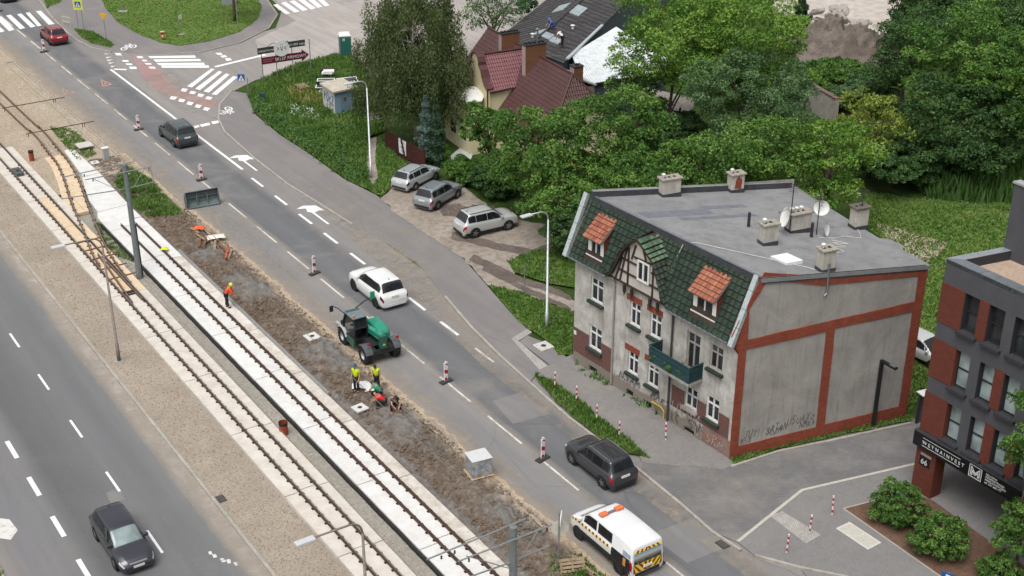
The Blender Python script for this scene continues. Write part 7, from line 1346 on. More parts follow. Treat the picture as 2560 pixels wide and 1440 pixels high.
for x, w0, w1, z1 in ((-1.05, -0.9, -0.22, 1.42), (-0.95, -0.95, -0.2, 1.58), (-0.3, -0.97, -0.18, 1.72), (0.5, -0.97, -0.18, 1.75), (0.75, -0.93, -0.2, 1.62), (0.8, -0.9, -0.22, 1.4)): rows.append([(x, w0, 0.8), (x, w0, z1-0.12), (x, w0+0.1, z1), (x, w1-0.08, z1), (x, w1, z1-0.1), (x, w1, 0.8)])
b.quadgrid(rows, True); b.face(rows[0]); b.face(rows[-1]); b.build('engine_cover', M_TGR, th, smooth=False, bevel=0.03)
b = MB(); b.box((-0.9, -0.985, 0.75), (0.7, -0.96, 1.38)); b.build('cover_panel', M_TBLK, th)
b = MB(); b.bar((-1.75, 0.0, 1.62), (2.5, 0.0, 1.12), 0.3, 0.36); b.build('boom', M_TGR, th, bevel=0.03); b = MB(); b.bar((1.0, 0.0, 1.28), (2.9, 0.0, 1.04), 0.22, 0.26); b.build('boom_extension', M_TBLK, th, bevel=0.02)
b = MB(); b.box((-2.05, -0.24, 0.98), (-1.72, 0.24, 1.82), taper=0.03); b.build('boom_pivot', M_TGRD, th, bevel=0.05); b = MB(); b.face([(-2.053, 0.1, 1.2), (-2.053, -0.1, 1.2), (-2.053, 0.0, 1.36)]); b.build('warning_triangle', M_YEL, th)
b = MB(); b.box((2.55, -0.6, 0.35), (2.68, 0.6, 0.95)); b.build('fork_carriage', M_TBLK, th)
for y in (-0.42, 0.42): b = MB(); b.box((2.66, y-0.06, 0.3), (3.75, y+0.06, 0.36)); b.build('fork', flat('#c9c9c6', 0.6, 0.3), th)
for ax in (-1.42, 1.42):
    for sd in (1, -1):
        wr = 0.56; w_ = 0.44; b = MB(); b.lathe([(0.28, -w_/2), (wr*0.88, -w_/2), (wr, -w_*0.34), (wr, w_*0.34), (wr*0.88, w_/2), (0.28, w_/2)], 26, (0, 0, 0), 'y')
        wl = b.build('wheel', M_TYRE, th); wl.location = (ax, sd*0.93, wr)
        for q in range(18): b = MB() if q == 0 else b; a = q*2*math.pi/18; b.bar((math.sin(a)*wr, -w_*0.48, math.cos(a)*wr), (math.sin(a+0.16)*wr*1.0, 0.0, math.cos(a+0.16)*wr), 0.06, 0.05, up=(math.sin(a), 0, math.cos(a))); b.bar((math.sin(a+0.17)*wr, w_*0.48, math.cos(a+0.17)*wr), (math.sin(a+0.33)*wr, 0.0, math.cos(a+0.33)*wr), 0.06, 0.05, up=(math.sin(a), 0, math.cos(a)))
        b.build('tread', M_TYRE, wl)['kind'] = 'stuff'
        b = MB(); yo = sd*w_*0.4; b.lathe([(0.001, yo*0.6), (0.12, yo*0.6), (0.14, yo*0.4), (0.25, yo*0.4), (0.29, yo), (0.3, yo*1.02)], 20, (0, 0, 0), 'y'); b.build('rim', flat('#c3c6c7', 0.5, 0.3, var=0.15), wl)
        b = MB(); rows = []
        for q in range(9): a = rad(20+q*17.5); rows.append([(ax-math.cos(a)*0.66, sd*0.70, wr+math.sin(a)*0.66), (ax-math.cos(a)*0.68, sd*1.12, wr+math.sin(a)*0.68), (ax-math.cos(a)*0.63, sd*1.17, wr+math.sin(a)*0.63)])
        b.quadgrid(rows); b.build('mudguard', flat('#5a5f62', 0.6, var=0.15) if ax < 0 else flat('#b9bcbb', 0.5, var=0.1), th)
for sd in (1, -1): b = MB(); b.box((-2.0, sd*0.95-0.08, 1.42), (-1.9, sd*0.95+0.08, 1.55)); b.bar((-1.95, sd*0.95, 1.42), (-1.7, sd*0.8, 1.2), 0.03); b.build('tail_light', M_REDL, th)
b = MB(); b.tube([(1.1, 1.0, 2.2), (1.5, 1.25, 2.45), (1.75, 1.55, 2.6)], 0.03, 6); b.build('mirror_arm', M_TBLK, th); b = MB(); b.box((1.7, 1.45, 2.2), (1.76, 1.7, 2.6)); b.build('mirror', M_TBLK, th, bevel=0.03)
b = MB(); b.tube([(1.05, 0.3, 2.4), (1.45, -0.5, 2.5), (1.6, -1.05, 2.55)], 0.035, 6); b.build('mirror_arm', M_TBLK, th); b = MB(); b.box((1.5, -1.25, 2.45), (1.6, -0.95, 2.95)); b.build('mirror', M_TGR, th, bevel=0.03)
# digger bucket left on the road
bk = empty('loader_bucket', W(32.72, 91.55), rad(27), 'dark grey loader bucket standing on the closed lane', 'bucket')
M_BKT = earth('bucket_steel', ['#737f80', '#667172', '#505a5b', '#8d9797'], 0.8, 3, 20, 0.6, 0.2, 0.3)
b = MB(); prof_ = [(0.0, 0.0), (-0.35, 0.02), (-0.62, 0.2), (-0.7, 0.55), (-0.55, 1.0), (-0.3, 1.22)]
for i in range(len(prof_)-1): p, q = prof_[i], prof_[i+1]; b.face([(-1.25, -p[0], p[1]), (1.25, -p[0], p[1]), (1.25, -q[0], q[1]), (-1.25, -q[0], q[1])]) if False else b.face([(-1.25, p[0]*-1+0.0, p[1]), (1.25, p[0]*-1, p[1]), (1.25, q[0]*-1, q[1]), (-1.25, q[0]*-1, q[1])])
sh = b.build('shell', M_BKT, bk); md_ = sh.modifiers.new('solid', 'SOLIDIFY'); md_.thickness = 0.05
for x in (-1.25, 1.25): b = MB(); b.face([(x, -p[0], p[1]) for p in prof_]+[(x, 0.05, 0.75)]); o = b.build('side_plate', M_BKT, bk); s_ = o.modifiers.new('solid', 'SOLIDIFY'); s_.thickness = 0.05
for x in (-0.42, 0.42): b = MB(); b.face([(x, 0.55, 0.25), (x, 0.25, 0.08), (x, 0.3, 0.5), (x, 0.45, 0.95), (x, 0.58, 0.8)]); o = b.build('rib', M_BKT, bk); s_ = o.modifiers.new('solid', 'SOLIDIFY'); s_.thickness = 0.06
b = MB(); b.bar((-1.25, 0.5, 0.72), (1.25, 0.5, 0.72), 0.06, 0.06); b.build('cross_bar', M_BKT, bk)
b = MB(); b.box((-1.27, -0.08, 0.0), (1.27, 0.1, 0.05)); b.build('cutting_edge', M_DARK, bk)

# ------------------------------------------------------------------ street furniture
M_GALV = flat('#a3a7a8', 0.5, 0.5, var=0.15); M_LAMPG = flat('#c8ccce', 0.4, 0.4, var=0.1); M_POLEB = flat('#8a8078', 0.6, 0.2, var=0.15); M_RED = flat('#c4202b', 0.5, var=0.08); M_WOOD = earth('weathered_plank', ['#b09a80', '#9c866d', '#7d6a55', '#c9b79f'], 1.0, 5, 30); M_WOODR = earth('reddish_plank', ['#8b6a52', '#7a5a44', '#5f4534', '#a5846a'], 1.0, 5, 30); M_BLUE = flat('#1f5fa8', 0.4, var=0.05)
def lamp(name, label, loc, h, arm, mat, head=0.75, rdir=None, reach=2.0):
    t = empty(name, (loc[0], loc[1], 0), 0, label, 'street lamp', 'street lamps'); d = V3((-math.cos(AZ), -math.sin(AZ), 0)) if rdir is None else V3((rdir[0], rdir[1], 0)).normalized()
    b = MB(); b.tube([(0, 0, -0.1), (0, 0, 1.2), (0, 0, 1.21), (0, 0, h-0.6)], [0.11, 0.11, 0.085, 0.055], 10); b.build('pole', mat, t, smooth=True)
    pts = [V3((0, 0, h-0.62))]; 
    for q in range(7): a = rad(15*q); pts.append(V3((0, 0, h-0.6))+d*(0.55*(1-math.cos(a)))+V3((0, 0, 0.6*math.sin(a))))
    pts.append(V3((0, 0, h+0.03))+d*(reach-0.3)); b = MB(); b.tube(pts, 0.045, 8); b.build('arm', mat, t, smooth=True)
    b = MB(); e = V3((0, 0, h+0.03))+d*(reach-0.35); x = d; y = V3((-d.y, d.x, 0)); M_ = Matrix(((x.x, y.x, 0, e.x), (x.y, y.y, 0, e.y), (0, 0, 1, e.z), (0, 0, 0, 1))); b.box((0, -0.17, -0.06), (head, 0.17, 0.05), None, M_, 0.02); b.build('lamp_head', flat('#dfe2e3', 0.35, 0.2, var=0.05), t, bevel=0.03)
    b = MB(); b.box((0.1, -0.13, -0.075), (head-0.08, 0.13, -0.062), None, M_); b.build('lamp_glass', M_HEADL, t); b = MB(); b.box((-0.3, -0.3, -0.1), (0.3, 0.3, 0.06), taper=0.02); b.build('base', M_CONC, t); return t
lamp('street_lamp', 'grey street lamp beside the dirt path and roadside weeds', (-11.08,100.09), 8.05, 1, M_LAMPG, 0.75, None, 1.55); lamp('street_lamp', 'grey street lamp between the parked silver car and the tenement', (2.16,74.91), 8.05, 1, M_LAMPG, 0.75, None, 1.55); lamp('street_lamp', 'brownish street lamp on the sandy median strip beside the turnout', (-23.39,70.91), 8.1, 1, M_POLEB, 0.8, None, 2.4); lamp('street_lamp', 'brownish street lamp on the median strip at the bottom edge', W(19.45, 40.3), 7.75, 1, M_POLEB, 0.85, None, 2.4)
bl_ = empty('black_lamp', (19.71,63.41), 0, 'black square lamp post standing against the blank gable wall', 'street lamp'); b = MB(); b.box((-0.1, -0.07, -0.05), (0.1, 0.07, 4.3)); b.build('pole', M_BLACK, bl_); b = MB(); b.bar((0.0, 0, 4.24), (0.55, -0.85, 4.24), 0.2, 0.12); b.build('lamp_arm', M_BLACK, bl_); b = MB(); b.bar((0.3, -0.46, 4.31), (0.5, -0.78, 4.31), 0.16, 0.02); b.build('lamp_panel', M_ZINC, bl_); b = MB(); b.box((-0.2, -0.15, 0.0), (0.2, 0.15, 0.12)); b.build('base', M_CONC, bl_)
# catenary masts, cross-arms and overhead wires
def mast(name, label, s, w, h, full=True):
    t = empty(name, W(w, s), AZ, label, 'catenary mast', 'catenary masts'); b = MB(); b.tube([(0, 0, -0.4), (0, 0, h)], [0.2, 0.155], 14); b.lathe([(0.001, 0.02), (0.15, 0.0), (0.158, -0.04)], 14, (0, 0, h)); b.build('pole', flat('#8f9799', 0.5, 0.4, var=0.15), t, smooth=False)
    if full: b = MB(); b.tube([(0.2, -0.03, -0.3), (0.2, -0.03, 0.5), (0.18, 0, 3.6)], 0.07, 8); b.tube([(0.17, 0.06, 3.5), (0.05, 0.14, 5.6), (-0.1, 0.1, 7.4)], 0.025, 6); b.build('feeder_cable', M_BLACK, t)
    def arm(a, c, z0, z1, r=0.035, nm='cross_arm', y=0.0): b = MB(); b.tube([(a, y, z0), (c, y, z1)], r, 6); return b.build(nm, M_GALV, t)
    dz = h-8.0
    arm(-3.86, 0.72, 7.9+dz, 7.98+dz, y=0.19); arm(-2.7, 1.74, 7.57+dz, 7.53+dz, y=-0.21); arm(-4.27, -0.16, 6.55+dz, 6.3+dz); arm(0.15, 1.79, 6.32+dz, 6.35+dz); arm(0.43, 1.32, 6.34+dz, 7.47+dz, 0.025, 'stay'); arm(1.65, 1.79, 7.5+dz, 6.38+dz, 0.02, 'stay'); arm(-0.15, -2.2, 6.0+dz, 7.5+dz, 0.02, 'stay')
    for x, z in ((-3.2, 7.75), (-2.6, 7.75), (-2.2, 7.45), (1.5, 7.4), (-3.6, 6.4)): b = MB(); b.lathe([(0.02, 0.06), (0.05, 0.02), (0.02, -0.02), (0.05, -0.06), (0.015, -0.12)], 8, (x, 0.19 if z > 7.7 else (-0.21 if z > 7 else 0), z+dz)); b.build('insulator', M_TIMBER, t)
    return t
mast('catenary_mast', 'grey catenary mast with cross-arms between the tracks by the turnout', 82.9, 24.6, 7.95); mast('catenary_mast', 'grey catenary mast cut off by the bottom edge of the photo', 37.0, 24.45, 7.45, True)
M_WIRE = flat('#8d857c', 0.6, 0.3, var=0.1)
def wire(label, pts, r=0.016):
    b = MB(); b.tube(pts, r, 5); o = b.build('overhead_wire', M_WIRE, None, rz=AZ); tag(o, label, 'wire', 'overhead wires'); return o
def sag(w0, s0, z0, w1, s1, z1, d=0.5): return [(w0+(w1-w0)*i/10, s0+(s1-s0)*i/10, z0+(z1-z0)*i/10-d*4*(i/10)*(1-i/10)) for i in range(11)]
wire('lower overhead wire above the white track', sag(26.38, 83.0, 6.3, 25.6, 37.2, 5.85, 0.3)); wire('upper overhead wire above the white track, nearer the earth strip', sag(26.1, 82.8, 7.35, 26.1, 37.2, 6.85, 0.9)); wire('overhead wire above the cream track', sag(21.0, 82.9, 6.5, 20.6, 37.2, 6.0, 0.3), 0.01); wire('overhead wire running up the line from the mast', sag(21.9, 83.0, 7.7, 22.2, 140, 7.6, 0.5), 0.01)
for i, (s_, w0, w1) in enumerate(((100.0, 21.3, 25.9), (93.5, 21.2, 26.0))):
    b = MB(); b.tube([(w0, s_, 7.48), (w1, s_, 7.48)], 0.03, 6)
    for x in (w0+0.15, w1-0.7, w1-0.85): b.tube([(x, s_, 7.48), (x, s_, 7.2)], 0.025, 5)
    o = b.build('wire_spreader', M_TIMBER, None, rz=AZ); tag(o, ('thin spreader bar of the overhead line at the upper left, the further one', 'thin spreader bar of the overhead line at the upper left, the nearer one')[i], 'spreader bar', 'overhead spreader bars')
# red and white lane beacons
def beacon():
    t = empty('lane_beacon', (0, 0, 0), AZ+0.2); b = MB(); b.box((-0.42, -0.2, 0.0), (0.42, 0.2, 0.1), taper=0.03); b.build('base', flat('#3d3b3a', 0.85, var=0.2), t, bevel=0.02)
    b = MB(); b.box((-0.14, -0.03, 0.1), (0.14, 0.03, 1.28)); b.build('board', M_PVC, t, bevel=0.02)
    for z0, up_ in ((0.14, 1), (0.62, 0), (1.06, -1)):
        for sy in (-0.033, 0.033):
            b = MB(); p = [(-0.135, z0+0.2), (-0.135, z0), (0.135, z0+0.0), (0.135, z0+0.2)]
            if up_ == 1: p = [(-0.135, z0), (0.135, z0), (0.0, z0+0.2), (-0.1, z0+0.16)]
            elif up_ == -1: p = [(-0.135, z0+0.2), (0.135, z0+0.12), (0.135, z0+0.0)]
            else: p = [(-0.135, z0), (0.135, z0-0.1), (0.135, z0+0.14), (-0.135, z0+0.24)]
            b.face([(x, sy, z) for x, z in p]); b.build('red_stripe', M_RED, t)
    b = MB(); b.box((-0.05, -0.03, 1.28), (0.05, 0.03, 1.36)); b.build('handle', M_PVC, t); return t
bc = beacon(); BL = [(138.45, 34.52, 'red and white lane beacon beside the red SUV'), (110.7, 34.5, 'red and white lane beacon left of the dark minivan'), (96.75, 34.6, 'red and white lane beacon behind the loader bucket'), (76.5, 34.5, 'red and white lane beacon left of the white SUV'), (59.26, 34.5, 'red and white lane beacon right of the telehandler'), (49.54, 34.6, 'red and white lane beacon left of the dark crossover'), (39.3, 34.02, 'lane beacon half hidden behind the works van'), (157.0, 34.9, 'lane beacon at the top left edge')]
for i, (s_, w_, lab) in enumerate(BL): o = bc if i == 0 else copy_tree(bc); o.location = W(w_, s_)+(0.008,); o.rotation_euler = (0, 0, AZ+R.uniform(-0.1, 0.3)); tag(o, lab, 'lane beacon', 'lane beacons along the closed lane')
# striped posts
def post():
    t = empty('striped_post', (0, 0, 0)); b = MB(); b.tube([(0, 0, 0), (0, 0, 1.08)], 0.04, 10); b.build('pole', M_PVC, t)
    for z in (0.12, 0.50, 0.80): b = MB(); b.tube([(0, 0, z), (0, 0, z+0.16)], 0.043, 10); b.build('red_band', M_RED, t)
    return t
po = post(); PL = [((2.45,67.56), 'striped post at the upper end of the weedy verge'), ((3.61,66.01), 'striped post in the verge, second from the upper end'), ((4.64,63.98), 'striped post in the middle of the weedy verge'), ((5.76,62.28), 'striped post at the lower end of the weedy verge'), ((8.26,62.13), 'striped post beside the yellow gas pipe of the tenement'), ((15.79,55.38), 'striped post on the forecourt nearest the planting bed'), ((14.38,53.88), 'striped post on the pale paving of the forecourt'), ((12.99,52.32), 'striped post on the forecourt nearest the road')]
for i, (p, lab) in enumerate(PL): o = po if i == 0 else copy_tree(po); o.location = (p[0], p[1], 0.10); o.rotation_euler = (R.uniform(-0.04, 0.04), R.uniform(-0.04, 0.04), 0); tag(o, lab, 'post', 'red and white posts')
# road signs
def sign(name, label, loc, posts, plates, rz=0.0, cat_='road sign', hpost=2.4):
    t = empty(name, (loc[0], loc[1], 0), rz, label, cat_)
    for x in posts: b = MB(); b.tube([(x, 0, -0.1), (x, 0, hpost)], 0.035, 8); b.build('post', M_GALV, t)
    for (nm, pts, mat, y) in plates: b = MB(); b.face([(x, y, z) for x, z in pts]); o = b.build(nm, mat, t); s_ = o.modifiers.new('solid', 'SOLIDIFY'); s_.thickness = 0.02
    return t
def rect(x0, x1, z0, z1): return [(x0, z0), (x1, z0), (x1, z1), (x0, z1)]
def circ(cx, cz, r, n=20): return [(cx+r*math.cos(2*math.pi*i/n), cz+r*math.sin(2*math.pi*i/n)) for i in range(n)]
tri = lambda cx, z0, w, h: [(cx-w/2, z0), (cx+w/2, z0), (cx, z0+h)]
M_YG = flat('#e8f05a', 0.4, var=0.03); M_YELS = flat('#f2b31c', 0.4, var=0.05)
def walker(t, cx, z, s, y, mat): b = MB(); b.face([(cx-0.1*s, y, z), (cx+0.02*s, y, z+0.45*s), (cx+0.12*s, y, z), (cx+0.22*s, y, z), (cx+0.1*s, y, z+0.75*s), (cx-0.08*s, y, z+0.75*s), (cx-0.2*s, y, z)]); b.face([(x, y, q) for x, q in circ(cx, z+0.88*s, 0.09*s, 10)]); b.build('walking_figure', mat, t)
t = sign('crossing_sign', 'pedestrian crossing sign with yellow-green border on two posts', (-46.05,143.05), (-0.28, 0.28), [('border_plate', rect(-0.48, 0.48, 2.1, 3.35), M_YG, -0.05), ('blue_plate', rect(-0.3, 0.3, 2.4, 3.0), M_BLUE, -0.075), ('white_triangle', tri(0, 2.45, 0.5, 0.48), M_PVC, -0.1)], 0.0, hpost=3.3); walker(t, 0, 2.5, 0.32, -0.125, M_BLACK)
t = sign('warning_sign', 'yellow triangular sign on a post at the pavement corner', (-42.30,139.09), (0,), [('yellow_plate', [(-0.42, 2.75), (0.42, 2.85), (0.0, 2.05)], M_YELS, -0.05)], -0.3, hpost=2.6)
t = sign('route_sign', 'round blue sign on the grass island at the top edge', (-43.26,149.71), (0,), [('blue_plate', circ(0, 2.4, 0.35), M_BLUE, -0.05)], 0.0, hpost=2.6); b = MB(); b.box((-0.5, -0.3, 0), (0.5, 0.3, 0.2)); b.build('base', M_CONC, t)
t = sign('small_sign', 'small white sign seen edge-on on the grass island', (-34.78,140.74), (0,), [('white_plate', rect(-0.3, 0.3, 1.7, 2.2), M_PVC, -0.05)], rad(75), hpost=2.2); b = MB(); b.box((-0.4, -0.3, 0), (0.4, 0.3, 0.14)); b.build('base', M_CONC, t)
t = sign('crossing_sign', 'blue pedestrian crossing sign at the corner of the overgrown plot', (-24.20,120.24), (0,), [('blue_plate', rect(-0.85, -0.2, 1.55, 2.2), M_BLUE, -0.05), ('white_triangle', tri(-0.52, 1.6, 0.54, 0.52), M_PVC, -0.075)], 0.0, hpost=1.9); walker(t, -0.52, 1.64, 0.34, -0.1, M_BLACK)
t = sign('direction_sign', 'small dark blue sign among the tall weeds', (-22.52,118.08), (0,), [('blue_plate', rect(-0.3, 0.3, 0.75, 1.1), flat('#23425e', 0.5), -0.05)], -0.5, hpost=1.1)
t = sign('round_signs', 'two round signs on one post seen from behind at the bottom edge', (2.17,51.53), (0,), [('disc', circ(0.05, 2.05, 0.42), flat('#d9d5c8', 0.6, var=0.08), 0.05)], 0.15, hpost=3.0); b = MB(); b.face([(0.08+0.02*math.cos(a), 0.42*math.cos(a), 2.6+0.42*math.sin(a)) for a in [2*math.pi*i/20 for i in range(20)]]); o = b.build('disc', M_PVC, t); s_ = o.modifiers.new('solid', 'SOLIDIFY'); s_.thickness = 0.03; o.rotation_euler = (0, 0, -0.25)
t = sign('parking_sign', 'blue parking sign at the lower right edge', (19.38,48.66), (0,), [('blue_plate', rect(-0.3, 0.3, 1.2, 1.8), M_BLUE, -0.05), ('letter', [(-0.1, 1.3), (-0.02, 1.3), (-0.02, 1.45), (0.14, 1.5), (0.14, 1.68), (-0.1, 1.72)], M_PVC, -0.075)], rad(-30), hpost=1.8)
sign('thin_post', 'thin grey post standing alone on the grass by the muddy track', (0.81,79.67), (0,), [('small_plate', rect(-0.06, 0.06, 1.75, 1.95), M_GALV, -0.05)], 0.0, 'post', 1.95); sign('traffic_post', 'thin grey post on the grass island beside the tree', (-29.28,143.20), (0,), [('small_plate', rect(-0.05, 0.05, 3.2, 3.4), M_GALV, -0.05)], 0.0, 'post', 3.5)
lb_ = empty('litter_bin', (-36.24,138.50), 0.2, 'orange litter bin on the grass island', 'litter bin'); b = MB(); b.box((-0.2, -0.16, 0.35), (0.2, 0.16, 0.98), taper=0.02); b.build('bin_body', flat('#e2703a', 0.5, var=0.08), lb_, bevel=0.04); b = MB(); b.box((-0.21, -0.17, 0.98), (0.21, 0.17, 1.05)); b.build('lid', flat('#c9c5bd', 0.5), lb_, bevel=0.02); b = MB(); b.tube([(0, 0, 0.1), (0, 0, 0.4)], 0.04, 6); b.build('post', M_GALV, lb_); b = MB(); b.box((-0.14, -0.175, 0.8), (0.14, -0.16, 0.9)); b.build('slot', M_BLACK, lb_); b = MB(); b.box((-0.06, -0.17, 0.5), (0.06, -0.162, 0.68)); b.build('sticker', M_PVC, lb_)
rl = empty('railing', (-47.87,144.15), rad(-35), 'short cream pedestrian railing beside the zebra crossing', 'railing'); M_CRM = flat('#d9cda8', 0.5)
for x in (-0.6, 0.6): b = MB(); b.tube([(x, 0, 0), (x, 0, 1.05)], 0.035, 8); b.build('post', M_CRM, rl)
for z in (0.5, 1.03): b = MB(); b.tube([(-0.6, 0, z), (0.6, 0, z)], 0.035, 8); b.build('rail', M_CRM, rl)
# billboards
bb_ = empty('shop_billboard', (-23.59,124.64), 0, 'two-tier shop billboard with dark strips, a round white crest and a wine-red arrow', 'billboard'); A0 = V3((-23.59,124.64)); A1 = V3((-19.31,127.01)); dv = (A1-A0); rzb = math.atan2(dv.y, dv.x); bb_.rotation_euler = (0, 0, rzb); Lb = dv.length
M_WR = flat('#6e1a2c', 0.5, var=0.05); M_CHAR = flat('#44464b', 0.5, var=0.08)
for x in (0.05, Lb*0.3, Lb*0.63, Lb): b = MB(); b.tube([(x, 0.05, -0.1), (x, 0.05, 3.3 if x < Lb else 3.55)], 0.045, 8); b.build('post', M_GALV, bb_)
def plate(nm, pts, mat, y=0.0, par=None): b = MB(); b.face([(x, y, z) for x, z in pts]); o = b.build(nm, mat, par or bb_); s_ = o.modifiers.new('solid', 'SOLIDIFY'); s_.thickness = 0.04; return o
p1 = plate('dark_strip', rect(-0.3, 1.55, 2.75, 3.35), M_CHAR); p2 = plate('dark_strip', rect(2.55, 4.45, 2.95, 3.55), M_CHAR); plate('round_crest', circ(2.05, 3.05, 0.78, 28), M_PVC, -0.06); plate('red_arrow', [(0.0, 1.75), (4.05, 1.75), (4.05, 1.5), (4.75, 2.05), (4.05, 2.62), (4.05, 2.38), (0.0, 2.38)], M_WR); plate('arrow_border', [(-0.06, 1.69), (3.99, 1.69), (3.99, 1.38), (4.87, 2.05), (3.99, 2.74), (3.99, 2.44), (-0.06, 2.44)], M_PVC, 0.045)
BP = lambda t_, z, o=0: (t_, -o, z)
txt('INDUSTRYMEBLE', BP, -0.22, 2.92, 0.25, M_LET, 'lettering', bb_, 0.03); txt('od 1997 roku.', BP, 2.75, 3.12, 0.3, M_LET, 'lettering', bb_, 0.03); txt('SKLEP FIRMOWY', BP, 1.35, 1.9, 0.42, M_LET, 'lettering', bb_, 0.03)
for i, s in enumerate(('PRODUCENT', 'ZAPRASZA')): txt(s, BP, 0.15, 2.1-0.22*i, 0.19, flat('#d98a93', 0.5), 'lettering', bb_, 0.03)
strokes(BP, [[(1.6, 3.2), (1.78, 3.05), (1.6, 2.9)], [(2.5, 3.2), (2.32, 3.05), (2.5, 2.9)], [(1.92, 3.25), (2.05, 2.8), (2.18, 3.25)], [(1.9, 3.4), (2.2, 3.4)]], M_CHAR, 'crest_mark', bb_, 0.1, 0.06); b = MB()
for i in range(28): a0, a1 = 2*math.pi*i/28, 2*math.pi*(i+1)/28; b.face([(2.05+r_*math.cos(a), -0.095, 3.05+r_*math.sin(a)) for r_, a in ((0.7, a0), (0.7, a1), (0.66, a1), (0.66, a0))])
b.build('crest_ring', flat('#9aa0a4', 0.5), bb_)
for x0, x1, x2 in ((1.1, 1.4, 0.7), (2.6, 2.3, 2.9)): b = MB(); b.tube([(x2, 0.1, 3.3), (x0, -0.3, 3.75), (x1, -0.5, 3.7)], 0.03, 6); b.build('lamp_bracket', M_DARK, bb_)
pt = empty('portable_toilet', (-16.72,133.23), rad(12), 'grey-green portable toilet with a white roof at the edge of the yard', 'portable toilet'); b = MB(); b.box((-0.58, -0.58, 0.0), (0.58, 0.58, 2.15)); b.build('cabin', flat('#6f767a', 0.6, var=0.1), pt, bevel=0.06); b = MB(); b.box((0.585, -0.45, 0.15), (0.6, 0.45, 1.95)); b.build('door', flat('#1e5a50', 0.5), pt); b = MB(); b.box((-0.62, -0.62, 2.15), (0.62, 0.62, 2.38), taper=0.12); b.build('roof', M_WHITE, pt, bevel=0.05); b = MB(); b.box((-0.3, -0.6, 1.7), (-0.05, -0.585, 1.95)); b.build('sticker', M_PVC, pt); b = MB(); b.box((-0.5, -0.6, 0.3), (0.55, -0.582, 2.0)); b.build('side_panel', flat('#2a6a5e', 0.5), pt)
# kiosk with graffiti
kk = empty('kiosk', (-15.9, 118.6), rad(0), 'small pale blue graffitied kiosk with a flat mossy roof beside the birch', 'kiosk'); A0 = V3((-15.60,114.84)); A1 = V3((-17.07,117.33)); A2 = V3((-14.14,115.96)); kk.location = (A0.x, A0.y, 0); du = (A2-A0); dv = (A1-A0); du = du.normalized()*2.1; dv = dv.normalized()*2.6
b = MB(); M_KB = plaster('kiosk_blue', '#8fa6bb', '#9fb4c6', '#6a7f92', None, 0.3); M_KW = plaster('kiosk_pale', '#c9c9c4', '#d8d8d3', '#8f9090', None, 0.4)
q = [V3((0, 0, 0)), V3((du.x, du.y, 0)), V3((du.x+dv.x, du.y+dv.y, 0)), V3((dv.x, dv.y, 0))]
for i in range(4): a, c = q[i], q[(i+1) % 4]; b.face([a, c, c+V3((0, 0, 2.2)), a+V3((0, 0, 2.2))], 0 if i in (0, 1) else 1)
b.build('wall', [M_KB, M_KW], kk); b = MB(); cen = (q[0]+q[2])/2; rq = [cen+(p-cen)*1.16 for p in q]; b.prism([(p.x, p.y) for p in rq], 2.2, 2.36); b.build('roof', earth('kiosk_roof', ['#d5cdbd', '#c4bba9', '#a89f8d', '#e3dccd'], 0.8, 4, 20), kk)
KF = Plane((0, 0), (dv.x, dv.y), (-du.x, -du.y)); strokes(lambda t_, z, o=0: KF(2.5-t_, z, o), write('POCZ', 0.15, 0.95, 0.9, 0.5, 0.1), flat('#2c4f8c', 0.6), 'graffiti', kk, 0.02, 0.09); strokes(lambda t_, z, o=0: KF(2.5-t_, z, o), write('SZA', 0.6, 0.3, 0.5, 0.5, 0.2), M_SPRAY, 'graffiti', kk, 0.03, 0.06)
KD = Plane((0, 0), (du.x, du.y), (-dv.x, -dv.y)); b = MB(); slabbox(b, KD, 0.6, 1.5, 0.1, 1.95, 0.0, 0.03); b.build('door', flat('#7f9ab3', 0.6), kk); b = MB(); slabbox(b, KD, 0.9, 1.2, 1.25, 1.6, 0.03, 0.04); b.build('window', M_WOODR, kk)
# stacked light boxes, pallets and clutter on the plot
def lightbox(label, loc, rz, w_, d_, z0, h, tilt=0.0):
    t = empty('light_box', (loc[0], loc[1], z0), rz, label, 'light box', 'discarded light boxes by the kiosk'); b = MB(); b.box((-w_/2, -d_/2, 0), (w_/2, d_/2, h)); b.build('case', M_BLACK, t); b = MB()
    for (x0, x1, y0, y1) in ((-w_/2, w_/2, -d_/2, -d_/2+0.09), (-w_/2, w_/2, d_/2-0.09, d_/2), (-w_/2, -w_/2+0.09, -d_/2+0.09, d_/2-0.09), (w_/2-0.09, w_/2, -d_/2+0.09, d_/2-0.09)): b.box((x0, y0, h), (x1, y1, h+0.05))
    b.build('frame', M_PVC, t); b = MB(); b.box((-w_/2+0.1, -d_/2+0.1, h), (w_/2-0.1, d_/2-0.1, h+0.015)); b.build('panel', flat('#4f5156', 0.4, var=0.2), t); t.rotation_euler = (tilt, 0, rz); return t
lightbox('black light box with white frame, topmost of the stack left of the kiosk', (-17.33,122.56), 0.05, 1.65, 0.85, 0.55, 0.35); lightbox('black light box with white frame in the middle of the stack left of the kiosk', (-17.37,121.81), 0.02, 1.7, 0.9, 0.1, 0.4); lightbox('black light box with white frame nearest the kiosk wall', (-17.28,121.01), 0.0, 1.0, 0.7, 0.0, 0.3); lightbox('black light box with white frame leaning behind the kiosk', (-15.46,123.43), 0.35, 1.9, 0.9, 0.3, 0.35, 0.2)
for i, (p, z) in enumerate((((-17.59,125.54), 0.62), ((-17.44,125.60), 0.76))): b = MB(); b.box((-0.5, -0.35, 0), (0.5, 0.35, 0.12)); o = b.build('foam_block', M_PVC, None, loc=(p[0], p[1], z), rz=0.1*i); tag(o, ('lower white foam panel behind the stacked light boxes', 'upper white foam panel behind the stacked light boxes')[i], 'foam block', 'white panels by the kiosk')
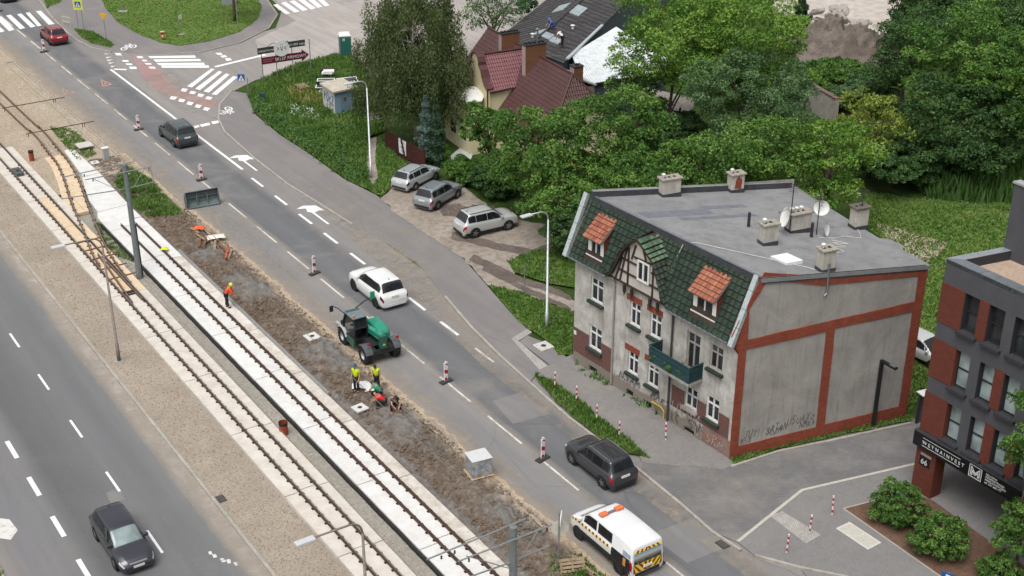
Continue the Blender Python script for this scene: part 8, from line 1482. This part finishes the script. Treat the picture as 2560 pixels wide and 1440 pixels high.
b = MB(); b.box((-0.6, -0.4, 0), (0.6, 0.4, 0.6)); o = b.build('board_stack', M_TIMBER, None, loc=(-17.83,127.14)+(0.02,)); tag(o, 'low stack of dark boards under the white panels', 'board stack')
def pallet(label, loc, rz, z=0.0, tilt=(0, 0), mat=None, w_=0.8, l_=1.2, grp='wooden pallets'):
    t = empty('pallet', (loc[0], loc[1], z), rz, label, 'pallet', grp); t.rotation_euler = (tilt[0], tilt[1], rz); m_ = mat or M_WOOD
    for i in range(5): b = MB(); y = -w_/2+0.05+i*(w_-0.1)/4; b.box((-l_/2, y-0.06, 0.12), (l_/2, y+0.06, 0.145)); b.build('board', m_, t)
    for x in (-l_/2+0.07, 0, l_/2-0.07):
        b = MB(); b.box((x-0.05, -w_/2, 0.1), (x+0.05, w_/2, 0.119)); b.build('bearer', m_, t)
        for y in (-w_/2+0.06, 0, w_/2-0.06): b = MB(); b.box((x-0.05, y-0.05, 0.02), (x+0.05, y+0.05, 0.1)); b.build('block', m_, t)
    for y in (-w_/2+0.06, 0, w_/2-0.06): b = MB(); b.box((-l_/2, y-0.05, 0.0), (l_/2, y+0.05, 0.02)); b.build('runner', m_, t)
    return t
pallet('weathered pallet lying in the dry weeds left of the kiosk', (-19.49,121.88), 0.9, 0.45, (0.25, 0.1)); pallet('tilted broken pallet beside the round signs at the bottom edge', (2.79,51.06), 0.2, 0.25, (0.95, 0.0))
pallet('new pallet under the wrapped block of paving stones', W(30.98, 50.1), AZ-0.15, 0.1, (0, 0), flat('#d9b98f', 0.8, var=0.15), 1.1, 1.25)
pv = empty('paver_stack', W(30.98, 50.1)+(0.25,), AZ-0.15, 'cube of grey paving blocks wrapped in film on a pallet', 'paver stack'); NS = NT('wrapped_pavers', 0.35, 0.4); x_, y_, z_ = NS.sep(); f_ = NS.math('FRACT', NS.math('MULTIPLY', z_, 9.0)); NS.col(NS.mix(NS.ramp(NS.noise(4, 3), [(0.4, 0.0), (0.6, 1.0)]), NS.ramp(f_, [(0.0, '#6f7174'), (0.12, '#8f9194')]), '#b9bcbe')); b = MB(); b.box((-0.56, -0.5, 0), (0.56, 0.5, 1.0)); b.build('paver_block', NS.mat, pv, bevel=0.02); b = MB(); b.box((-0.575, -0.515, 1.0), (0.575, 0.515, 1.03)); b.build('top_sheet', flat('#dadcdc', 0.4, var=0.06), pv, bevel=0.01)
# plank pile with a hi-vis jacket
rr = random.Random(5); GP = 'planks piled on the earth strip'; plk = [(496, 592, 0.5, 1.6), (505, 600, 0.62, 1.9), (488, 583, 0.45, 1.2), (514, 612, 0.55, 2.0), (528, 606, 0.35, 1.5), (538, 618, 0.6, 1.7), (560, 628, 0.75, 1.8), (568, 640, 0.72, 1.9), (575, 640, 0.78, 1.6), (500, 612, 0.9, 1.4), (545, 600, 0.2, 1.2), (520, 590, 0.7, 1.5)]
PW = [(-22.39,88.97), (-22.02,88.41), (-22.75,89.60), (-21.60,87.59), (-21.29,88.00), (-20.85,87.19), (-20.10,86.52), (-19.73,85.73), (-19.54,85.73), (-22.00,87.59), (-20.89,88.41), (-21.73,89.11)]
pd = ['half under the orange jacket', 'nearest the jacket on the track side', 'behind the orange jacket', 'lying lowest on the track side', 'under the white sheet, road side', 'under the white sheet, lower side', 'left of the red-painted one', 'painted faded red at the lower end', 'at the lower right end of the pile', 'sticking out towards the track', 'on the road side of the pile', 'in the middle of the pile']
for i, p in enumerate(PW): b = MB(); L_ = plk[i][3]; b.box((-L_/2, -0.09, 0), (L_/2, 0.09, 0.05)); o = b.build('plank', flat('#c05a3c', 0.8, var=0.3) if i == 7 else (M_WOOD if i % 3 else M_WOODR), None, loc=(p[0], p[1], 0.12+0.045*(i % 4)), bevel=0.006); o.rotation_euler = (rr.uniform(-0.1, 0.1), rr.uniform(-0.06, 0.06), math.pi/2-rad(-20)+rr.uniform(-0.35, 0.35)+math.pi*0.0); tag(o, 'old wooden plank '+pd[i], 'plank', GP)
def cloth(name, label, c, w_, d_, h, mat, seed, cat_):
    m = MB(); n = 14; rows = []
    for i in range(n+1):
        row = []
        for j in range(n+1): u, v = i/n-0.5, j/n-0.5; f_ = max(0, 1-2.2*(u*u+v*v)); row.append((u*w_*(1+0.25*mnoise.noise((v*3, seed, 0))), v*d_*(1+0.25*mnoise.noise((u*3, seed, 4))), h*f_*(0.6+0.8*abs(mnoise.noise((u*6, v*6, seed))))+0.015))
        rows.append(row)
    m.quadgrid(rows); o = m.build(name, mat, None, smooth=True, loc=c); s_ = o.modifiers.new('solid', 'SOLIDIFY'); s_.thickness = 0.015; return tag(o, label, cat_)
p = (-22.44,89.74); cloth('work_jacket', 'bright orange work jacket thrown over the plank pile', (p[0], p[1], 0.3), 0.75, 0.6, 0.25, flat('#ff6a3a', 0.7, var=0.15), 1, 'jacket'); p = (-20.96,88.21); o = cloth('white_sheet', 'creased white sheet lying on the plank pile', (p[0], p[1], 0.33), 1.25, 0.75, 0.1, flat('#efe6db', 0.7, var=0.12), 2, 'sheet'); o.rotation_euler = (0, 0, 0.35)
p = (-24.23,86.52); cloth('work_vest', 'yellow hi-vis vest left on the rail of the white track', (p[0], p[1], 0.15), 0.5, 0.45, 0.16, flat('#e6f21e', 0.6, var=0.1), 3, 'vest'); p = (-8.63,67.87); cloth('white_bag', 'white plastic sacks lying behind the hi-vis workers', (p[0], p[1], 0.1), 1.1, 0.8, 0.22, M_PVC, 4, 'sack'); p = (-8.02,67.42); cloth('white_bag', 'crumpled white sack beside the green-shirted man', (p[0], p[1], 0.1), 0.7, 0.5, 0.2, M_PVC, 5, 'sack')
for i, (p, L_, a) in enumerate((((3.27,51.30), 1.7, 2.2), ((3.38,50.94), 2.0, -0.75), ((3.60,50.82), 2.2, -0.75), ((3.10,51.83), 0.8, -0.8))): b = MB(); b.box((-L_/2, -0.08, 0), (L_/2, 0.08, 0.05)); o = b.build('plank', M_WOOD, None, loc=(p[0], p[1], 0.12+0.06*(i == 0)), rz=a, bevel=0.006); tag(o, 'loose plank near the works van, '+('crossing the others', 'nearest the broken pallet', 'nearest the van wheel', 'short one by the weeds')[i], 'plank', 'planks by the works van')
# covers, pipe stubs, boxes on the ground
def cover(label, p, s_, rz, z, mat=None, hole=True, name='manhole_slab'):
    t = empty(name, (p[0], p[1], z), rz, label, 'manhole cover', 'concrete covers'); b = MB(); b.box((-s_/2, -s_/2, 0), (s_/2, s_/2, 0.1)); b.build('slab', mat or flat('#dcdad5', 0.85, var=0.08), t, bevel=0.02)
    if hole: b = MB(); b.lathe([(0.001, 0.104), (s_*0.18, 0.104)], 10); b.build('lid', M_DARK, t)
    return t
cover('white square manhole slab left of the telehandler', (-12.27,73.81), 0.85, AZ+0.05, 0.05); cover('white square manhole slab in front of the crouching workers', (-8.50,65.37), 0.75, AZ+0.1, 0.08); cover('pale square cover on the asphalt near the tenement corner', (1.91,72.49), 0.95, AZ, 0.1, flat('#cfccc6', 0.85), True); cover('pale concrete cover by the grey cabinet at the upper left', (-33.76,103.48), 0.65, AZ, 0.0); cover('pale concrete cover next to the catenary mast top', (-30.65,101.03), 0.85, AZ, 0.0); cover('tilted concrete slab beside the branch rails', (-35.61,107.17), 1.25, AZ, 0.15, flat('#cfcac2', 0.85, var=0.1), False)
cv = empty('double_cover', (16.71,53.69)+(0.076,), AZ+0.02, 'long pale double manhole cover on the forecourt', 'manhole cover'); 
for y in (-0.47, 0.47): b = MB(); b.box((-0.38, y-0.45, 0), (0.38, y+0.45, 0.02)); b.build('lid', flat('#cac5ba', 0.85, var=0.1), cv, bevel=0.01)
b = MB(); b.box((-0.47, -1.02, -0.02), (0.47, 1.02, 0.012)); b.build('frame', flat('#d9d5cc', 0.85, var=0.1), cv)
for lab, p, h, r_ in (('dark red plastic pipe stub standing by the cream track at the upper left', (-39.07,104.20), 0.8, 0.2), ('orange-brown pipe stub with black rim between the two tracks', (-12.46,63.29), 0.5, 0.24)):
    t = empty('pipe_stub', (p[0], p[1], -0.28), 0, lab, 'pipe', 'pipe stubs in the ballast'); b = MB(); b.lathe([(r_, 0), (r_, h+0.25), (r_*0.9, h+0.25), (r_*0.9, 0.2)], 16); b.build('pipe', flat('#a5452a', 0.5, var=0.15), t); b = MB(); b.lathe([(r_*1.06, h+0.13), (r_*1.08, h+0.28), (r_*0.9, h+0.28)], 16); b.build('rim', M_BLACK, t)
cb_ = empty('cable_cabinet', (-33.06,104.38), AZ, 'pale grey cable cabinet at the edge of the rubble', 'cabinet'); b = MB(); b.box((-0.25, -0.16, -0.1), (0.25, 0.16, 0.95)); b.build('housing', flat('#c2c4c3', 0.6, var=0.08), cb_, bevel=0.02); b = MB(); b.box((-0.28, -0.19, 0.95), (0.28, 0.19, 1.02)); b.build('cap', M_PVC, cb_, bevel=0.02); b = MB(); b.box((-0.2, -0.175, 0.1), (0.2, -0.163, 0.85)); b.build('door', flat('#b4b6b5', 0.6), cb_)
gb_ = empty('rail_machine_box', W(22.95, 106.1), AZ, 'dark grey box lying between the rails at the upper left', 'box'); b = MB(); b.box((-0.32, -0.75, 0.02), (0.32, 0.75, 0.28)); b.build('housing', flat('#5e6466', 0.6, 0.2, var=0.15), gb_, bevel=0.04); b = MB(); b.box((-0.1, -0.3, 0.28), (0.1, 0.1, 0.33)); b.build('hatch', M_DARK, gb_)
for lab, p, rz in (('dark drain grate in the gutter by the forecourt kerb', (10.09,53.09), AZ), ('dark drain grate on the sandy median beside the kerb', (-14.66,56.77), AZ)):
    t = empty('drain_grate', (p[0], p[1], 0.008 if p[0] > 0 else 0.035), rz, lab, 'drain', 'drain grates'); b = MB(); b.box((-0.25, -0.32, 0), (0.25, 0.32, 0.012)); b.build('frame', M_DARK, t)
    for i in range(5): b = MB(); b.box((-0.2, -0.25+i*0.11, 0.013), (0.2, -0.2+i*0.11, 0.026)); b.build('bar', flat('#6b645e', 0.7), t)
gt = empty('yard_gate', (22.20,63.90), rad(22), 'dark slatted gate beside the office building', 'gate')
for x in (0, 1.9): b = MB(); b.box((x-0.06, -0.06, 0), (x+0.06, 0.06, 1.9)); b.build('post', M_ANTHD, gt)
for i in range(13): b = MB(); b.box((0.06, -0.02, 0.1+i*0.135), (1.84, 0.02, 0.19+i*0.135)); b.build('slat', M_ANTH, gt)
b = MB(); b.box((-0.05, -0.3, 1.9), (1.95, 0.3, 1.94)); b.build('cap', M_PVC, gt)
tb = empty('utility_box', (-32.15,153.16), 0.2, 'grey transformer box on the grass island at the top edge', 'cabinet'); b = MB(); b.box((-0.8, -0.5, 0), (0.8, 0.5, 1.2)); b.build('housing', flat('#9ea3a2', 0.6, var=0.1), tb, bevel=0.03); b = MB(); b.box((-0.85, -0.55, 1.2), (0.85, 0.55, 1.28)); b.build('roof', M_GALV, tb)
# wooden fence with a banner
fa = V3((-10.44,106.79)); fb = V3((-5.94,100.52)); fd = (fb-fa); fl_ = fd.length; fe = empty('wooden_fence', (fa.x, fa.y, 0), math.atan2(fd.y, fd.x), 'dark red wooden board fence in front of the spruces', 'fence'); M_FEN = earth('fence_paint', ['#5a3530', '#50302b', '#402622', '#6d4740'], 1, 5, 30)
for k_ in range(int(fl_/2.0)+1): b = MB(); b.box((k_*2.0-0.05, -0.05, 0), (k_*2.0+0.05, 0.05, 1.75)); b.build('post', M_FEN, fe)
for k_ in range(int(fl_/2.0)):
    b = MB()
    for i in range(14): x = k_*2.0+0.06+i*0.137; b.box((x, -0.015, 0.08), (x+0.128, 0.015, 1.62+0.02*math.sin(i*1.7)))
    b.build('board_panel', M_FEN, fe)['kind'] = 'stuff'; b = MB(); b.box((k_*2.0, 0.02, 1.3), (k_*2.0+2.0, 0.06, 1.4)); b.build('rail', M_FEN, fe)
bn = MB(); rows = [[(x, -0.03-0.03*math.sin(x*6+z*2), 0.25+z) for z in (0, 0.3, 0.6, 0.9, 1.25)] for x in np.linspace(0.0, 1.15, 8)]; bn.quadgrid(rows); o = bn.build('banner', flat('#e9eeee', 0.5, var=0.06), None, smooth=True); q = fa+fd.normalized()*2.1; o.location = (q.x, q.y, 0.1); o.rotation_euler = (0, 0, math.atan2(fd.y, fd.x)); tag(o, 'white banner hung on the dark wooden fence', 'banner'); strokes(lambda t_, z, oo=0: (t_, -0.085-oo, z), [[(0.3, 1.25), (0.5, 1.32), (0.7, 1.25), (0.85, 1.3)], [(0.35, 0.85), (0.55, 0.95), (0.8, 0.82), (0.45, 0.78), (0.75, 0.9)], [(0.4, 0.55), (0.75, 0.52)], [(0.5, 0.42), (0.65, 0.42)]], M_CHAR, 'print', o, 0.0, 0.04)
gs = empty('garden_sign', (-10.88,111.38), 0.3, 'pale board sign on posts under the birch', 'sign'); 
for x in (-0.05, -1.2): b = MB(); b.bar((x, 0, 0), (x, 0, 1.5), 0.08); b.build('post', M_WOOD, gs)
for i in range(4): b = MB(); b.box((-1.3, -0.05, 1.05+i*0.14), (0.0, -0.02, 1.17+i*0.14)); b.build('board', flat('#d9d2c6', 0.7, var=0.1), gs)
gw = empty('metal_gate', (3.43,150.04), 0.0, 'grey metal gate frame beyond the warehouse at the top edge', 'gate'); 
for x in (-0.9, 0.6): b = MB(); b.bar((x, 0, 0), (x, 0, 2.6), 0.12); b.build('post', M_DARK, gw)
b = MB(); b.bar((-0.9, 0, 2.55), (0.6, 0, 2.55), 0.1); b.build('beam', M_DARK, gw)
pole = MB(); pole.tube([(0, 0, 0), (0, 0, 9)], [0.13, 0.1], 8); o = pole.build('utility_pole', M_POLEB, None, loc=(4.43,150.73)); tag(o, 'dark utility pole behind the warehouse at the top edge', 'pole')
# stones scattered in the ballast and on the strips
STM = [chunk(20+i) for i in range(3)]
for m_ in STM: m_.materials.clear(); m_.materials.append(M_BALL)
def pebbles(name, w0, w1, s0, s1, n, z, lo, hi, seed, label, mat):
    rng = np.random.RandomState(seed); c = np.stack([rng.uniform(w0, w1, n), rng.uniform(s0, s1, n), np.full(n, z)], 1); r_ = rng.uniform(lo, hi, n)[:, None]; v = np.array([(1, 0, 0), (0, 1, 0), (-1, 0, 0), (0, -1, 0), (0, 0, 0.8)], float); Vv = (c[:, None, :]+v[None]*r_[:, None]*(0.7+0.6*rng.rand(n, 5, 1))).reshape(-1, 3); a = rng.rand(n)*6.283
    b0 = np.arange(n)[:, None]*5; F_ = np.concatenate([b0+np.array([[0, 1, 4]]), b0+np.array([[1, 2, 4]]), b0+np.array([[2, 3, 4]]), b0+np.array([[3, 0, 4]])]).tolist(); me = bpy.data.meshes.new(name); me.from_pydata(Vv.tolist(), [], F_); me.materials.append(mat); o = bpy.data.objects.new(name, me); COL.objects.link(o); o.rotation_euler = (0, 0, AZ); tag(o, label, 'stones', kind='stuff')
pebbles('ballast_stones', 24.3, 25.22, 38, 93, 9000, -0.285, 0.02, 0.06, 1, 'grey ballast stones between the tracks', earth('stone_grey', ['#b9b3a8', '#a19b90', '#7f7a71', '#d6d1c8'], 3, 9, 30)); pebbles('median_clods', 18.9, 21.65, 38, 112, 11000, 0.025, 0.015, 0.05, 2, 'small clods of earth on the sandy median', earth('clod', ['#9c8b76', '#85755f', '#6d5f4e', '#b7a68f'], 3, 9, 30)); pebbles('rubble_stones', 24.4, 31.2, 101, 140, 9000, -0.065, 0.03, 0.1, 3, 'rubble and gravel around the branch rails', earth('rubble_stone', ['#cbb9a3', '#b5a48e', '#94836d', '#ded2c2'], 3, 9, 30)); pebbles('earth_clods', 28.5, 31.5, 38, 92, 7000, 0.03, 0.03, 0.09, 4, 'clods of dug-up earth on the strip beside the white track', earth('clod_dark', ['#8d7a68', '#776555', '#5f5145', '#a8957f'], 3, 9, 30)); pebbles('parking_stones', 44.6, 50, 76, 87, 2500, 0.125, 0.015, 0.05, 5, 'gravel on the dirt parking place', earth('stone_brown', ['#a8998a', '#94867a', '#776b60', '#c2b5a7'], 3, 9, 30))
# ------------------------------------------------------------------ people
SKIN = flat('#c99878', 0.6, var=0.06); HAIRB = flat('#4a3328', 0.8); M_TRO = flat('#26262a', 0.85, var=0.15)
def skin_mesh(name, pts, edges, rads, mat, parent, root=0, sub=1):
    me = bpy.data.meshes.new(name); me.from_pydata([tuple(p) for p in pts], edges, []); me.materials.append(mat); o = bpy.data.objects.new(name, me); COL.objects.link(o); o.parent = parent; md = o.modifiers.new('skin', 'SKIN'); md.use_smooth_shade = True; d = me.skin_vertices[0].data
    for i, r_ in enumerate(rads): d[i].radius = (r_, r_) if not isinstance(r_, tuple) else r_
    d[root].use_root = True; s_ = o.modifiers.new('sub', 'SUBSURF'); s_.levels = sub; s_.render_levels = sub; return o
def person(label, loc, rz, pose, shirt, trousers, head='hair', headcol='#4a3328', sleeves=0.5, vest=False, shoes='#2a2a2a', z=0.0, h=1.78, legs_bare=False):
    """One continuous skinned body with clothes as children. x right, y forward, z up."""
    t = empty('person', (loc[0], loc[1], z), rz, label, 'person'); k_ = h/1.75; J = {}
    sq = pose.get('squat', 0); hipz = 0.92*(1-sq)+0.36*sq; bend = pose.get('bend', 0.0); kn = pose.get('knee', 0.5)
    for s_, n_ in ((-1, 'l'), (1, 'r')):
        J['hip'+n_] = V3((s_*0.095, 0, hipz)); sp = 0.11+0.12*sq; J['ank'+n_] = V3((s_*sp, 0.02+0.28*sq+pose.get('step', 0)*s_, 0.09)); J['kne'+n_] = V3((s_*(sp+0.06*sq), 0.03+0.40*sq+pose.get('step', 0)*s_*0.5, 0.49 if sq < 0.5 else 0.5)); J['toe'+n_] = J['ank'+n_]+V3((s_*0.02, 0.16, -0.055))
    J['pel'] = V3((0, 0, hipz+0.05)); up = V3((0, math.sin(bend), math.cos(bend))); sd = V3((1, 0, 0)); fw_ = V3((0, math.cos(bend), -math.sin(bend))); J['che'] = J['pel']+up*0.36; J['nec'] = J['pel']+up*0.52; hb = bend*0.6+pose.get('nod', 0.1); hu = V3((0, math.sin(hb), math.cos(hb))); J['hea'] = J['nec']+hu*0.11+fw_*0.02; J['top'] = J['nec']+hu*0.23+fw_*0.01
    for s_, n_ in ((-1, 'l'), (1, 'r')):
        J['sho'+n_] = J['pel']+up*0.46+sd*(s_*0.185); a = pose.get('arm'+n_, pose.get('arm', (0.05, -0.28, 0.1, -0.26))); J['elb'+n_] = J['sho'+n_]+V3((s_*0.06, a[0], a[1])); J['wri'+n_] = J['elb'+n_]+V3((-s_*pose.get('in', 0.0), a[2], a[3])); d = (J['wri'+n_]-J['elb'+n_]).normalized(); J['han'+n_] = J['wri'+n_]+d*0.075
    names = list(J); P_ = [J[n_]*k_ for n_ in names]; ix = {n_: i for i, n_ in enumerate(names)}; E_ = [('pel', 'che'), ('che', 'nec'), ('nec', 'hea'), ('hea', 'top')]; Rr = {'pel': 0.12, 'che': (0.15, 0.11), 'nec': 0.06, 'hea': 0.088, 'top': 0.07}
    for n_ in 'lr':
        E_ += [('pel', 'hip'+n_), ('hip'+n_, 'kne'+n_), ('kne'+n_, 'ank'+n_), ('ank'+n_, 'toe'+n_), ('che', 'sho'+n_), ('sho'+n_, 'elb'+n_), ('elb'+n_, 'wri'+n_), ('wri'+n_, 'han'+n_)]; Rr.update({'hip'+n_: 0.088, 'kne'+n_: 0.06, 'ank'+n_: 0.042, 'toe'+n_: 0.035, 'sho'+n_: 0.062, 'elb'+n_: 0.042, 'wri'+n_: 0.03, 'han'+n_: (0.038, 0.02)})
    ed = [(ix[a], ix[b_]) for a, b_ in E_]; rd = [Rr[n_]*k_ if not isinstance(Rr[n_], tuple) else tuple(v*k_ for v in Rr[n_]) for n_ in names]
    for n_, s_ in (('l', -1), ('r', 1)):
        hd = J['han'+n_]; d = (J['han'+n_]-J['wri'+n_]).normalized(); side = d.cross(V3((0, 0, 1))); side = side.normalized() if side.length > 0.1 else V3((1, 0, 0)); cu = V3((0, 0.012, -0.01))
        for q, ln in ((-1.5, 0.065), (-0.5, 0.078), (0.5, 0.074), (1.5, 0.058)): b0 = len(P_); P_ += [(hd+side*q*0.017+d*ln*0.5)*k_, (hd+side*q*0.018+d*ln*0.95+cu)*k_]; ed += [(ix['han'+n_], b0), (b0, b0+1)]; rd += [0.009, 0.008]
        b0 = len(P_); P_ += [(J['wri'+n_]+d*0.03+side*s_*0.045)*k_, (J['wri'+n_]+d*0.07+side*s_*0.055)*k_]; ed += [(ix['wri'+n_], b0), (b0, b0+1)]; rd += [0.011, 0.009]
    skin_mesh('body', P_, ed, rd, SKIN, t, ix['pel'])
    def sub(nm, keys, edges, radii, mat): skin_mesh(nm, [v*k_ for v in keys], edges, [tuple(q*k_ for q in r_) if isinstance(r_, tuple) else r_*k_ for r_ in radii], mat, t)
    L = lambda a, b_, f_: J[a].lerp(J[b_], f_)
    lowp = J['pel']-up*0.03
    sub('shirt', [lowp, J['che'], L('che', 'nec', 0.75), J['shol'], L('shol', 'elbl', 1.0) if sleeves >= 1 else L('shol', 'elbl', sleeves*1.3), J['shor'], L('shor', 'elbr', 1.0) if sleeves >= 1 else L('shor', 'elbr', sleeves*1.3)]+([L('elbl', 'wril', 0.9), L('elbr', 'wrir', 0.9)] if sleeves >= 1 else []), [(0, 1), (1, 2), (1, 3), (3, 4), (1, 5), (5, 6)]+([(4, 7), (6, 8)] if sleeves >= 1 else []), [0.15, (0.185, 0.14), 0.08, 0.088, 0.07, 0.088, 0.07]+([0.05, 0.05] if sleeves >= 1 else []), shirt)
    if vest: sub('vest', [lowp+up*0.02, J['che'], L('che', 'nec', 0.6), L('che', 'shol', 0.8), L('che', 'shor', 0.8)], [(0, 1), (1, 2), (1, 3), (1, 4)], [0.165, (0.2, 0.155), 0.09, 0.08, 0.08], vest)
    e = 0.92 if not legs_bare else 0.1
    sub('trousers', [J['pel']-up*0.02, J['hipl'], J['knel'], L('knel', 'ankl', e), J['hipr'], J['kner'], L('kner', 'ankr', e)], [(0, 1), (1, 2), (2, 3), (0, 4), (4, 5), (5, 6)], [0.14, 0.108, 0.08, 0.068, 0.108, 0.08, 0.068], trousers)
    for n_ in 'lr': sub('shoe', [J['ank'+n_]+V3((0, -0.04, -0.03)), J['toe'+n_]+V3((0, 0.02, 0.005))], [(0, 1)], [0.058, 0.048], flat(shoes, 0.7))
    hc_ = (J['hea'].lerp(J['top'], 0.55))*k_; b = MB()
    if head == 'hair': b.ball((0, -0.012, 0.012), 0.108*k_, 12, sz=1.05)
    elif head == 'helmet': b.lathe([(0.155, -0.03), (0.15, -0.02), (0.125, 0.0), (0.115, 0.06), (0.075, 0.115), (0.001, 0.13)], 14)
    elif head == 'cap': b.lathe([(0.112, -0.01), (0.112, 0.05), (0.08, 0.1), (0.001, 0.115)], 12); b.box((-0.07, 0.08, -0.015), (0.07, 0.19, 0.0))
    if head != 'bald': o = b.build('hair' if head == 'hair' else head, flat(headcol, 0.6, var=0.08), t, smooth=True); o.location = hc_+V3((0, 0, 0.015 if head != 'hair' else -0.0))*k_-fw_*0.015; o.rotation_euler = (-hb, 0, 0)
    b = MB(); fc = J['hea']*k_
    for x in (-0.032, 0.032): b.ball((x, 0, 0.018), 0.011, 6)
    b.box((-0.025, -0.005, -0.05), (0.025, 0.006, -0.042)); b.face([(0, 0.03, -0.02), (-0.014, 0, -0.024), (0, 0, 0.012), (0.014, 0, -0.024)]); o = b.build('face', flat('#7a4a3c', 0.6), t); o.location = fc+V3((0, math.cos(hb), -math.sin(hb)))*0.086*k_; o.rotation_euler = (-hb, 0, 0); return t
M_HV = flat('#d8f51e', 0.55, var=0.06); M_HVO = flat('#ff5a2c', 0.55, var=0.08)
person('worker in an orange hi-vis jacket and yellow helmet bending by the steel pipe', (-18.27,77.90), rad(-75), {'bend': 0.55, 'arm': (0.12, -0.24, 0.14, -0.2), 'step': 0.06, 'in': 0.05, 'nod': 0.3}, M_HVO, M_TRO, 'helmet', '#d9ee2a', 1.0)
person('worker in a yellow hi-vis T-shirt and blue cap standing on the earth strip', (-8.85,67.24), rad(150), {'bend': 0.05, 'arm': (-0.02, -0.27, 0.12, -0.24), 'nod': 0.2}, M_HV, M_TRO, 'cap', '#2b4a8c', 0.5, z=0.04, h=1.86)
person('brown-haired worker in a sleeveless yellow hi-vis vest looking down', (-7.70,67.42), rad(150), {'bend': 0.12, 'arm': (-0.05, -0.26, 0.05, -0.25), 'nod': 0.5}, M_HV, M_TRO, 'hair', '#4f3529', 0.15, z=0.04, h=1.8)
person('man in a green shirt crouching with the group on the earth strip', (-7.47,66.62), rad(75), {'squat': 0.95, 'bend': 0.75, 'arm': (0.16, -0.2, 0.16, -0.16), 'nod': 0.3, 'in': 0.06}, flat('#1f9a78', 0.7, var=0.08), M_TRO, 'hair', '#5a3d2e', 0.4, z=0.04)
person('bald man in a red T-shirt crouching over the paving work', (-7.13,65.63), rad(85), {'squat': 0.95, 'bend': 0.95, 'arm': (0.18, -0.18, 0.14, -0.16), 'nod': 0.2, 'in': 0.05}, flat('#e02a34', 0.7, var=0.08), M_TRO, 'bald', '#caa58c', 0.4, z=0.04)
person('man in a black T-shirt and orange shoes sitting on the earth strip', (-6.57,65.33), rad(200), {'squat': 1.0, 'bend': 0.5, 'arm': (0.2, -0.2, 0.12, -0.16), 'nod': 0.35, 'in': 0.12}, flat('#232125', 0.8, var=0.1), M_TRO, 'hair', '#54392c', 0.4, shoes='#e8603c', z=0.04)
person('man in a white shirt bending over on the warehouse roof', (4.48,118.21), rad(60), {'bend': 0.9, 'arm': (0.1, -0.27, 0.04, -0.25), 'nod': 0.2}, M_PVC, M_TRO, 'hair', '#6a5242', 0.5, z=5.33, h=1.75)
person('person in blue work clothes crouching on the ridge of the warehouse roof', (3.80,122.09), rad(110), {'squat': 0.8, 'bend': 0.7, 'arm': (0.15, -0.2, 0.12, -0.15), 'nod': 0.2}, flat('#3f63ad', 0.7, var=0.15), flat('#2f4f9a', 0.8, var=0.15), 'cap', '#5a86d0', 0.9, z=5.74)
